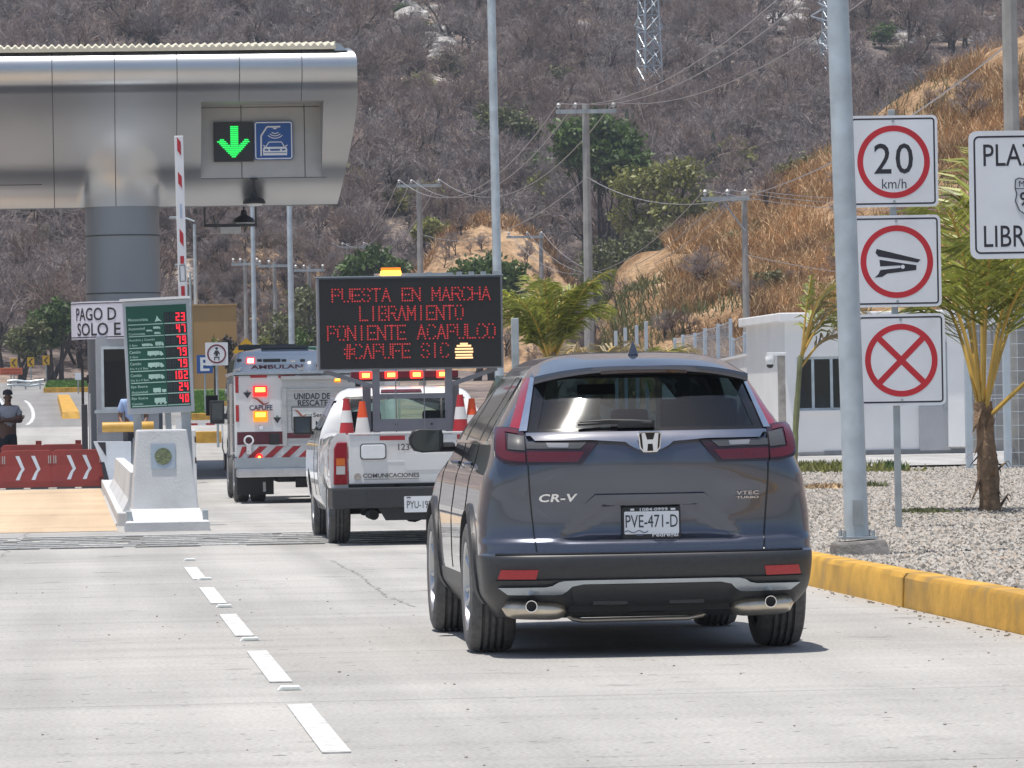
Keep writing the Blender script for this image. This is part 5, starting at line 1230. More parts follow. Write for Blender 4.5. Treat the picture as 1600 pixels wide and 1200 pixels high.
# ---- water filled barriers
K['wred'] = M('maroon_plastic', (.25, .034, .026), .45, var=.12, scale=2, dirt=(.19, .035, .028))
K['chev'] = M('silver_chevron_film', (.56, .62, .70), .4, var=.05)
def water_barrier(x, y, label, chev=True, h=.70, w_=.915):
    t_ = thing('water_barrier', label, 'barrier', (x, y, road_z(y)), 0, 'maroon water filled barriers')
    pr_ = [(-.17, .03), (-.165, .14), (-.115, .42), (-.085, h), (.085, h), (.115, .42), (.165, .14), (.17, .03)]; mb = MB(); hw = w_ / 2
    sec = [(-hw, .93), (-hw + .04, .985), (-hw + .07, 1), (hw - .07, 1), (hw - .04, .985), (hw, .93)]
    rows = [[(sx, p[0] * k, p[1] * (k if p[1] > .2 else 1)) for p in pr_] for sx, k in sec]; mb.grid(rows, closed=True); mb.add(rows[0], [tuple(range(8))[::-1]]); mb.add(rows[-1], [tuple(range(8))])
    mb.build('body', K['wred'], t_, bevel=.012, recalc=True)
    mb = MB(); mb.b2(hw - .16, hw - .05, -.06, .06, h - .002, h + .07) if not chev else mb.b2(-.06, .06, -.03, .03, h - .01, h + .012); mb.build('filler_cap', K['wred'], t_, bevel=.008)
    fr = lambda z: float(np.interp(z, [.14, .42, h], [-.165, -.115, -.085]))
    if chev:
        mb = MB()
        for cx in (-.14, .14):
            for s_ in (1, -1):
                zc, zt = .36, .36 + s_ * .24
                p = [(cx + .045, zc), (cx + .105, zc), (cx + .01, zt), (cx - .06, zt)]
                zc2 = [(a, fr(b_) - .004, b_) for a, b_ in p]
                if s_ < 0: mb.add([(cx + .045, fr(.36) - .004, .36), (cx + .105, fr(.36) - .004, .36), (cx + .105 - .0475, fr(.30) - .004, .30), (cx - .0075 + .01, fr(.30) - .004, .30)], [(0, 3, 2, 1)]); mb.add([(cx + .0025, fr(.30) - .004, .30), (cx + .0575, fr(.30) - .004, .30), (cx + .01, fr(.17) - .004, .17), (cx - .06, fr(.17) - .004, .17)], [(0, 3, 2, 1)])
                else: mb.add(zc2, [(0, 1, 2, 3)])
        mb.build('chevrons', K['chev'], t_)
    mb = MB()
    for s_ in (-1, 1):
        for d in (.03, .065): mb.b2(s_ * (hw - d) - .010, s_ * (hw - d) + .010, fr(.52) - .012, fr(.52) + .03, .46, .60)
    mb.build('link_loop', plain('grey_pink_loop', (.45, .38, .38), .5), t_)
    mb = MB(); [mb.b2(s_ * .22 - .16, s_ * .22 + .16, -.174, -.16, 0, .035) for s_ in (-1, 1)]; mb.build('foot', K['darkgrey'], t_)
for i, px in enumerate((-38, 42, 122)):
    x = P(px, 740, 92).x; water_barrier(x, 92.0, ('maroon barrier with silver chevrons cut by the left frame edge', 'maroon barrier with two silver chevrons left of the one touching the island', 'maroon barrier with two silver chevrons touching the toll island')[i])
for i, px in enumerate((-34, 36, 98)):
    x = P(px, 740, 95).x; water_barrier(x, 95.2 + .0, ('plain maroon barrier of the back row at the frame edge', 'plain maroon barrier of the back row behind the left chevron barrier', 'plain maroon barrier of the back row beside the dark post')[i], False, .72, .80)

# ---- beyond the plaza on the left: road furniture and lawn
def sign_post(name, label, px, py, Y, w_, h, mat, zb=None, cat='traffic sign', group=None, rot=0, pr=.03):
    p = P(px, py, Y); z0 = road_z(Y) - .1 if zb is None else zb
    t_ = thing(name, label, cat, (p.x, Y, z0), 0, group); zc = p.z - z0
    mb = MB(); mb.cyl((0, .04, -.1), (0, .04, zc), pr, n=8); mb.build('post', K['galvd'], t_)
    O = Vector((0, 0, zc))
    if rot: U = Vector((math.cos(R(45)), 0, math.sin(R(45)))); V = Vector((-math.sin(R(45)), 0, math.cos(R(45))))
    else: U, V = X_, Z_
    mb = MB(); mb.prism(rrect(w_, h, .04 * w_), O, U, V, .012); pn_ = mb.build('panel', mat, t_)
    return t_, pn_, O
K['yel'] = M('sign_yellow', (.62, .36, .02), .5, var=.06); K['orangesign'] = M('sign_orange', (.55, .15, .06), .5, var=.1); K['hgreen'] = M('highway_green', (.01, .16, .11), .5, var=.06)
for i, (px, py) in enumerate(((21.5, 567), (48, 565.5), (72, 563))):
    t_, pn_, O = sign_post('chevron_sign', ('leftmost yellow chevron sign pointing left above the orange sign', 'middle yellow chevron sign pointing left on the far bend', 'rightmost yellow chevron sign pointing left on the far bend')[i], px, py, 222, .30, .40, K['yel'], group='chevron signs on the far bend')
    mb = MB(); mb.prism([(.03, .15), (.10, .15), (-.03, 0), (.10, -.15), (.03, -.15), (-.10, 0)], O + Vector((0, -.012, 0)), t=.004); mb.build('chevron', K['signblack'], pn_)
t_, pn_, O = sign_post('roadworks_sign', 'wide faded orange sign with two red brown lines at the left edge', 17, 580, 218, .98, .30, K['orangesign']); mb = MB(); mb.b2(-.42, .42, -.016, -.012, O.z + .03, O.z + .08); mb.b2(-.42, .42, -.016, -.012, O.z - .1, O.z - .05); mb.build('lettering', M('faded_red', (.35, .05, .03)), pn_)
sign_post('blank_sign', 'small white blank sign on the far verge left of the booth', 122, 588, 200, .24, .28, K['signwhite'])
t_ = thing('guard_rail', 'galvanised guard rail on the far bend below the chevron signs', 'guard rail', P(40, 606, 214)); mb = MB()
for z in (.12, .28): mb.tube([(-.75 + 1.5 * i / 8, .02 * i, z + .03 * math.sin(i)) for i in range(9)], .055, 6)
mb.build('rail', K['galv'], t_); mb = MB(); [mb.b2(x - .03, x + .03, .06, .12, -.3, .3) for x in (-.6, 0, .6)]; mb.build('post', K['galvd'], t_)
# raised yellow divider, verges, kerbs
a, b_ = P(98, 622, 190), P(113, 648, 150)
mb = MB(); z0_ = lambda y: road_z(y)
ya, yb_ = 186, 153; xa, xb = P(99, 620, ya).x, P(110, 645, yb_).x
mb.add([(xb - .25, yb_, z0_(yb_)), (xb + .28, yb_, z0_(yb_)), (xa + .22, ya, z0_(ya)), (xa - .22, ya, z0_(ya)), (xb - .23, yb_ + .1, z0_(yb_) + .2), (xb + .26, yb_ + .1, z0_(yb_) + .2), (xa + .2, ya, z0_(ya) + .2), (xa - .2, ya, z0_(ya) + .2)], [(4, 5, 6, 7), (0, 1, 5, 4), (1, 2, 6, 5), (2, 3, 7, 6), (3, 0, 4, 7)])
o = mb.build('divider_kerb', K['curb']); tag(o, 'yellow raised divider island on the older asphalt left of the booth', 'traffic divider')
def verge(name, x0, x1, y0, y1, mat, off): 
    rows = [[(x, y, road_z(y) + off) for x in (x0, x1)] for y in np.linspace(y0, y1, 12)]; o = MB().grid(rows).build(name, mat); tag(o, kind='structure'); return o
def kerb_run(x0, x1, y, h=.2):
    o = MB().b2(x0, x1, y, y + .25, road_z(y) - .1, road_z(y) + h).build('kerb', K['curb'], bevel=.02); tag(o, kind='structure')
xg0 = P(68, 600, 205).x; kerb_run(xg0, 2.2, 204)
verge('verge', xg0, 2.2, 204.3, 226, M('lawn_soil', (.08, .13, .03), .9, var=.3), .14)
def lawn(x0, x1, y0, y1, n, h, seed, label):
    rs = np.random.RandomState(seed); c = np.stack([rs.uniform(x0, x1, n), rs.uniform(y0, y1, n), np.zeros(n)], 1); c[:, 2] = [road_z(y) + .12 for y in c[:, 1]]
    d = np.stack([rs.normal(0, .3, n), rs.normal(0, .3, n), np.ones(n)], 1) * rs.uniform(.5, 1, (n, 1)) * h; sd = np.stack([rs.normal(0, .03, n), rs.normal(0, .02, n), np.zeros(n)], 1)
    o = np_obj('lawn_grass', np.stack([c - sd, c + sd, c + d], 1).reshape(-1, 3), np.arange(n * 3).reshape(-1, 3), K['grass']); tag(o, label, 'grass', kind='stuff')
lawn(xg0 + .1, 2.1, 204.5, 225, 9000, .16, 3, 'green lawn strip on the far verge left of the booth')
gx0, gx1 = P(296, 600, 150).x, P(372, 600, 150).x
kerb_run(gx0, gx1 + 4, 148); verge('verge', gx0, gx1 + 4, 148.3, 196, M('lawn_soil_b', (.08, .13, .03), .9, var=.3), .16); lawn(gx0, gx1 + 4, 148.5, 190, 30000, .13, 4, 'bright green lawn in front of the tan wall')
kerb_run(P(300, 660, 122).x, P(348, 660, 122).x + 1.6, 122, .28)
# white edge line curving on the old asphalt
mb = MB()
pts = [P(x, y, 1) for x, y in ((40, 625), (47, 632), (52, 642), (53, 650), (51, 657), (44, 662), (38, 666))]
def on_road(px, py):
    d = ray(px, py)
    for yy in np.arange(92, 240, .5):
        k = yy / d.y
        if CAM_H + d.z * k < road_z(yy): break
    return Vector((d.x * k, yy, road_z(yy) + .004))
pts = [on_road(x, y) for x, y in ((39, 626), (45, 631), (50, 639), (52, 646), (52, 653), (48, 660), (42, 664))]
rows = [[p - X_ * .055, p + X_ * .055] for p in pts]; o = mb.grid(rows, flip=True).build('lane_marking', K['mark']); tag(o, kind='structure')
# tan building, small plants, signs behind the vehicles
p = P(302, 570, 198); q = P(369, 477, 198); TBl = thing('tan_building', 'windowless tan rendered block behind the no seat sign', 'building', (p.x, 198, road_z(198) - .1)); zt = q.z - TBl.location.z; wdt = q.x - p.x
mb = MB(); mb.b2(-.3, wdt, 0, 8, 0, zt); mb.build('wall', M('tan_render', (.42, .25, .10), .85, var=.07, scale=.8, dirt=(.36, .21, .08)), TBl); mb = MB(); mb.b2(-.34, wdt + .04, -.05, 8.05, zt, zt + .06); mb.build('coping', M('tan_coping', (.46, .29, .13), .85), TBl)
mb = MB(); mb.b2(-.3, -.0, -.02, -.002, 0, zt); mb.build('pale_strip', M('pale_strip', (.5, .34, .2), .85), TBl)
def small_plant(px, py, Y, h, w_, mat, label, seed):
    b = P(px, py, Y); b.z = road_z(Y) + .1; t_ = thing('small_tree', label, 'tree', b); mb = MB(); mb.tube([(0, 0, -.1), (.02, 0, h * .5), (0, 0, h * .9)], [.04, .03, .01], 6); mb.build('trunk', K['bark'], t_)
    V, F = leaf_cloud(900, [(0, 0, h * .72, w_, 1.5), (w_ * .2, 0, h * .5, w_ * .8, 1.2)], .07, seed); np_obj('crown', V, F, mat, t_)
small_plant(335.5, 600, 180, P(335, 515, 180).z - road_z(180), .17, K['leafy'], 'thin yellow green sapling before the tan wall', 31)
small_plant(356, 600, 182, P(356, 516, 182).z - road_z(182), .24, K['bark'], 'dark withered cypress sapling before the tan wall', 32)
small_plant(413, 600, 185, P(413, 520, 185).z - road_z(185), .3, K['leafy'], 'small yellow green sapling right of the yellow diamond sign', 33)
small_plant(468, 600, 170, P(468, 505, 170).z - road_z(170), .36, K['leaf'], 'small leafy tree behind the green highway sign', 34)
t_, pn_, O = sign_post('parking_sign', 'blue square sign with a white letter E left of the ambulance', 320, 569, 150, .47, .54, K['blue']); mb = MB(); mb.text('E', O + Vector((.0, -.012, 0)), .27, .40, off=.02); mb.build('lettering', K['signwhite'], pn_)
t_, pn_, O = sign_post('seat_belt_sign', 'white square sign with seated figure in a dark red ring', 338.5, 553, 118, .52, .53, K['signwhite']); mb = MB(); mb.ring(O + Vector((0, -.012, 0)), .185, .22, t=.004); mb.build('ring', M('dark_red', (.16, .015, .03), .5), pn_)
mb = MB(); mb.disc(O + Vector((0, -.012, .125)), .03); mb.prism([(-.075, .0), (-.03, .08), (.03, .08), (.08, .0), (.06, -.02), (.035, .02), (.02, -.05), (-.03, -.05), (-.035, .02), (-.055, -.02)][::-1], O + Vector((0, -.012, 0)), t=.004); mb.b2(-.06, .06, -.016, -.012, O.z - .09, O.z - .065); mb.b2(-.06, -.04, -.016, -.012, O.z - .15, O.z - .09); mb.b2(.04, .06, -.016, -.012, O.z - .15, O.z - .09); mb.build('figure', K['signblack'], pn_)
t_, pn_, O = sign_post('diamond_sign', 'yellow diamond warning sign with a black double bar behind the ambulance', 385, 549, 124, .47, .47, K['yel'], rot=1); mb = MB(); mb.b2(-.065, .07, -.018, -.012, O.z - .0, O.z + .17); mb.build('pictogram', K['signblack'], pn_); mb = MB(); mb.b2(-.004, .008, -.021, -.0185, O.z, O.z + .17); mb.build('pictogram_gap', K['yel'], pn_)
t_, pn_, O = sign_post('highway_sign', 'wide green highway sign partly hidden by a light pole behind the ambulance roof', 465, 551, 165, 1.3, .42, K['hgreen']); mb = MB(); border(mb, O, 1.26, .38, .03, .02, .016); mb.text('JOS', O + Vector((.42, -.012, 0)), .26, .16, off=.02); mb.build('lettering', K['signwhite'], pn_)
t_ = thing('barrier_gate', 'lowered white and red barrier arm across the lane left of the ambulance', 'barrier gate', P(322, 663, 119)); mb = MB(); mb.b2(-.45, 1.2, 0, .05, -.02, .03); am = mb.build('arm', K['white'], t_); mb = MB(); [mb.b2(x, x + .2, -.004, -.001, -.02, .03) for x in (-.4, 0, .4, .8)]; mb.build('red_band', K['red'], am); mb = MB(); mb.b2(-.7, -.45, -.1, .25, -1.25, .15); mb.build('cabinet', K['white'], t_)
# ================================================================== VEHICLES
def curve(pts):
    """smooth monotone curve through (z, value) points"""
    xs = np.array([p[0] for p in pts], float); ys_ = np.array([p[1] for p in pts], float)
    h = np.diff(xs); d = np.diff(ys_) / h; m = np.zeros(len(xs)); m[0], m[-1] = d[0], d[-1]
    for i in range(1, len(xs) - 1):
        if d[i - 1] * d[i] > 0: w1, w2 = 2 * h[i] + h[i - 1], h[i] + 2 * h[i - 1]; m[i] = (w1 + w2) / (w1 / d[i - 1] + w2 / d[i])
    def f(x):
        x = min(max(x, xs[0]), xs[-1]); i = min(int(np.searchsorted(xs, x, 'right')) - 1, len(xs) - 2); t = (x - xs[i]) / h[i]
        return float((1 + 2 * t) * (1 - t) ** 2 * ys_[i] + t * (1 - t) ** 2 * h[i] * m[i] + t * t * (3 - 2 * t) * ys_[i + 1] + t * t * (t - 1) * h[i] * m[i + 1])
    return f
class Body:
    """vehicle shell: one plan outline per height, with rounded rear and front corners"""
    def __init__(s, w, yr, yf, Dr, Df, nr=3.0, nf=2.4, bump=None):
        s.w, s.yr, s.yf, s.Dr, s.Df, s.nr, s.nf, s.bump = curve(w), curve(yr), curve(yf), curve(Dr), curve(Df), nr, nf, bump
    def rear(s, x, z):
        w_ = s.w(z); u = min(abs(x) / w_, .995); y = s.yr(z) + s.Dr(z) * (1 - (1 - u ** s.nr) ** (1 / s.nr))
        return y + (s.bump(x, z) if s.bump else 0)
    def rpt(s, x, z, off=0):
        e = .004; p = Vector((x, s.rear(x, z), z))
        if not off: return p
        dx = Vector((2 * e, s.rear(x + e, z) - s.rear(x - e, z), 0)); dz = Vector((0, s.rear(x, z + e) - s.rear(x, z - e), 2 * e)); n = dx.cross(dz).normalized()
        return p + n * off
    def side(s, y, z):
        w_ = s.w(z); a = y - s.yr(z); D = s.Dr(z)
        if a < D: u = max(0, 1 - a / D); return w_ * (1 - u ** s.nr) ** (1 / s.nr)
        b_ = s.yf(z) - y; D = s.Df(z)
        if b_ < D: u = min(1, max(0, 1 - b_ / D)); return w_ * (1 - u ** s.nf) ** (1 / s.nf)
        return w_
    def ring(s, z, k1=34, k2=70, k3=22):
        w_, yr, yf, Dr, Df = s.w(z), s.yr(z), s.yf(z), s.Dr(z), s.Df(z); half = []
        for i in range(k1):
            th = math.pi / 2 * i / k1; x = w_ * math.sin(th) ** (2 / s.nr); y = yr + Dr * (1 - max(0, math.cos(th)) ** (2 / s.nr))
            if s.bump: y += s.bump(x, z)
            half.append((x, y, z))
        for i in range(k2): half.append((w_, yr + Dr + (yf - Df - yr - Dr) * i / k2, z))
        for i in range(k3 + 1):
            th = math.pi / 2 * (1 - i / k3); half.append((w_ * math.sin(th) ** (2 / s.nf), yf - Df * (1 - max(0, math.cos(th)) ** (2 / s.nf)), z))
        return half + [(-x, y, z) for x, y, z in half[-2:0:-1]]
    def patch(s, mb, bot, top, nu=16, nv=6, off=.004, t=.012, mi=0, side=0):
        """quad patch on the rear (or one side) between two curves given as (x,z) or (y,z)"""
        def along(c, t):
            f = t * (len(c) - 1); i = min(int(f), len(c) - 2); k = f - i; return (c[i][0] + (c[i + 1][0] - c[i][0]) * k, c[i][1] + (c[i + 1][1] - c[i][1]) * k)
        rows = []
        for j in range(nv + 1):
            row = []
            for i in range(nu + 1):
                a, b_ = along(bot, i / nu), along(top, i / nu); k = j / nv; p = (a[0] + (b_[0] - a[0]) * k, a[1] + (b_[1] - a[1]) * k)
                row.append(s.rpt(p[0], p[1], off(p[0]) if callable(off) else off) if not side else Vector((side * (s.side(p[0], p[1]) + off), p[0], p[1])))
            rows.append(row)
        mb.grid(rows, mi)
        back = Vector((0, t, 0)) if not side else Vector((-side * t, 0, 0))
        edge = rows[0] + [r[-1] for r in rows[1:]] + rows[-1][-2::-1] + [r[0] for r in rows[-2:0:-1]]; n = len(edge)
        mb.add(edge + [p + back for p in edge], [(i, n + i, n + (i + 1) % n, (i + 1) % n) for i in range(n)], mi)
    def shell(s, zs, cut, classify, **kw):
        """returns {class: MB} of shell faces; cut(p)->(centre y, z, r) snaps wheel arches"""
        rings = [s.ring(z, **kw) for z in zs]; out = {}
        n = len(rings[0])
        for i in range(len(rings)):
            for j in range(n):
                x, y, z = rings[i][j]
                for cy, cz, r in cut:
                    if abs(x) > .45:
                        d = math.hypot(y - cy, z - cz)
                        if d < r and d > r - .075: k = r / d; rings[i][j] = (x, cy + (y - cy) * k, cz + (z - cz) * k)
        for i in range(len(rings) - 1):
            for j in range(n):
                q = [rings[i][j], rings[i][(j + 1) % n], rings[i + 1][(j + 1) % n], rings[i + 1][j]]
                c = tuple(sum(p[k] for p in q) / 4 for k in range(3))
                if any(abs(c[0]) > .45 and math.hypot(c[1] - cy, c[2] - cz) < r - .004 for cy, cz, r in cut): continue
                k = classify(c)
                if k is None: continue
                out.setdefault(k, MB()).add(q, [(0, 1, 2, 3)])
        return out
def wheel(parent, x, y, r, wd, rim_r, side, tread=5, mats=None, name='wheel'):
    mb = MB(); h = wd / 2; sh = .035; prof = [(rim_r, -h + .02), (rim_r + .012, -h + .005), (r * .86, -h), (r - sh * .5, -h + .012), (r - .008, -h + sh)]
    g = np.linspace(-h + sh, h - sh, tread * 2 + 1); dp = .016; gw = .0085
    for k in range(1, tread): c = -h + sh + (wd - 2 * sh) * k / tread; prof += [(r, c - gw), (r - dp, c - gw + .001), (r - dp, c + gw - .001), (r, c + gw)]
    prof += [(r - .008, h - sh), (r - sh * .5, h - .012), (r * .86, h), (rim_r + .012, h - .005), (rim_r, h - .02)]
    mb.lathe(prof, (x, y, r), 64, X_); w_ = mb.build(name, K['rubber'], parent, smooth=28, recalc=True)
    mb = MB(); o = side * (h - .03); mb.lathe([(rim_r + .004, side * (h - .006)), (rim_r - .012, side * (h - .012)), (rim_r - .03, o - side * .05), (rim_r - .03, -side * h * .8)], (x, y, r), 40, X_)
    mb.lathe([(0, o), (.05, o), (.065, o - side * .02), (.065, o - side * .05), (0, o - side * .06)], (x, y, r), 20, X_)
    for k in range(10):
        a = 2 * math.pi * k / 10 + (.12 if k % 2 else -.12); d = Vector((0, math.cos(a), math.sin(a))); c = Vector((x + o - side * .012, y, r))
        mb.tube([c + d * .05, c + d * rim_r * .55, c + d * (rim_r - .015) + X_ * side * .008], [.018, .014, .02], 6)
    mb.build('rim', K['alloy'], w_, smooth=40, recalc=True)
    mb = MB(); mb.lathe([(.0, o - side * .08), (rim_r * .72, o - side * .08), (rim_r * .72, o - side * .1), (0, o - side * .1)], (x, y, r), 24, X_); mb.build('brake_disc', K['darkgrey'], w_)
    return w_
K['alloy'] = plain('alloy_wheel', (.50, .51, .53), .28, .9)
def paint(name, col, metal=.55, rough=.33, flake=.06):
    m = M(name, col, rough, metal, var=flake, scale=900, coat=1.0, detail=1); m.node_tree.nodes['Principled BSDF'].inputs['Coat Roughness'].default_value = .015; return m
K['suvpaint'] = paint('steel_grey_metallic', (.092, .102, .134), .66, .22)
K['clad'] = M('dark_bumper_plastic', (.030, .032, .036), .42, var=.15, scale=40)
K['lamp'] = plain('red_lamp_lens', (.085, .0, .003), .15, coat=1.0); K['lampb'] = plain('bright_red_lens', (.27, .003, .012), .12, coat=1.0); K['lampm'] = plain('red_lamp_guide', (.085, .0, .003), .12, coat=1.0); K['lampd'] = plain('dark_red_lens', (.020, .0, .0015), .15, coat=1.0)
K['lampgrey'] = plain('smoked_lamp_panel', (.055, .055, .055), .2, coat=1.0); K['reflr'] = M('red_reflector', (.42, .03, .035), .3, var=.1, scale=60)
K['cabin'] = plain('cabin_trim', (.018, .018, .02), .8); K['seat'] = plain('seat_cloth', (.03, .03, .033), .9)
K['tint'] = glass('tinted_rear_glass', (.12, .175, .21), .075); K['tintside'] = glass('tinted_side_glass', (.14, .16, .15), .02); K['wind'] = glass('windscreen_glass', (.62, .74, .70), .02)
K['silvertrim'] = plain('silver_trim', (.42, .47, .52), .25, .75); K['muff'] = M('stainless_muffler', (.62, .56, .46), .32, .85, var=.2, scale=7)
K['mirrorglass'] = plain('mirror_glass', (.10, .115, .12), .06, .6)

def trap(x, z):
    """pressed recess round the number plate"""
    x = abs(x); hw = .255 + (.79 - z) * 1.32
    if z > .84 or z < .56: return 0.0
    k = min(1, max(0, (hw - x) / .055)); kz = min(1, max(0, (.802 - z) / .012)); kb = min(1, max(0, (z - .585) / .06)); return .034 * k * kz * kb
SB = Body(w=[(.20, .76), (.26, .81), (.34, .858), (.40, .866), (.50, .874), (.69, .876), (.81, .862), (.93, .842), (1.0, .815), (1.06, .797), (1.12, .783), (1.17, .760), (1.215, .735), (1.30, .680), (1.415, .607), (1.47, .570), (1.52, .520), (1.555, .455), (1.58, .37), (1.597, .22), (1.604, .06)],
          yr=[(.20, -.68), (.26, -.80), (.33, -.895), (.40, -.955), (.50, -.982), (.532, -.975), (.545, -.945), (.60, -.935), (.625, -.91), (.70, -.900), (.82, -.912), (.92, -.936), (1.0, -.945), (1.07, -.936), (1.13, -.905), (1.165, -.870), (1.25, -.80), (1.35, -.715), (1.46, -.615), (1.50, -.56), (1.55, -.40), (1.58, -.15), (1.597, .30), (1.604, .70)],
          yf=[(.20, 3.25), (.3, 3.5), (.5, 3.62), (.75, 3.62), (.88, 3.5), (.96, 3.2), (1.03, 2.85), (1.1, 2.62), (1.3, 2.2), (1.48, 1.85), (1.55, 1.65), (1.58, 1.45), (1.597, 1.1), (1.604, .8)],
          Dr=[(.2, .30), (.5, .34), (.9, .40), (1.1, .46), (1.3, .55), (1.5, .50), (1.58, .40), (1.604, .1)], Df=[(.2, .6), (.6, .7), (1.0, .8), (1.2, .7), (1.5, .6), (1.604, .2)], nr=3.1, nf=2.3, bump=trap)
SUV = thing('parked_car', 'dark grey SUV seen from behind with red wraparound tail lamps, nearest vehicle', 'car', (2.985, 27.32, 0))
zs = sorted(set([round(z, 4) for z in np.concatenate([np.linspace(.20, .53, 22), np.linspace(.535, 1.15, 62), np.linspace(1.15, 1.52, 34), np.linspace(1.53, 1.604, 12)])]))
ARCH = [(0, .36, .40), (2.66, .36, .40)]
def xw(z): return .615 - (z - 1.155) * .275                # half width of the rear window
def suv_class(c):
    x, y, z = c; ax = abs(x)
    if y < -.3 and 1.175 < z < 1.47 and ax < xw(z) - .03: return None
    if 1.15 < z < 1.455 and ax > SB.w(z) - .06 and (-.12 < y < .30 or .36 < y < 1.2 or 1.27 < y < 2.05 - (z - 1.15) * .9): return None
    if y > 1.5 and 1.08 < z < 1.47 and ax < SB.w(z) - .10: return None
    if z < .533 and y < -.30: return 'bumper'
    if z < .40: return 'bumper'
    for cy, cz, r in ARCH:
        if ax > .6 and math.hypot(y - cy, z - cz) < r + .03: return 'bumper'
    return 'body'
sh = SB.shell(zs, ARCH, suv_class)
body = sh['body'].build('body', K['suvpaint'], SUV, smooth=34, weld=True); bmp = sh['bumper'].build('bumper', K['clad'], SUV, smooth=34, weld=True)
mb = MB(); mb.b2(-.74, .74, -.72, 3.2, .30, .46); mb.b2(-.42, .42, -.80, -.3, .235, .36); mb.b2(-.36, .36, -.6, .2, .20, .30); mb.b2(-.5, .5, -.5, 3.0, .22, .32)
for s_ in (-1, 1):
    for cy in (0, 2.66): mb.grid([[(s_ * x_, cy + .40 * math.cos(R(a)), .36 + .40 * math.sin(R(a))) for a in range(8, 173, 6)] for x_ in (.56, .86)]); mb.b2(min(s_ * .58, s_ * .56), max(s_ * .58, s_ * .56), cy - .4, cy + .4, .3, .76)
mb.build('underbody', K['cabin'], SUV)
# rear window, frit, spoiler
mb = MB(); n_ = 20; SB.patch(mb, [(x, 1.158) for x in np.linspace(-.622, .622, n_)], [(x, 1.492) for x in np.linspace(-.525, .525, n_)], 30, 16, .004, .002); mb.build('rear_window', K['tint'], SUV, smooth=50)
mb = MB(); SB.patch(mb, [(-.626, 1.152), (.626, 1.152)], [(-.62, 1.185), (.62, 1.185)], 30, 2, .006, .01)
for s_ in (-1, 1): SB.patch(mb, [(s_ * .626, 1.152), (s_ * .573, 1.152)][::-s_], [(s_ * .53, 1.485), (s_ * .47, 1.485)][::-s_], 3, 16, .006, .01)
SB.patch(mb, [(-.54, 1.445), (.54, 1.445)], [(-.52, 1.495), (.52, 1.495)], 30, 2, .006, .01); mb.build('window_frit', K['blackgloss'], SUV, smooth=50)
def roofz(x, y):
    lo, hi = 1.2, 1.604
    for _ in range(26):
        m_ = (lo + hi) / 2; ok = abs(x) < SB.w(m_) and y > SB.rear(x, m_) and y < SB.yf(m_)
        if ok: lo = m_
        else: hi = m_
    return lo
rows = []; und = []
for x in np.linspace(-.565, .565, 41):
    u = abs(x) / .565; ye = -.745 + .15 * u ** 3; ze = 1.484 - .060 * u ** 2.6; yr_ = -.30 + .05 * u; zr = roofz(x * .96, yr_) + .003
    p0 = Vector((x * .965, yr_, zr)); p3 = Vector((x, ye, ze + .026 + .012 * u)); p1 = p0.lerp(p3, .4) + Vector((0, 0, .012 * (1 - u))); p2 = p0.lerp(p3, .75) + Vector((0, 0, .016 * (1 - u)))
    rows.append([p0, p1, p2, p3, p3 + Vector((0, -.004, -.008)), Vector((x, ye + .002, ze))]); und.append([Vector((x, ye + .002, ze)), Vector((x * .99, ye + .10, ze - .004)), Vector((x * .97, SB.rear(x * .97, 1.46) + .01, 1.462 - .03 * u ** 2))])
sp = MB().grid(rows).build('spoiler', K['suvpaint'], SUV, smooth=40, recalc=True)
MB().grid(und).build('spoiler_underside', K['black'], sp, recalc=True, smooth=50)  # black colour here includes the shade below the spoiler
mb = MB(); rr = [r[-1] for r in rows if abs(r[0].x) < .22]; mb.grid([[p + Vector((0, -.005, .004)) for p in rr], [p + Vector((0, -.004, -.010)) for p in rr], [p + Vector((0, .03, -.012)) for p in rr]]); mb.build('brake_light', K['lampd'], sp, recalc=True)
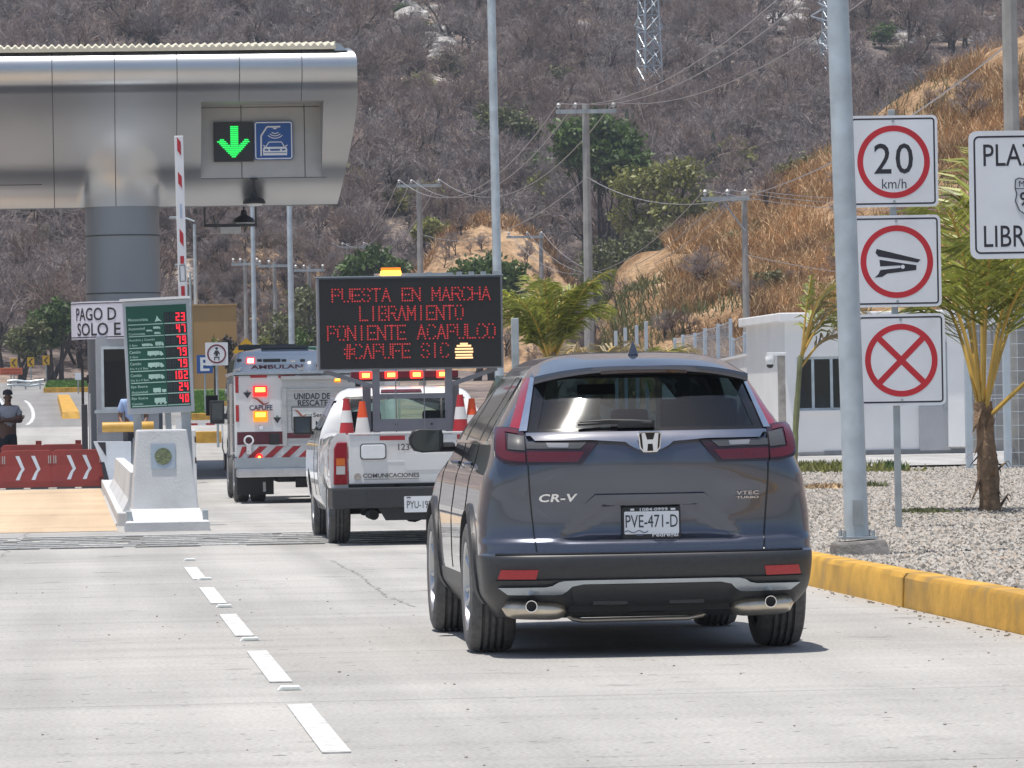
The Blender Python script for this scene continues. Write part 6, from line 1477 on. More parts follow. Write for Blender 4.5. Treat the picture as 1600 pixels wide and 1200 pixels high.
# tail lamps
lo_ = lambda a: (lambda x: a + .010 + .034 * min(1, max(0, (abs(x) - .645) / .10)))
def mir(c, s_): return [(s_ * x, z) for x, z in (c if s_ > 0 else c[::-1])]
for s_ in (-1, 1):
    mb = MB(); SB.patch(mb, mir([(.634, 1.005), (.70, 1.005), (.74, 1.012), (.756, 1.035)], s_), mir([(.634, 1.185), (.69, 1.185), (.735, 1.180), (.750, 1.158)], s_), 16, 10, lo_(.0), .04)
    L = mb.build('tail_lamp', K['lampd'], SUV, smooth=40)
    mb = MB(); SB.patch(mb, mir([(.634, 1.018), (.70, 1.018), (.732, 1.026), (.748, 1.05)], s_), mir([(.634, 1.062), (.69, 1.062), (.715, 1.07), (.746, 1.10)], s_), 10, 4, lo_(.004), .006)
    SB.patch(mb, mir([(.712, 1.06), (.748, 1.06)], s_), mir([(.712, 1.158), (.742, 1.158)], s_), 4, 6, lo_(.0045), .006); SB.patch(mb, mir([(.66, 1.153), (.735, 1.153)], s_), mir([(.66, 1.176), (.73, 1.174)], s_), 6, 2, lo_(.0043), .006); mb.build('light_guide', K['lampm'], L, smooth=40)
    mb = MB(); SB.patch(mb, mir([(.634, 1.075), (.705, 1.075)], s_), mir([(.634, 1.145), (.70, 1.145)], s_), 5, 4, lo_(.005), .006); mb.build('smoked_panel', K['lampgrey'], L, smooth=40)
    # upper strip along the window
    outer = lambda z: .700 - (z - 1.18) * .44; inner = lambda z: xw(z) + .006
    zz = np.linspace(1.172, 1.452, 14); half = lambda z: inner(z) + (outer(z) - inner(z)) * .45
    mb = MB(); b_ = [(half(z), z) for z in zz]; t__ = [(outer(z), z) for z in zz]
    SB.patch(mb, [(s_ * x, z) for x, z in (b_ if s_ < 0 else t__)], [(s_ * x, z) for x, z in (t__ if s_ < 0 else b_)], 14, 3, .012, .02) ; mb.build('strip_lens', K['lampb'], L, smooth=50, recalc=True)
    mb = MB(); b_ = [(inner(z), z) for z in zz]; t__ = [(half(z) - .001, z) for z in zz]
    SB.patch(mb, [(s_ * x, z) for x, z in (b_ if s_ < 0 else t__)], [(s_ * x, z) for x, z in (t__ if s_ < 0 else b_)], 14, 3, .013, .02); mb.build('strip_chrome', K['chrome'], L, smooth=50, recalc=True)
    # part on the tailgate
    mb = MB(); SB.patch(mb, mir([(.355, 1.002), (.625, 1.005)], s_), mir([(.265, 1.116), (.625, 1.116)], s_), 14, 6, .010, .02); T = mb.build('tailgate_lamp', K['lampd'], SUV, smooth=40)
    mb = MB(); SB.patch(mb, mir([(.375, 1.016), (.625, 1.018)], s_), mir([(.335, 1.066), (.625, 1.070)], s_), 12, 4, .014, .006); mb.build('light_guide', K['lampm'], T, smooth=40)
    mb = MB(); SB.patch(mb, mir([(.360, 1.080), (.625, 1.083)], s_), mir([(.32, 1.112), (.625, 1.114)], s_), 12, 3, .0145, .006); mb.build('smoked_panel', K['lampgrey'], T, smooth=40)
    mb = MB(); SB.patch(mb, mir([(.42, 1.085), (.52, 1.087)], s_), mir([(.415, 1.107), (.53, 1.109)], s_), 6, 2, .0165, .004); mb.build('reverse_lens', plain('clear_lens', (.35, .35, .35), .1, .6, 1.0), T)
# chrome bar and emblem
mb = MB(); xs_ = np.linspace(-.622, .622, 61)
def bt(x): a = abs(x); return 1.116 if a > .30 else 1.116 - .012 * (1 - (a - .12) / .18) if a > .12 else 1.104 - .05 * (1 - a / .12) ** .6
bo = [(x, bt(x) + (.022 if abs(x) > .60 else 0)) for x in xs_]; SB.patch(mb, bo, [(x, 1.153) for x in xs_], 60, 5, .024, .03); mb.build('chrome_bar', plain('dark_chrome', (.46, .47, .50), .10, 1.0), SUV, smooth=35)
mb = MB(); c = SB.rpt(0, 1.098, .034); oct_ = [(-.062, .045), (-.05, .056), (.05, .056), (.062, .045), (.054, -.03), (.036, -.054), (-.036, -.054), (-.054, -.03)]
mb.prism(oct_[::-1], c, t=.012); em = mb.build('emblem', K['chrome'], SUV, bevel=.004)
mb = MB(); mb.prism([(x * .88, y * .86) for x, y in oct_][::-1], c + Vector((0, -.0125, 0)), t=.002); mb.build('emblem_field', K['blackgloss'], em)
mb = MB()
for s_ in (-1, 1): mb.prism([(s_ * .044, .046), (s_ * .026, .046), (s_ * .012, -.002), (s_ * .016, -.047), (s_ * .036, -.046)][::s_], c + Vector((0, -.015, 0)), t=.006)
mb.prism([(-.02, .012), (.02, .012), (.014, -.01), (-.014, -.01)], c + Vector((0, -.015, 0)), t=.0055); mb.build('emblem_letter', plain('emblem_silver', (.80, .81, .83), .2, .35), em)
# shut lines
mb = MB()
for s_ in (-1, 1):
    pl = [(.628, 1.004), (.626, .95), (.620, .85), (.612, .75), (.600, .62), (.592, .540)]; pts = [SB.rpt(s_ * a, b_, .0015) for (a0, b0), (a1, b1) in zip(pl, pl[1:]) for k in range(6) for a, b_ in [(a0 + (a1 - a0) * k / 6, b0 + (b1 - b0) * k / 6)]] + [SB.rpt(s_ * .592, .54, .0015)]
    mb.tube(pts, .0042, 5)
mb.tube([SB.rpt(x, .5385, .003) for x in np.linspace(-.80, .80, 60)], .0075, 5); mb.build('shut_line', K['blackgloss'], SUV)
# grip lip over the plate
mb = MB(); SB.patch(mb, [(-.335, .800), (.335, .800)], [(-.285, .846), (.285, .846)], 24, 4, .014, .03); mb.build('tailgate_grip', K['suvpaint'], SUV, smooth=30, bevel=.004)
# bumper furniture
for s_ in (-1, 1):
    mb = MB(); SB.patch(mb, mir([(.600, .414), (.79, .416)], s_), mir([(.588, .458), (.60, .463), (.775, .463)], s_) if False else mir([(.588, .462), (.775, .463)], s_), 10, 4, .006, .012); mb.build('reflector', K['reflr'], SUV, bevel=.003)
top = [(-.785, .376), (-.55, .378), (-.516, .384), (-.485, .400), (-.454, .4065), (-.358, .409)]; bot = [(-.735, .34), (-.50, .338), (-.465, .341), (-.44, .356), (-.414, .380), (-.358, .390)]
T_ = top + [(-x, z) for x, z in top[::-1]]; B_ = bot + [(-x, z) for x, z in bot[::-1]]
mb = MB(); SB.patch(mb, B_, T_, 66, 3, .014, .025); mb.build('skid_trim', K['silvertrim'], SUV, smooth=35)
mb = MB(); SB.patch(mb, [(-.40, .292), (.40, .292)], [(-.42, .385), (.42, .385)], 20, 4, .010, .03); mb.b2(-.30, -.12, -.86, -.80, .272, .30); mb.b2(.10, .28, -.86, -.80, .272, .30); mb.build('valance', K['clad'], SUV, smooth=40)
mb = MB(); SB.patch(mb, [(-.80, .405), (.80, .405)], [(-.80, .41), (.80, .41)], 20, 1, .012, .02); mb.build('bumper_crease', K['clad'], SUV)
for s_ in (-1, 1):
    mb = MB(); c = Vector((s_ * .595, -.74, .258)); k = 18; rows = []
    for i in range(15):
        t = -1 + 2 * i / 14; r_ = max(.012, (1 - abs(t) ** 5) ** .5); xx = c.x + t * .172; zd = -.012 * (1 - s_ * t) * .5
        rows.append([(xx, c.y + .11 * r_ * math.cos(a), c.z + zd + .056 * r_ * math.sin(a)) for a in np.linspace(0, 2 * math.pi, k, endpoint=False)])
    mb.grid(rows, closed=True); mu = mb.build('muffler', K['muff'], SUV, smooth=60, recalc=True)
    mb = MB(); px = s_ * .625; mb.lathe([(.022, 0), (.030, 0), (.031, -.10), (.027, -.10), (.025, -.04)], (px, -.80, .272), 20, -Y_ * -1); mb.build('tail_pipe', K['chrome'], mu, smooth=40)
    mb = MB(); mb.lathe([(0, -.06), (.026, -.06)], (px, -.80, .272), 16, Y_); mb.build('pipe_bore', K['black'], mu)
mb = MB(); mb.tube([(-.46, -.62, .25), (-.43, -.66, .225), (-.39, -.68, .195), (-.34, -.68, .185), (.22, -.68, .187), (.29, -.68, .20), (.34, -.67, .235), (.37, -.62, .28)], .013, 8); mb.build('tow_bar', M('dull_steel_tube', (.42, .38, .33), .4, .8, var=.2), SUV, smooth=60)
mb = MB(); mb.lathe([(.0, .10), (.30, .10), (.33, .07), (.33, -.03), (.0, -.05)], (0, -.40, .24), 30); mb.build('spare_well', K['cabin'], SUV, smooth=40)
# plate, badges
pc = SB.rpt(.008, .694, .026); mb = MB(); mb.prism(rrect(.305, .165, .012), pc, t=.012); pf = mb.build('number_plate', K['black'], SUV, bevel=.003)
mb = MB(); mb.prism(rrect(.285, .118, .006), pc + Vector((0, -.0125, .0)), t=.002); pw_ = mb.build('plate_sheet', K['signwhite'], pf)
mb = MB(); mb.text('PVE-471-D', pc + Vector((0, -.0145, .008)), .272, .066, t=.002); mb.build('plate_number', plain('plate_ink', (.03, .035, .05), .5), pf)
mb = MB(); mb.text('1084·0999', pc + Vector((.012, -.0125, .069)), .145, .016, t=.002, off=.012); mb.text('Pedregal', pc + Vector((.07, -.0150, -.066)), .135, .026, t=.002, off=.02); mb.b2(pc.x - .11, pc.x - .09, pc.y - .015, pc.y - .0135, pc.z + .064, pc.z + .074); mb.b2(pc.x + .10, pc.x + .125, pc.y - .015, pc.y - .0135, pc.z + .064, pc.z + .074); mb.build('frame_lettering', K['signwhite'], pf)
mb = MB(); mb.tube([(pc.x - .14 + .012 * i, pc.y - .0155, pc.z - .046 + .006 * math.sin(i * 1.3)) for i in range(11)], .003, 4); mb.b2(pc.x - .08, pc.x - .045, pc.y - .0165, pc.y - .015, pc.z - .066, pc.z - .058); mb.build('plate_map', plain('plate_map_grey', (.12, .14, .2), .5), pf)
c = SB.rpt(-.477, .832, .004); mb = MB(); U = (SB.rpt(-.40, .832) - SB.rpt(-.55, .832)).normalized(); mb.text('CR-V', c, .195, .042, U=U, t=.004, off=.03, spacing=1.1, shear=.25); mb.build('badge', K['chrome'], SUV)
c = SB.rpt(.512, .842, .004); U = (SB.rpt(.58, .83) - SB.rpt(.45, .83)).normalized(); mb = MB(); mb.text('VTEC', c, .122, .020, U=U, t=.004, off=.02, spacing=1.1); mb.text('TURBO', c - Z_ * .024, .122, .012, U=U, t=.004, off=.03); mb.build('badge', K['chrome'], SUV)
# wiper, aerial
mb = MB(); pts = [SB.rpt(x, z, .035) for x, z in ((.02, 1.185), (-.08, 1.198), (-.20, 1.205), (-.35, 1.198))]; mb.tube(pts, [.02, .014, .010, .006], 8); mb.tube([SB.rpt(x, z, .03) for x, z in ((-.36, 1.19), (-.15, 1.20), (.0, 1.187))], .009, 6); mb.box(SB.rpt(-.06, 1.188, .03), (.19, .03, .036)); mb.build('rear_wiper', K['black'], SUV, smooth=40, bevel=.006)
mb = MB(); yb = -.20; zb = roofz(0, yb); mb.add([(-.028, yb - .05, zb - .002), (.028, yb - .05, zb - .002), (.02, yb + .10, zb + .006), (-.02, yb + .10, zb + .006), (-.006, yb - .035, zb + .068), (.006, yb - .035, zb + .068), (.004, yb + .02, zb + .035), (-.004, yb + .02, zb + .035)], [(0, 1, 5, 4), (1, 2, 6, 5), (2, 3, 7, 6), (3, 0, 4, 7), (4, 5, 6, 7)]); mb.build('aerial', K['suvpaint'], SUV, bevel=.008, smooth=50)
# side glass, pillars, handles, mirrors
for s_ in (-1, 1):
    for a, b_ in ((-.16, .30), (.34, 1.22), (1.25, 2.10)):
        mb = MB(); q = .75 if a > 1 else .0
        top = [(y, 1.468) for y in np.linspace(max(a, .0) if a < 0 else a, b_ - (.32 if a > 1 else 0), 6)]; bo = [(y, 1.125) for y in np.linspace(a, b_ + (.14 if a > 1 else 0), 6)]
        SB.patch(mb, bo[::s_], top[::s_], 10, 6, .003, .002, side=s_); mb.build('side_window', K['tintside'], SUV, smooth=50, recalc=True)
    mb = MB()
    for a, b_ in ((.29, .35), (1.205, 1.27)):
        mb = MB(); SB.patch(mb, [(a, 1.12), (b_, 1.12)][::s_], [(a, 1.47), (b_, 1.47)][::s_], 2, 6, .005, .01, side=s_)
        mb.build('door_pillar', K['blackgloss'], SUV, smooth=50, recalc=True)
    mb = MB(); SB.patch(mb, [(y, 1.112) for y in (-.2, 2.25)][::s_], [(y, 1.128) for y in (-.2, 2.25)][::s_], 24, 1, .008, .012, side=s_); SB.patch(mb, [(y, 1.464) for y in (-.02, 1.8)][::s_], [(y, 1.476) for y in (-.02, 1.8)][::s_], 24, 1, .006, .012, side=s_); mb.build('window_trim', K['chrome'], SUV, recalc=True)
    for y in (.55, 1.45):
        mb = MB(); x = SB.side(y, 1.0); mb.tube([(s_ * (x + .0), y - .11, 1.0), (s_ * (x + .03), y - .07, 1.0), (s_ * (x + .032), y + .07, 1.0), (s_ * (x), y + .11, 1.0)], .012, 8); mb.build('door_handle', K['suvpaint'], SUV, smooth=60)
    mb = MB()
    for y in (.30, 1.24, 2.25): mb.tube([(s_ * (SB.side(y, z) + .0005), y + .04 * (1.1 - z), z) for z in np.linspace(.42, 1.12, 12)], .004, 4)
    mb.build('door_gap', K['blackgloss'], SUV)
    # mirror: shell, glass and foot
    mc = Vector((s_ * .965, 1.93, 1.125)); mb = MB()
    rows = []
    for y, k in ((-.062, .92), (-.055, 1.0), (0, 1.0), (.06, .86), (.105, .5)):
        rows.append([(mc.x + s_ * px * k, mc.y + y, mc.z + pz * k) for px, pz in ((-.088, .062), (.04, .066), (.076, .055), (.098, .015), (.096, -.02), (.07, -.058), (.02, -.07), (-.085, -.066), (-.098, -.03), (-.1, .03))])
    mb.grid(rows, closed=True); mb.add(rows[-1], [tuple(range(10))]); mb.add(rows[0], [tuple(range(10))]); mb.tube([(s_ * .80, 2.02, 1.085), (s_ * .90, 1.97, 1.085)], .028, 8); mm = mb.build('wing_mirror', K['black'], SUV, smooth=40, recalc=True)
    mb = MB(); mb.add([(mc.x + s_ * px * .86, mc.y - .064, mc.z + pz * .86) for px, pz in ((-.088, .062), (.04, .066), (.076, .055), (.098, .015), (.096, -.02), (.07, -.058), (.02, -.07), (-.085, -.066))], [tuple(range(8))]); mb.build('mirror_glass', K['mirrorglass'], mm)
# arch lips
for s_ in (-1, 1):
    for cy in (0, 2.66):
        rows = []; mb = MB()
        for a in np.linspace(-12, 192, 40):
            y, z = cy + .40 * math.cos(R(a)), .36 + .40 * math.sin(R(a)); y2, z2 = cy + .437 * math.cos(R(a)), .36 + .437 * math.sin(R(a))
            if z < .22: continue
            x1, x2 = SB.side(y, max(z, .24)), SB.side(y2, max(z2, .24)); x1 = max(x1, .80) ; rows.append([(s_ * (x1 - .05), y, z), (s_ * (x1 + .024), y, z), (s_ * (x2 + .012), y2, z2), (s_ * (x2 - .01), y2 + .001, z2)])
        mb.grid(rows); mb.build('arch_moulding', K['clad'], SUV, smooth=40, recalc=True)
for cy in (0, 2.66):
    for s_ in (-1, 1): wheel(SUV, s_ * .774, cy, .352, .248, .235, s_, 5)
# cabin
mb = MB(); mb.b2(-.72, .72, -.55, 2.3, .46, .5); mb.b2(-.70, .70, 2.0, 2.5, .5, 1.02); mb.b2(-.66, .66, -.78, -.5, .5, 1.08); mb.build('cabin_floor', K['cabin'], SUV)
mb = MB()
for y, xs_ in ((.15, (-.45, 0, .45)), (1.05, (-.40, .40))):
    for x in xs_:
        w_ = .42 if y < 1 and x else (.3 if not x else .48)
        mb.box((x, y - .05, .86), (w_, .16, .62), Matrix.Rotation(R(12), 3, 'X')); mb.box((x, y - .16, 1.25 if x else 1.2), (.26 if x else .2, .10, .17))
        mb.box((x, y + .22, .58), (w_, .5, .16))
mb.build('seat', K['seat'], SUV, bevel=.03)
mb = MB(); mb.lathe([(.17, -.012), (.185, 0), (.17, .012)], (-.40, 1.72, 1.0), 24, Vector((0, -.9, .43)).normalized()); mb.build('steering_wheel', K['cabin'], SUV)
mb = MB(); mb.box((0, 1.72, 1.40), (.22, .03, .06)); mb.build('inner_mirror', K['black'], SUV, bevel=.01)
mb = MB(); rws = [[Vector((x, max(y, SB.rear(x, 1.49) + .05), roofz(x, max(y, -.5)) - .035)) for x in np.linspace(-.5, .5, 9)] for y in np.linspace(-.45, 1.55, 12)]; mb.grid(rws); mb.build('headlining', K['cabin'], SUV)
mb = MB(); b_ = [(x, 1.075) for x in np.linspace(-.70, .70, 12)]
def fpt(x, z, off=.0): w_ = SB.w(z); u = min(abs(x) / w_, .99); return Vector((x, SB.yf(z) - SB.Df(z) * (1 - (1 - u ** SB.nf) ** (1 / SB.nf)) + off, z))
mb.grid([[fpt(x * (1 - (z - 1.07) * .45), z, .003) for x in np.linspace(-.74, .74, 16)] for z in np.linspace(1.07, 1.485, 10)]); mb.build('windscreen', K['wind'], SUV, smooth=60)
# ---- emissive lamps of the convoy
K['beacon_red'] = emit('beacon_red', (1.0, .03, .02), 3.0, (.3, 0, 0)); K['beacon_core'] = emit('beacon_core', (1.0, .35, .04), 7.0); K['beacon_amber'] = emit('beacon_amber', (1.0, .36, .03), 6.0)
K['vwhite'] = M('fleet_white_paint', (.72, .73, .735), .35, 0, var=.04, scale=2.2, coat=1.0, dirt=(.58, .57, .55), detail=9); K['cone'] = M('cone_orange', (.75, .09, .02), .5, var=.1); K['stripe_red'] = M('stripe_red', (.40, .025, .03), .4, var=.12, scale=6)
K['maroon'] = M('maroon_film', (.10, .012, .025), .4, var=.1); K['greytube'] = M('grey_frame_steel', (.22, .23, .26), .45, .4, var=.1); K['ink'] = plain('dark_lettering', (.03, .03, .04), .5)
K['shutter'] = M('grey_roller_shutter', (.50, .51, .51), .45, .3, var=.05); K['teal'] = glass('greenish_cab_glass', (.78, .95, .88), .02); K['clearlens'] = plain('clear_lamp_lens', (.6, .6, .6), .15, .3, 1.0); K['amberlens'] = plain('amber_lens', (.6, .15, .02), .15, coat=1.0)
def rbox(mb_, x0, x1, y0, y1, z0, z1): mb_.b2(x0, x1, y0, y1, z0, z1)
# ================= white pickup carrying the message board
PKX, PKY = 3.36, 50.55
PK = thing('pickup_truck', 'white crew cab pickup with red beacons and a message board over its bed', 'pickup', (PKX, PKY, 0))
mb = MB()          # bed sides with flared arches: section swept along y
def bedrow(y):
    fl = .035 * max(0, 1 - abs(y) / .62) ** .5; return [(-.70, y, 1.06), (-.72, y, 1.09), (-.80, y, 1.085), (-.862, y, 1.02), (-.880 - fl, y, .90), (-.882 - fl * 1.3, y, .70), (-.865, y, .56), (-.80, y, .50)]
for s_ in (-1, 1):
    rows = [[(s_ * -p[0], p[1], p[2] + (.50 if i == 7 and abs(y) < .42 else (.30 * (1 - (abs(y) / .42) ** 2) ** .5 + .0 if i == 6 and abs(y) < .42 else 0)) * (1 if i == 6 else .6)) for i, p in enumerate(bedrow(y))] for y in np.linspace(-1.10, 1.02, 44)]
    mb.grid(rows, flip=s_ < 0)
    end = rows[0]; mb.add(end + [(s_ * .70, -1.10, .50)], [tuple(range(9))])
mb.b2(-.70, .70, 1.00, 1.03, .5, 1.09); mb.b2(-.72, .72, -1.0, 1.0, .52, .56)
bed = mb.build('bed', K['vwhite'], PK, smooth=45, recalc=True)
mb = MB(); mb.b2(-.695, .695, -1.125, -1.07, .592, 1.066); tg = mb.build('tailgate', K['vwhite'], PK, bevel=.012)
mb = MB(); mb.b2(-.695, .695, -1.135, -1.06, 1.069, 1.088); mb.build('top_rail', K['vwhite'], tg, bevel=.006)
MB().prism(rrect(.255, .155, .035), (-.455, -1.1255, .905), t=.004).build('handle_recess', K['darkgrey'], tg); mb = MB(); mb.prism(rrect(.235, .135, .03), (-.455, -1.1295, .905), t=.016); mb.build('tailgate_handle', plain('sky_pale_silver', (.80, .82, .85), .3, .25), tg, bevel=.008)  # sky reflection on the chrome handle is put into its pale silver colour
mb = MB(); mb.b2(-.58, .58, -1.128, -1.1255, .80, .81); mb.prism(rrect(.42, .16, .03), (.06, -1.1255, .80), t=.003) ; mb.build('pressing', K['vwhite'], tg, bevel=.002)
mb = MB()
for a, b_ in ((-.39, -.145), (.36, .6)): mb.b2(a, b_, -1.1275, -1.1255, 1.012, 1.056)
mb.build('red_reflective_strip', K['stripe_red'], tg)
mb = MB()
for a, b_ in ((-.67, -.395), (-.14, .355)): mb.b2(a, b_, -1.1275, -1.1255, 1.012, 1.056)
mb.build('silver_reflective_strip', plain('silver_film', (.62, .64, .68), .3, .3), tg)
s162 = 162.
mb = MB(); mb.text('123-03', (-.10, -1.126, .945), .225, .062, t=.003, off=.012); mb.text('COMUNICACIONES', (-.285, -1.126, .673), .545, .042, t=.003, off=.02); mb.b2(-.55, -.02, -1.1292, -1.126, .636, .640); mb.build('lettering', plain('grey_brown_lettering', (.10, .085, .085), .5), tg)
mb = MB(); mb.disc((-.61, -1.126, .665), .036, t=.003); mb.ring((-.61, -1.129, .665), .024, .030, t=.002); mb.build('round_seal', plain('seal_beige', (.48, .42, .38), .5), tg)
for s_ in (-1, 1):
    mb = MB(); q = [(-.07, -.20), (.07, -.20), (.07, .21), (-.03, .21), (-.06, .15)]
    mb.prism([(s_ * -1 * x, z) for x, z in q][::s_], (s_ * .775, -1.10, .79), t=.035); tl = mb.build('tail_lamp', K['lampb'], PK, bevel=.012)
    mb = MB(); mb.b2(s_ * .78 - .035, s_ * .78 + .05, -1.138, -1.134, .775, .845); mb.build('indicator_lens', K['amberlens'], tl); mb = MB(); mb.b2(s_ * .78 - .035, s_ * .78 + .05, -1.138, -1.134, .69, .77); mb.build('reverse_lens', K['clearlens'], tl)
mb = MB(); bp_ = [(-.90, -1.02), (-.86, -1.22), (-.55, -1.27), (.55, -1.27), (.86, -1.22), (.90, -1.02)]
mb.prism(bp_, (0, 0, .36), X_, Y_, .20, N=Z_); mb.build('bumper', K['clad'], PK, bevel=.02)
mb = MB(); mb.prism([(-.35, -.12), (.35, -.12), (.42, .0), (-.42, .0)], (0, -1.20, .36), t=.03); mb.b2(-.25, -.19, -1.10, -.9, .52, .585); mb.b2(-.69, .69, -1.10, -1.05, .555, .592); mb.build('step', K['black'], PK)
mb = MB(); mb.prism(rrect(.31, .155, .01), (-.018, -1.275, .392), t=.008); npl = mb.build('number_plate', K['signwhite'], PK); mb = MB(); mb.text('PYU-192-', (-.018, -1.284, .388), .26, .07, t=.003); mb.b2(-.15, -.11, -1.2865, -1.284, .452, .462); mb.b2(.09, .13, -1.2865, -1.284, .452, .462); mb.build('plate_number', K['ink'], npl)
# cab
CB = Body(w=[(.30, .80), (.45, .86), (.7, .885), (.95, .875), (1.08, .85), (1.2, .80), (1.38, .715), (1.48, .655), (1.53, .56), (1.552, .40), (1.557, .1)],
          yr=[(.30, 1.08), (1.0, 1.06), (1.2, 1.09), (1.42, 1.20), (1.50, 1.28), (1.54, 1.42), (1.557, 1.8)], yf=[(.30, 4.2), (.8, 4.3), (.98, 4.1), (1.05, 3.5), (1.12, 3.2), (1.4, 2.65), (1.52, 2.4), (1.557, 2.2)],
          Dr=[(.3, .06), (1.2, .10), (1.5, .2), (1.557, .1)], Df=[(.3, .5), (1.1, .5), (1.557, .2)], nr=4.0, nf=2.4)
def pk_class(c):
    x, y, z = c; ax = abs(x)
    if y < 1.35 and 1.10 < z < 1.43 and ax < .60 - (z - 1.1) * .15: return None
    if 1.13 < z < 1.42 and ax > CB.w(z) - .05 and (1.25 < y < 1.95 or 2.02 < y < 2.9 - (z - 1.1) * .9): return None
    if y > 2.3 and 1.12 < z < 1.46 and ax < CB.w(z) - .08: return None
    return 'body'
shl = CB.shell(list(np.linspace(.30, 1.557, 52)), [(3.15, .34, .37)], pk_class, k1=20, k2=50, k3=16)
shl['body'].build('cab', K['vwhite'], PK, smooth=35, weld=True)
mb = MB(); CB.patch(mb, [(-.63, 1.09), (.63, 1.09)], [(-.56, 1.44), (.56, 1.44)], 20, 8, .004, .002); mb.build('rear_window', K['teal'], PK, smooth=50)
mb = MB()
for a, b_ in ((-.60, -.36), (.36, .60)): CB.patch(mb, [(a, 1.10), (a + .02, 1.10)], [(a + .01, 1.43), (a + .03, 1.43)], 1, 8, .006, .008)
CB.patch(mb, [(-.62, 1.415), (.62, 1.415)], [(-.58, 1.445), (.58, 1.445)], 16, 1, .007, .008); mb.build('window_seal', K['black'], PK)
mb = MB(); CB.patch(mb, [(-.23, 1.478), (.19, 1.478)], [(-.22, 1.505), (.18, 1.505)], 10, 1, .01, .02); mb.build('brake_light', K['lamp'], PK)
for s_ in (-1, 1):
    for a, b_ in ((1.24, 1.96), (2.01, 2.95)):
        mb = MB(); CB.patch(mb, [(y, 1.11) for y in (a, b_)][::s_], [(y, 1.43) for y in (a, b_ - (.3 if a > 2 else 0))][::s_], 8, 4, .003, .002, side=s_); mb.build('side_window', K['tintside'], PK, recalc=True)
    mb = MB(); mb.box((s_ * .965, 2.62, 1.16), (.19, .10, .19)); mb.tube([(s_ * .80, 2.72, 1.07), (s_ * .90, 2.66, 1.09)], .022, 6); mm = mb.build('wing_mirror', K['black'], PK, bevel=.035); mb = MB(); mb.box((s_ * .965, 2.566, 1.16), (.15, .004, .15)); mb.build('mirror_glass', K['mirrorglass'], mm)
    for cy in (0, 3.15): wheel(PK, s_ * .745, cy, .335, .215, .20, s_, 4)
    mb = MB()
    for y in (1.98, 1.2): mb.tube([(s_ * (CB.side(y, z) + .0005), y, z) for z in np.linspace(.45, 1.1, 8)], .004, 4)
    mb.build('door_gap', K['blackgloss'], PK)
mb = MB(); mb.b2(-.36, -.30, -.9, 3.6, .36, .50); mb.b2(.30, .36, -.9, 3.6, .36, .50); mb.cyl((-.65, 0, .33), (.65, 0, .33), .05); mb.lathe([(0, -.15), (.11, -.1), (.14, 0), (.11, .1), (0, .15)], (0, 0, .33), 14, Y_); mb.tube([(-.5, -.75, .40), (-.5, -.1, .30), (-.5, .6, .42)], .035, 6); mb.tube([(.5, -.75, .40), (.5, -.1, .30), (.5, .6, .42)], .035, 6)
mb.prism([(-.17, -.10), (.12, -.10), (.18, .04), (-.26, .04)], (0, -.55, .35), t=.3); mb.cyl((-.45, -1.0, .29), (-.45, -.3, .29), .05); mb.b2(-.55, .55, -.8, -.5, .40, .52); mb.build('chassis', K['cabin'], PK)
mb = MB(); mb.b2(-.7, .7, 1.1, 3.2, .45, .5); mb.b2(-.7, .7, 2.9, 3.15, .5, 1.06); mb.build('cabin_floor', K['cabin'], PK)
mb = MB()
for y, xs_ in ((1.40, (-.36, .36)), (2.10, (-.38, .38))):
    for x in xs_: mb.box((x, y, .86), (.50, .15, .58), Matrix.Rotation(R(10), 3, 'X')); mb.box((x, y - .06, 1.22), (.27, .09, .15))
mb.build('seat', K['seat'], PK, bevel=.03)
mb = MB(); mb.grid([[Vector((x * (1 - (z - 1.12) * .5), CB.yf(z) - CB.Df(z) * (1 - (1 - min(.98, abs(x) / .8) ** 2.4) ** (1 / 2.4)) + .004, z)) for x in np.linspace(-.78, .78, 10)] for z in np.linspace(1.12, 1.47, 6)]); mb.build('windscreen', K['teal'], PK, smooth=60)
# beacon bar on the roof
mb = MB(); mb.b2(-.52, .62, 1.72, 1.98, 1.60, 1.625); mb.b2(-.45, -.40, 1.8, 1.9, 1.55, 1.60); mb.b2(.48, .53, 1.8, 1.9, 1.55, 1.60); lb = mb.build('beacon_bar', K['black'], PK)
mb = MB(); mb.b2(-.50, .60, 1.73, 1.97, 1.627, 1.70); mb.build('bar_lens', K['maroon'], lb, bevel=.01)
for x in (-.35, -.09, .17, .44):
    mb = MB(); mb.box((x, 1.72, 1.663), (.13, .05, .075)); o = mb.build('flasher', K['beacon_red'], lb, bevel=.012); mb = MB(); mb.box((x, 1.693, 1.663), (.075, .006, .04)); mb.build('flasher_core', K['beacon_core'], lb)
# frame and message board
mb = MB()
for x in (-.345, .375): mb.b2(x - .035, x + .035, .05, .12, .56, 1.72); mb.b2(x - .12 if x < 0 else x + .04, x - .04 if x < 0 else x + .12, .3, .36, .56, 1.56)
mb.b2(-.31, .34, .06, .10, 1.415, 1.465); mb.b2(-.31, .34, .055, .075, 1.095, 1.215)
for s_ in (-1, 1): mb.tube([(s_ * .86, .08, 1.70), (s_ * .36, .08, 1.535)], .03, 4)
for x in (-.16, .12): mb.cyl((x, -.1, 1.08), (x, -.1, 1.70), .006, n=5)
mb.build('support_frame', K['greytube'], PK)
mb = MB()
for x in (-.15, .2): mb.disc((x, .0535, 1.16), .012, t=.003)
mb.build('bolt_hole', K['black'], PK)
BW, BZ0, BZ1 = .92, 1.703, 2.618
mb = MB(); mb.b2(-BW, BW, -.02, .20, BZ0, BZ1); BD = mb.build('message_board', K['greytube'], PK, bevel=.008)
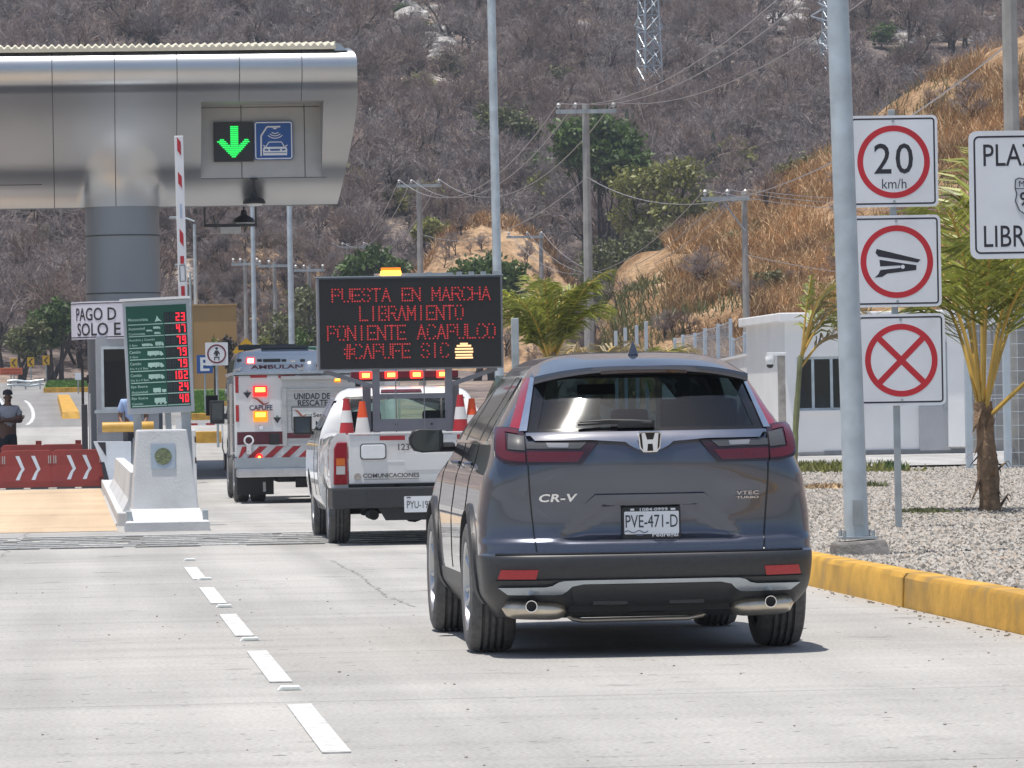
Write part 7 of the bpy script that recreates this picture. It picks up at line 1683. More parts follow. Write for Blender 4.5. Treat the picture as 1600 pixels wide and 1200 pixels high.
mb = MB(); mb.b2(-BW - .008, BW + .008, -.03, .21, BZ1 + .002, BZ1 + .014); [mb.box((x, .08, BZ1 + .03), (.05, .1, .03)) for x in (.5, .62, .74, .86, .2)]; mb.build('top_trim', K['silvertrim'], BD)
mb = MB(); mb.b2(-BW + .022, BW - .022, -.026, -.022, BZ0 + .015, BZ1 - .012); mb.build('screen', M('led_screen_black', (.010, .0115, .0125), .55, var=.25, scale=60), BD)
K['msg'] = emit('red_led_text', (1.0, .09, .10), .48, (.05, 0, 0)); mb = MB()
bc = lambda px, py: ((px - 642.5) / 158.4, 1.3 + (641.6 - py) / 158.4)
STROKES = {'A': [(0, 0, .5, 1), (.5, 1, 1, 0), (.2, .35, .8, .35)], 'B': [(0, 0, 0, 1), (0, 1, .8, 1), (0, .5, .85, .5), (0, 0, .8, 0), (.8, 1, .9, .75), (.9, .75, .85, .5), (.85, .5, 1, .25), (1, .25, .8, 0)], 'C': [(1, .85, .75, 1), (.75, 1, .25, 1), (.25, 1, 0, .7), (0, .7, 0, .3), (0, .3, .25, 0), (.25, 0, .75, 0), (.75, 0, 1, .15)], 'E': [(0, 0, 0, 1), (0, 1, 1, 1), (0, .5, .85, .5), (0, 0, 1, 0)], 'F': [(0, 0, 0, 1), (0, 1, 1, 1), (0, .5, .85, .5)],
    'H': [(0, 0, 0, 1), (1, 0, 1, 1), (0, .5, 1, .5)], 'I': [(.5, 0, .5, 1)], 'L': [(0, 0, 0, 1), (0, 0, 1, 0)], 'M': [(0, 0, 0, 1), (0, 1, .5, .35), (.5, .35, 1, 1), (1, 1, 1, 0)], 'N': [(0, 0, 0, 1), (0, 1, 1, 0), (1, 0, 1, 1)], 'O': [(.25, 1, .75, 1), (.25, 0, .75, 0), (0, .25, 0, .75), (1, .25, 1, .75), (0, .75, .25, 1), (.75, 1, 1, .75), (0, .25, .25, 0), (.75, 0, 1, .25)],
    'P': [(0, 0, 0, 1), (0, 1, .8, 1), (.8, 1, 1, .78), (1, .78, .8, .5), (.8, .5, 0, .5)], 'R': [(0, 0, 0, 1), (0, 1, .8, 1), (.8, 1, 1, .78), (1, .78, .8, .5), (.8, .5, 0, .5), (.55, .5, 1, 0)], 'S': [(1, .85, .75, 1), (.75, 1, .25, 1), (.25, 1, 0, .78), (0, .78, .25, .53), (.25, .53, .8, .47), (.8, .47, 1, .22), (1, .22, .75, 0), (.75, 0, .25, 0), (.25, 0, 0, .15)], 'T': [(0, 1, 1, 1), (.5, 0, .5, 1)], 'U': [(0, 1, 0, .25), (0, .25, .25, 0), (.25, 0, .75, 0), (.75, 0, 1, .25), (1, .25, 1, 1)], '#': [(.3, 0, .4, 1), (.65, 0, .75, 1), (0, .33, 1, .33), (0, .66, 1, .66)]}
def led_line(s, x0, x1, ya, yb):
    n = len(s); cw = (x1 - x0) / n; (ua, _), (ub, _) = bc(x0, 0), bc(x1, 0); zb, zt = bc(0, yb)[1], bc(0, ya)[1]; cw = (ub - ua) / n
    for i, ch in enumerate(s):
        for a in STROKES.get(ch, []):
            f = .76 * cw; p = Vector((ua + i * cw + .12 * cw + a[0] * f, -.0285, zb + a[1] * (zt - zb))); q = Vector((ua + i * cw + .12 * cw + a[2] * f, -.0285, zb + a[3] * (zt - zb)))
            L = (q - p).length; k = max(1, int(L / .022)); d = (q - p) / k
            for j in range(k + 1): mb.box(p + d * j, (.0135, .004, .0135))
led_line('PUESTA EN MARCHA', 519, 770, 451, 470); led_line('LIBRAMIENTO', 562, 727, 479, 500); led_line('PONIENTE ACAPULCO', 511, 777, 509, 530); led_line('#CAPUFE SIC', 537, 703, 538, 559)
mb.build('led_lettering', K['msg'], BD)
mb = MB(); cx, cz = bc(726, 551); 
for i, (wd, dz) in enumerate(((.07, .075), (.13, .055), (.16, .025), (.165, -.005), (.15, -.035), (.16, -.062))): mb.b2(cx - wd / 2 * 1.1, cx + wd / 2 * 1.1, -.031, -.027, cz + dz - .009, cz + dz + .009)
mb.build('led_symbol', emit('led_cream', (1.0, .62, .30), .9), BD)
cx, _ = bc(614, 0); mb = MB(); mb.b2(cx - .10, cx + .10, .0, .12, BZ1 + .016, BZ1 + .065); ab = mb.build('amber_beacon', K['beacon_amber'], BD, bevel=.015); mb = MB(); mb.b2(cx - .095, cx + .095, .01, .11, BZ1 + .068, BZ1 + .095); mb.build('beacon_top', emit('amber_dim', (1, .25, .02), 1.0, (.4, .1, 0)), BD); mb = MB(); mb.b2(cx - .16, cx + .62, .1, .2, BZ1 + .016, BZ1 + .04); mb.build('solar_panel_edge', K['silvertrim'], BD)
# cones standing in the bed
def cone(x, y, z, h, r, cols, label):
    t_ = thing('traffic_cone', label, 'traffic cone', (PKX + x, PKY + y, z), 0, 'traffic cones in the pickup bed'); n = len(cols)
    mb = MB(); mb.b2(-r * 1.25, r * 1.25, -r * 1.25, r * 1.25, 0, .03); mb.build('base', K['black'], t_, bevel=.008)
    R0 = lambda f: r * (1 - f) + .028 * f
    for i, c in enumerate(cols):
        f0, f1 = i / n, (i + 1) / n; mb = MB(); o = .001 * (i % 2); mb.lathe([(R0(f0) + o, .03 + f0 * (h - .03)), (R0(f1) + o, .03 + f1 * (h - .03))] + ([(0, h)] if i == n - 1 else []), (0, 0, 0), 22); mb.build('band', K[c], t_, smooth=50)
    return t_
K['coneW'] = M('cone_white_sleeve', (.68, .67, .66), .5, var=.06)
cone(-.665, -.35, .565, .86, .14, ('stripe_red', 'coneW', 'stripe_red', 'coneW', 'stripe_red', 'coneW', 'stripe_red'), 'red and white banded cone at the left of the pickup bed')
cone(-.495, -.10, .565, .83, .15, ('cone', 'cone', 'cone', 'coneW', 'cone'), 'orange cone with one white sleeve in the pickup bed')
cone(.46, -.30, .565, .88, .15, ('stripe_red', 'coneW', 'stripe_red', 'coneW', 'stripe_red', 'coneW', 'stripe_red'), 'red and white banded cone at the right of the pickup bed')
cone(.60, .05, .565, .84, .15, ('cone', 'stripe_red', 'coneW', 'coneW', 'cone'), 'orange topped cone behind the banded cone at right')

# ================= rescue truck with box body
RY, RX = 73.5, 3.50; RT = thing('rescue_truck', 'white box bodied rescue truck with red chevron stripes and lit lamps', 'truck', (RX, RY, 0)); sR = 8000 / RY
rq = lambda px, py: ((px - 110) / sR - RX, 1.3 + (650 - .01745 * (px - 110) - py) / sR)
W2 = 1.165
mb = MB(); mb.b2(-W2, W2, 0, 3.3, .66, 1.84); bx = mb.build('box_body', K['vwhite'], RT, bevel=.03)
mb = MB(); mb.b2(-W2 - .02, W2 + .02, -.03, 3.35, 1.845, 1.885); [mb.tube([(x, .2, 1.93), (x, 3.1, 1.93)], .03, 6) for x in (-1.05, -.1, .8)]; mb.build('roof_rack', K['silvertrim'], RT, bevel=.008)
xd0, zd1 = rq(441, 590); xd1 = 1.0; zd0 = rq(441, 697)[1]
mb = MB(); mb.b2(xd0, xd1, -.012, -.002, zd0, zd1); dr = mb.build('rear_shutter', K['shutter'], RT)
mb = MB(); n = 11
for i in range(n): z = zd0 + (zd1 - .18 - zd0) * i / n; mb.b2(xd0 + .05, xd1 - .04, -.016, -.0125, z, z + (zd1 - .18 - zd0) / n - .012)
mb.build('slats', K['shutter'], dr)
mb = MB(); mb.b2(xd0 - .02, xd0 + .045, -.03, -.0025, zd0, zd1 - .15); mb.b2(xd0 - .03, xd1, -.05, -.0025, zd1 - .03, zd1 + .02); mb.b2(xd0 + .046, xd1, -.028, -.0165, zd1 - .19, zd1 - .165); mb.build('shutter_rail', K['steel'], dr)
def rt(py0, py1, px0, px1, mat, name, parent=RT, y=-.0185, t=.004):
    a = rq(px0, py1); b_ = rq(px1, py0); o = MB().b2(a[0], b_[0], y - t, y, a[1], b_[1]).build(name, mat, parent); return o
def rtext(st, px, py, w_, h, mat=None, off=.012, y=-.0185, parent=RT): c = rq(px, py); return MB().text(st, (c[0], y, c[1]), w_ / sR, h / sR, off=off, t=.004).build('lettering', mat or K['ink'], parent)
rtext('UNIDAD DE', 486, 619, 56, 9.5, off=.02); rtext('RESCATE', 487, 629.5, 47, 9.5, off=.02)
rt(636, 671, 454, 526, plain('white_label_panel', (.68, .68, .67), .4), 'label_panel'); 
mb = MB(); 
for a, b_ in (((454, 636), (526, 636)), ((454, 671), (526, 671)), ((454, 636), (454, 671))): p, q = rq(*a), rq(*b_); mb.tube([(p[0], -.024, p[1]), (q[0], -.024, q[1])], .006, 4)
mb.build('label_border', K['ink'], RT)
rtext('Servicio', 505, 648, 36, 7, y=-.0235); rtext('Médico', 506, 661, 30, 7, y=-.0235)
K['logo1'] = plain('logo_rust', (.35, .12, .08), .5); K['logo2'] = plain('logo_grey_green', (.22, .30, .26), .5)
def swoosh(px, py, w_, h, y=-.003):
    c = rq(px, py); k = 1 / sR; pts = [(-.5, .5), (-.2, .42), (.02, .05), (.18, -.3), (.38, -.22), (.52, -.02), (.36, -.40), (.12, -.52), (-.06, -.2), (-.22, .15)]
    return MB().prism([(a * w_ * k, b_ * h * k) for a, b_ in pts][::-1], (c[0], y, c[1]), t=.004).build('swoosh_logo', K['logo1'], RT)
swoosh(406, 627, 27, 12); swoosh(467, 646, 20, 12, -.0235)
mb = MB(); c = rq(470, 651)
for a in ((-9, -7), (0, -7), (5, -1)): p = rq(470 + a[0] + 4, 651 - a[1]); mb.tube([(p[0] - .04, -.027, p[1] - .04), (p[0] + .05, -.027, p[1] - .04), (p[0] + .05, -.027, p[1] + .05), (p[0] - .04, -.027, p[1] + .05)], .006, 4)
mb.build('cross_logo', K['logo2'], RT)
rtext('CAPUFE', 406, 637, 36, 8, plain('navy_lettering', (.03, .04, .10), .5), .02, -.003); rt(641, 642, 388, 425, K['stripe_red'], 'underline', y=-.003)
for px, py in ((385, 617), (431, 656)):
    c = rq(px, py); MB().prism([(-.06, .035), (.06, .035), (0, -.05)][::-1], (c[0], -.003, c[1]), t=.004).build('eagle_badge', K['ink'], RT); MB().disc((c[0], -.003, c[1] + .045), .02, t=.004).build('eagle_badge', K['logo2'], RT)
def lampbox(px0, px1, py0, py1, m1, m2):
    a, b_ = rq(px0, py1), rq(px1, py0); o = MB().b2(a[0], b_[0], -.05, -.002, a[1], b_[1]).build('warning_lamp', m1, RT, bevel=.01); w_ = (b_[0] - a[0]); h = b_[1] - a[1]
    MB().b2(a[0] + .15 * w_, b_[0] - .15 * w_, -.056, -.051, a[1] + .45 * h, b_[1] - .15 * h).build('lit_core', m2, o)
K['redglow'] = emit('red_glow', (1, .03, .03), 1.1, (.3, 0, 0)); K['amberglow'] = emit('amber_glow', (1, .28, .01), 1.1, (.4, .1, 0))
lampbox(394, 416, 603, 620, K['redglow'], K['beacon_core']); lampbox(394, 416, 642, 659, K['amberglow'], K['beacon_amber']); lampbox(521, 531, 591, 597, K['amberglow'], K['beacon_amber'])
for a in ((390, 416, 586, 590.5), (434, 460, 586, 590.5), (516, 540, 586, 591)): rt(a[2], a[3], a[0], a[1], K['stripe_red'], 'red_marker', y=-.003)
for a in ((366.5, 371.5, 588, 614), (366.5, 371.5, 633, 659)): rt(a[2], a[3], a[0], a[1], K['stripe_red'], 'red_marker', y=-.003)
rt(674, 695, 368, 440, K['maroon'], 'maroon_band', y=-.003); rt(675, 685, 446, 530, K['maroon'], 'maroon_band')
p0, p1 = rq(368, 720), rq(540, 695); rt(695, 720, 367, 545, K['coneW'], 'stripe_panel', y=-.003)
mb = MB(); x = p0[0] - .15; h = p1[1] - p0[1]
while x < p1[0] + .0:
    c = lambda v: max(p0[0], v); q = [(c(x), p0[1]), (c(x + .115), p0[1]), (c(x + .115 + .22), p1[1]), (c(x + .22), p1[1])]
    mb.prism(q[::-1], (0, -.0075, 0), t=.003); x += .245
mb.build('red_stripes', K['stripe_red'], RT)
c = rq(402, 714.5); MB().lathe([(0, -.03), (.04, -.03), (.055, 0)], (c[0], -.011, c[1]), 18, Y_).build('tail_lamp', K['redglow'], RT); MB().lathe([(0, -.002), (.02, -.002)], (c[0], -.043, c[1]), 12, Y_).build('lit_core', K['beacon_core'], RT)
c = rq(386, 688); mb = MB(); mb.ring((c[0], -.008, c[1]), .05, .075, t=.02, n=20); mb.b2(c[0] - .035, c[0] + .035, -.03, -.01, c[1] - .2, c[1] - .05); mb.build('grab_handle', K['chrome'], RT)
c = rq(426, 686); MB().b2(c[0] - .07, c[0] + .07, -.02, -.008, c[1] - .08, c[1] + .08).build('socket', K['black'], RT, bevel=.01)
c = rq(406, 668); MB().disc((c[0], -.003, c[1]), .03, t=.01).build('chrome_stud', K['chrome'], RT)
c = rq(484, 574); mb = MB(); mb.lathe([(0, 0), (.10, 0), (.09, .09), (.05, .14), (0, .15)], (c[0], .1, 1.89), 16); mb.build('siren', K['steel'], RT, smooth=50)
rt(583.5, 590, 470, 500, K['darkgrey'], 'vent', y=-.003, t=.03)
a, b_ = rq(366, 746), rq(560, 729); MB().b2(-W2 + .02, W2 - .02, -.35, .2, a[1], b_[1]).build('step_bumper', K['steel'], RT, bevel=.02); mb = MB(); mb.b2(-W2, W2, -.1, .3, b_[1] + .004, .655); mb.build('rear_sill', K['silvertrim'], RT)
mb = MB(); mb.b2(-.55, .55, .0, 3.2, .30, .50); mb.cyl((-.9, .9, .40), (.9, .9, .40), .07); mb.lathe([(0, -.2), (.16, -.12), (.18, 0), (.16, .12), (0, .2)], (0, .9, .38), 14, Y_); mb.b2(-.3, .3, -.1, .1, .22, .36); mb.build('chassis', K['cabin'], RT)
mb = MB()
for s_ in (-1, 1): mb.b2(min(s_ * .6, s_ * 1.13), max(s_ * .6, s_ * 1.13), .42, .44, .12, .5)
for s_ in (-1, 1):
    for x in (1.045, .80): wheel(RT, s_ * x, 1.25, .40, .22, .22, s_, 4)
    wheel(RT, s_ * 1.0, 5.2, .40, .24, .22, s_, 4)
mb.build('mud_flap', K['black'], RT)
c = rq(411, 772); MB().b2(c[0] - .02, c[0] + .02, .41, .418, .16, .30).build('flap_badge', K['white'], RT)
mb = MB()
for s_ in (-1, 1): mb.tube([(s_ * (W2 + .045), .05, .70), (s_ * (W2 + .045), .05, 1.72)], .018, 8); mb.b2(min(s_ * W2, s_ * (W2 + .05)), max(s_ * W2, s_ * (W2 + .05)), .04, .06, .72, .74); mb.b2(min(s_ * W2, s_ * (W2 + .05)), max(s_ * W2, s_ * (W2 + .05)), .04, .06, 1.68, 1.70)
mb.build('grab_rail', K['chrome'], RT)
RC = Body(w=[(.45, .95), (.9, 1.0), (1.3, .97), (1.6, .88), (1.78, .8), (1.82, .5)], yr=[(.45, 3.35), (1.82, 3.4)], yf=[(.45, 6.1), (1.1, 6.0), (1.25, 5.3), (1.7, 4.7), (1.82, 4.4)], Dr=[(.45, .1), (1.82, .1)], Df=[(.45, .5), (1.82, .3)], nr=4)
sh_ = RC.shell(list(np.linspace(.45, 1.82, 24)), [(5.2, .42, .46)], lambda c: 'b', k1=10, k2=26, k3=10); sh_['b'].build('cab', K['vwhite'], RT, smooth=40, weld=True)
for s_ in (-1, 1):
    mb = MB(); mb.box((s_ * 1.27, 4.9, 1.42 - .1), (.22, .14, .36)); mb.tube([(s_ * .98, 4.95, 1.2), (s_ * 1.2, 4.93, 1.25)], .03, 6); mm = mb.build('wing_mirror', K['black'], RT, bevel=.04); mb = MB(); mb.box((s_ * 1.27, 4.826, 1.33), (.16, .006, .26)); mb.build('mirror_glass', K['mirrorglass'], mm)

# ================= ambulance van in front of it
AY, AX_ = 97.0, 3.98; AV = thing('ambulance_van', 'pale blue white high roof ambulance van ahead of the rescue truck', 'van', (AX_, AY, road_z(97))); sA = 8000 / AY
K['vanblue'] = paint('pale_blue_white_paint', (.50, .58, .68), 0.0, .35, .02)
VB = Body(w=[(.30, .92), (.5, 1.0), (1.0, 1.01), (1.5, .97), (2.0, .90), (2.3, .82), (2.38, .72), (2.42, .4)], yr=[(.3, -.05), (.5, -.1), (2.2, .0), (2.38, .06), (2.42, .5)], yf=[(.3, 5.4), (1.1, 5.3), (1.3, 4.6), (2.2, 3.7), (2.42, 3.2)], Dr=[(.3, .15), (2.42, .15)], Df=[(.3, .6), (2.42, .4)], nr=4.2)
sh_ = VB.shell(list(np.linspace(.30, 2.42, 34)), [(1.1, .35, .40), (4.3, .35, .40)], lambda c: 'b', k1=14, k2=40, k3=12); sh_['b'].build('body', K['vanblue'], AV, smooth=40, weld=True)
aq = lambda px, py: ((px - 110) / sA - AX_, 1.3 - road_z(97) + (650 - .01745 * (px - 110) - py) / sA)
mb = MB(); z0, z1 = aq(400, 570)[1], aq(400, 556)[1]; VB.patch(mb, [(-.78, z0), (.78, z0)], [(-.76, z1), (.76, z1)], 16, 3, .02, .03); mb.build('lamp_panel', K['vanblue'], AV)
for px, m_ in ((374, 'black'), (405, 'black'), (443, 'black'), (457, 'chrome'), (472, 'black')): c = aq(px, 563.5); q = VB.rpt(c[0], c[1], .025); MB().box(q, (.09, .02, .05)).build('marker_lamp', K[m_], AV, bevel=.01)
c = aq(424, 563.5); q = VB.rpt(c[0], c[1], .025); MB().box(q, (.33, .02, .06)).build('camera_panel', K['black'], AV, bevel=.01)
c = aq(391, 564); q = VB.rpt(c[0], c[1], .03); MB().box(q, (.15, .03, .11)).build('flashing_lamp', K['beacon_red'], AV, bevel=.02); MB().box(q - Y_ * .02, (.10, .006, .08)).build('flashing_core', emit('flash_core', (1, .7, .55), 9.0), AV, bevel=.01)
c = aq(412, 573.5); q = VB.rpt(c[0], c[1], .006); MB().text('AMBULANCIA', q + X_ * .42, 1.35, .075, off=.02, t=.005).build('lettering', K['maroon'], AV)
mb = MB(); VB.patch(mb, [(-.72, 1.25), (.72, 1.25)], [(-.68, 1.75), (.68, 1.75)], 12, 6, .006, .01); mb.build('rear_window', K['tintside'], AV)
for s_ in (-1, 1):
    mb = MB(); zt_ = aq(350, 664)[1]; mb.b2(min(s_ * .88, s_ * 1.0), max(s_ * .88, s_ * 1.0), -.05, .06, zt_ - .35, zt_ + .16); tl = mb.build('tail_lamp', K['lamp'], AV, bevel=.02); MB().box((s_ * .945, -.055, aq(350, 684)[1]), (.09, .01, .12)).build('lit_lamp', K['redglow'], tl, bevel=.01)
    mb = MB(); mb.box((s_ * 1.20, 4.3, 1.36), (.24, .14, .40)); mb.tube([(s_ * .98, 4.35, 1.15), (s_ * 1.12, 4.33, 1.2)], .03, 6); mb.build('wing_mirror', K['black'], AV, bevel=.045)
    for cy in (1.1, 4.3): wheel(AV, s_ * .87, cy, .36, .22, .21, s_, 4)
mb = MB(); mb.b2(-.8, .8, -.2, 5.0, .2, .45); mb.build('underbody', K['cabin'], AV); MB().b2(-.95, .95, -.22, .0, .36, .52).build('bumper', K['black'], AV, bevel=.02)
mb = MB(); mb.box((-.2, 1.6, 2.46), (1.1, .35, .10)); mb.box((.1, .5, 2.44), (.9, .3, .06)); mb.build('roof_unit', K['darkgrey'], AV, bevel=.02)

# ================= white saloon at the left edge
SX, SY = P(-40, 600, 112).x, 112.0; WS = thing('parked_car', 'white saloon half out of frame behind the standing man', 'car', (SX, SY, road_z(112)))
WB = Body(w=[(.2, .78), (.45, .86), (.8, .87), (.92, .82), (1.1, .70), (1.32, .56), (1.4, .40), (1.42, .1)], yr=[(.2, -.75), (.5, -.95), (.85, -.95), (.93, -.75), (1.0, -.1), (1.3, .55), (1.42, 1.0)], yf=[(.2, 3.3), (.6, 3.4), (.8, 3.2), (.92, 2.6), (1.3, 1.7), (1.42, 1.2)], Dr=[(.2, .3), (.9, .4), (1.1, .3), (1.42, .1)], Df=[(.2, .5), (1.42, .2)])
def ws_class(c): return None if (c[1] < .5 and .98 < c[2] < 1.30 and abs(c[0]) < WB.w(c[2]) - .10) else 'b'
WB.shell(list(np.linspace(.2, 1.42, 44)), [(0, .31, .34), (2.6, .31, .34)], ws_class, k1=16, k2=40, k3=12)['b'].build('body', K['vwhite'], WS, smooth=40, weld=True)
mb = MB(); WB.patch(mb, [(-.68, .97), (.68, .97)], [(-.50, 1.31), (.50, 1.31)], 14, 6, .003, .002); mb.build('rear_window', glass('saloon_glass', (.25, .33, .38), .02), WS, smooth=50)
for s_ in (-1, 1):
    mb = MB(); WB.patch(mb, mir([(.48, .72), (.80, .72)], s_), mir([(.48, .86), (.78, .86)], s_), 8, 3, .006, .02); mb.build('tail_lamp', K['lamp'], WS)
    MB().box((s_ * .93, 1.6, .98), (.16, .1, .12)).build('wing_mirror', K['black'], WS, bevel=.03)
    for cy in (0, 2.6): wheel(WS, s_ * .74, cy, .31, .2, .2, s_, 4)
MB().b2(-.74, .74, -.8, 3.2, .18, .4).build('underbody', K['cabin'], WS)
# ================================================================== PEOPLE
def skin_mesh(chains, levels=2):
    """one continuous surface grown on joints: chains = list of ([points], [radii]); first point of later chains joins the nearest existing vertex"""
    V = []; E = []; Rr = []
    for pts, rs in chains:
        prev = None
        for k, (p, r) in enumerate(zip(pts, rs)):
            p = Vector(p); hit = next((i for i, q in enumerate(V) if (q - p).length < 1e-4), None)
            if hit is None: V.append(p); Rr.append(r); hit = len(V) - 1
            if prev is not None: E.append((prev, hit))
            prev = hit
    me = bpy.data.meshes.new('s'); me.from_pydata(V, E, []); o = bpy.data.objects.new('s', me); COL.objects.link(o)
    m = o.modifiers.new('skin', 'SKIN'); m.use_smooth_shade = True
    for i, r in enumerate(Rr): rr = r if isinstance(r, tuple) else (r, r); me.skin_vertices[0].data[i].radius = rr
    me.skin_vertices[0].data[0].use_root = True
    s = o.modifiers.new('sub', 'SUBSURF'); s.levels = levels
    out = bpy.data.meshes.new_from_object(o.evaluated_get(bpy.context.evaluated_depsgraph_get())); bpy.data.objects.remove(o); bpy.data.meshes.remove(me)
    return out
def add_mesh(name, me, mat, parent):
    me.materials.clear(); me.materials.append(mat); me.name = name; o = bpy.data.objects.new(name, me); COL.objects.link(o); o.parent = parent
    me.polygons.foreach_set('use_smooth', [True] * len(me.polygons)); return o
K['skin'] = M('brown_skin', (.17, .085, .055), .55, var=.08); K['shirtg'] = M('pale_grey_shirt', (.46, .47, .52), .8, var=.08, scale=10); K['shirtb'] = M('light_blue_shirt', (.30, .42, .68), .8, var=.08, scale=10); K['trouser'] = M('dark_trousers', (.015, .018, .028), .8, var=.2, scale=12); K['cap'] = M('dark_cap', (.03, .03, .04), .7); K['hair'] = plain('black_hair', (.012, .01, .009), .6)
def hand(root, fwd, side, up, curl=.5, s=1.0):
    """palm with four unequal fingers and a thumb; returns skin chains joined at the wrist"""
    root = Vector(root); f, sd, u = Vector(fwd).normalized(), Vector(side).normalized(), Vector(up).normalized(); ch = []; palm = root + f * .05 * s
    ch.append(([root, palm], [.024 * s, (.036 * s, .018 * s)]))
    for k, L in enumerate((.068, .078, .072, .056)):
        b = palm + f * .035 * s + sd * (.030 - .02 * k) * s; d = (f - u * curl * .5).normalized(); d2 = (f * .6 - u * curl).normalized()
        ch.append(([palm, b, b + d * L * .5 * s, b + d * L * .5 * s + d2 * L * .5 * s], [(.036 * s, .018 * s), .0095 * s, .009 * s, .007 * s]))
    t0 = root + f * .02 * s + sd * .03 * s; ch.append(([root, t0, t0 + (f * .6 + sd * .8).normalized() * .035 * s, t0 + (f * .9 + sd * .5).normalized() * .065 * s], [.024 * s, .012 * s, .011 * s, .008 * s])); return ch
def head_parts(t_, c, turn, hat=True):
    """eyes, nose, mouth line and ears set on the head; turn = direction faced"""
    f = Vector(turn).normalized(); sd = f.cross(Z_).normalized(); mb = MB()
    for s_ in (-1, 1): mb.lathe([(0, .006), (.008, .004), (.011, 0)], c + f * .088 + sd * .032 * s_ + Z_ * .005, 8, f)
    mb.box(c + f * .094 - Z_ * .062, (.045, .008, .008)); mb.build('eyes_and_mouth', K['hair'], t_)
    mb = MB()
    for s_ in (-1, 1): mb.lathe([(0, .012), (.02, .008), (.026, 0), (.02, -.006)], c + sd * s_ * .074 - Z_ * .005, 10, sd * s_)
    mb.build('ears', K['skin'], t_, smooth=60)
def person_arms_crossed(name, label, loc, face, h=1.72):
    t_ = thing(name, label, 'person', loc); k = h / 1.72; f = Vector(face).normalized(); s_ = Z_.cross(f)  # s_ points to the person's left... viewer's right
    J = lambda a, b_, z: Vector((0, 0, z * k)) + s_ * a * k + f * b_ * k
    neck = J(0, .01, 1.45); hd = J(0, .03, 1.60)
    body = [([J(0, 0, .95), J(0, .0, 1.15), J(0, 0, 1.34), neck, J(0, .02, 1.53), hd, J(0, .02, 1.68)], [(.15 * k, .11 * k), (.145 * k, .105 * k), (.16 * k, .11 * k), .058 * k, .066 * k, (.080 * k, .095 * k), (.066 * k, .076 * k)]), ([hd, J(0, .115, 1.585)], [(.080 * k, .095 * k), .013 * k])]
    arms = []
    for sg, ez, wx, wz in ((1, 1.13, -.13, 1.16), (-1, 1.13, .14, 1.20)):
        sh = J(sg * .185, 0, 1.38); el = J(sg * .25, .08, ez); wr = J(wx, .20 + .03 * (sg > 0), wz)
        arms.append(([J(0, 0, 1.34), sh, el, wr], [(.16 * k, .11 * k), .062 * k, .046 * k, .030 * k])); arms += hand(wr, (s_ * (-sg)) + Z_ * .1, Z_, f, .6, k)
    legs = [([J(0, 0, .95), J(sg * .09, 0, .88), J(sg * .105, .02, .50), J(sg * .11, 0, .09), J(sg * .12, .14, .04)], [(.15 * k, .11 * k), .085 * k, .06 * k, .042 * k, .04 * k]) for sg in (-1, 1)]
    add_mesh('body', skin_mesh(body + arms + legs), K['skin'], t_)
    add_mesh('shirt', skin_mesh([([J(0, 0, .90), J(0, 0, 1.15), J(0, 0, 1.34), J(0, .01, 1.43)], [(.170 * k, .125 * k), (.160 * k, .12 * k), (.176 * k, .122 * k), .072 * k])] + [([J(0, 0, 1.34), J(sg * .185, 0, 1.38), J(sg * .232, .045, 1.21)], [(.176 * k, .122 * k), .078 * k, .066 * k]) for sg in (-1, 1)]), K['shirtg'], t_)
    add_mesh('trousers', skin_mesh([([J(0, 0, .93), J(0, 0, .86)], [(.158 * k, .118 * k), (.150 * k, .11 * k)])] + [([J(0, 0, .86), J(sg * .095, 0, .80), J(sg * .105, .02, .50), J(sg * .11, 0, .12)], [(.150 * k, .11 * k), .10 * k, .075 * k, .062 * k]) for sg in (-1, 1)]), K['trouser'], t_)
    mb = MB(); c = J(0, .02, 1.655); mb.lathe([(.094 * k, -.01), (.097 * k, .02), (.085 * k, .065), (.05 * k, .09), (0, .098)], c, 20); mb.prism([(-.07 * k, 0), (.07 * k, 0), (.05 * k, .10 * k), (-.05 * k, .10 * k)], c + f * .06 * k, s_, f, .012, N=Z_); mb.build('cap', K['cap'], t_, smooth=50, recalc=True)
    head_parts(t_, J(0, .02, 1.60), f); return t_
p = P(12, 650, 97.2)
person_arms_crossed('person', 'man in a pale grey shirt and dark cap with crossed arms behind the barriers', (p.x, 97.2, road_z(97.2)), (.35, -1, 0), 1.69)
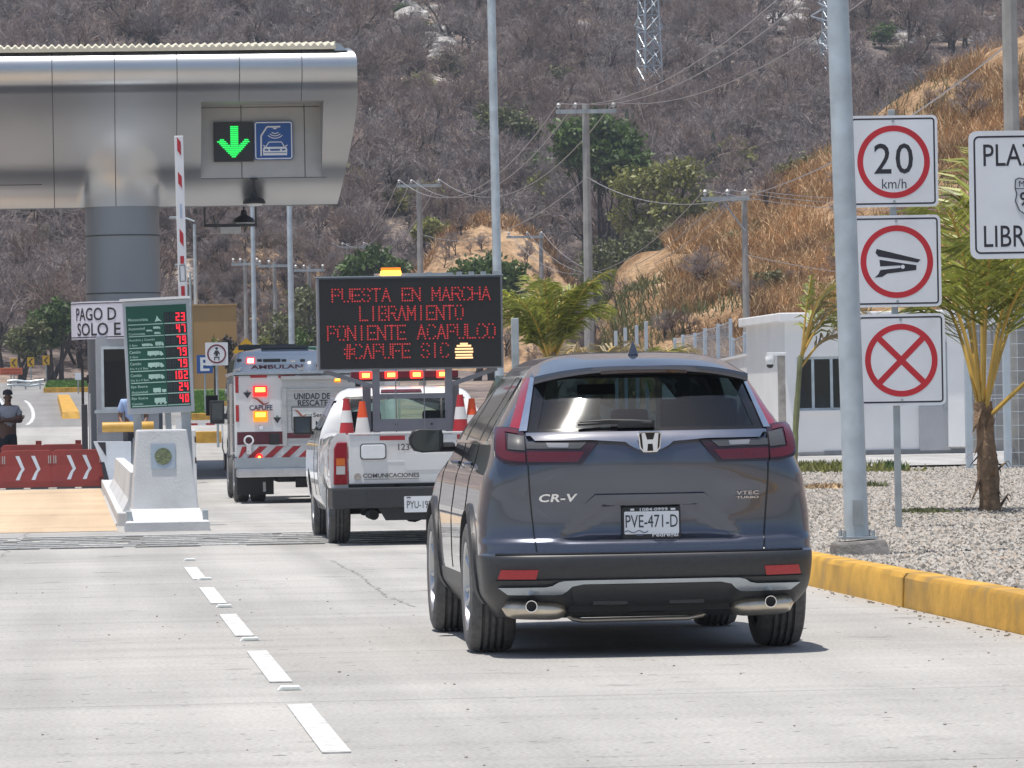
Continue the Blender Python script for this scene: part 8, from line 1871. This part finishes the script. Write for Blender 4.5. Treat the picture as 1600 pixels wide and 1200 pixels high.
def person_leaning(label, loc, face, h=1.7):
    t_ = thing('person', label, 'person', loc); k = h / 1.72; f = Vector(face).normalized(); s_ = Z_.cross(f); J = lambda a, b_, z: Vector((0, 0, z * k)) + s_ * a * k + f * b_ * k
    hd = J(0, .08, 1.58)
    body = [([J(0, 0, .93), J(0, .02, 1.13), J(0, .05, 1.32), J(0, .06, 1.43), J(0, .07, 1.51), hd, J(0, .08, 1.66)], [(.15 * k, .11 * k), (.145 * k, .105 * k), (.16 * k, .11 * k), .058 * k, .066 * k, (.080 * k, .095 * k), (.066 * k, .076 * k)]), ([hd, J(0, .17, 1.57)], [(.080 * k, .095 * k), .013 * k])]
    arms = []; sl = []
    for sg in (-1, 1):
        sh = J(sg * .185, .05, 1.36); el = J(sg * .25, .03, 1.08); wr = J(sg * .21, .17, .95); arms.append(([J(0, .05, 1.32), sh, el, wr], [(.16 * k, .11 * k), .062 * k, .046 * k, .030 * k])); arms += hand(wr, f - Z_ * .9, s_ * -sg, -f * .2 - Z_, .3, k); sl.append(([J(0, .05, 1.32), sh, J(sg * .238, .035, 1.15)], [(.176 * k, .122 * k), .080 * k, .075 * k]))
    legs = [([J(0, 0, .93), J(sg * .09, 0, .86), J(sg * .10, .02, .48), J(sg * .105, 0, .09), J(sg * .11, .14, .04)], [(.15 * k, .11 * k), .085 * k, .06 * k, .042 * k, .04 * k]) for sg in (-1, 1)]
    add_mesh('body', skin_mesh(body + arms + legs), K['skin'], t_)
    add_mesh('shirt', skin_mesh([([J(0, 0, .90), J(0, .02, 1.13), J(0, .05, 1.32), J(0, .06, 1.41)], [(.170 * k, .125 * k), (.160 * k, .12 * k), (.176 * k, .122 * k), .072 * k])] + sl), K['shirtb'], t_)
    add_mesh('trousers', skin_mesh([([J(0, 0, .92), J(0, 0, .85)], [(.158 * k, .118 * k), (.150 * k, .11 * k)])] + [([J(0, 0, .85), J(sg * .095, 0, .78), J(sg * .10, .02, .48), J(sg * .105, 0, .11)], [(.150 * k, .11 * k), .10 * k, .075 * k, .062 * k]) for sg in (-1, 1)]), K['trouser'], t_)
    mb = MB(); c = J(0, .07, 1.635); mb.lathe([(.088 * k, -.05), (.094 * k, 0), (.085 * k, .045), (.05 * k, .075), (0, .082)], c, 18); mb.build('hair', K['hair'], t_, smooth=60); head_parts(t_, J(0, .08, 1.58), f); return t_
p = P(208, 650, 92.3)
person_leaning('toll attendant in a light blue shirt standing mostly hidden behind the price board', (p.x, 92.3, .22), (0, -1, 0), 1.66)
# ---- thin dry-season haze
hz = bpy.data.materials.new('haze'); hz.use_nodes = True; t = hz.node_tree; t.nodes.remove(t.nodes['Principled BSDF'])
pv = t.nodes.new('ShaderNodeVolumePrincipled'); pv.inputs['Color'].default_value = (.80, .88, 1.0, 1); pv.inputs['Density'].default_value = .00038; pv.inputs['Anisotropy'].default_value = .3
t.links.new(pv.outputs[0], t.nodes['Material Output'].inputs['Volume'])
o = MB().b2(-320, 340, -280, 930, -40, 330).build('haze', hz); tag(o, 'thin pale haze over the valley', 'haze', kind='stuff')
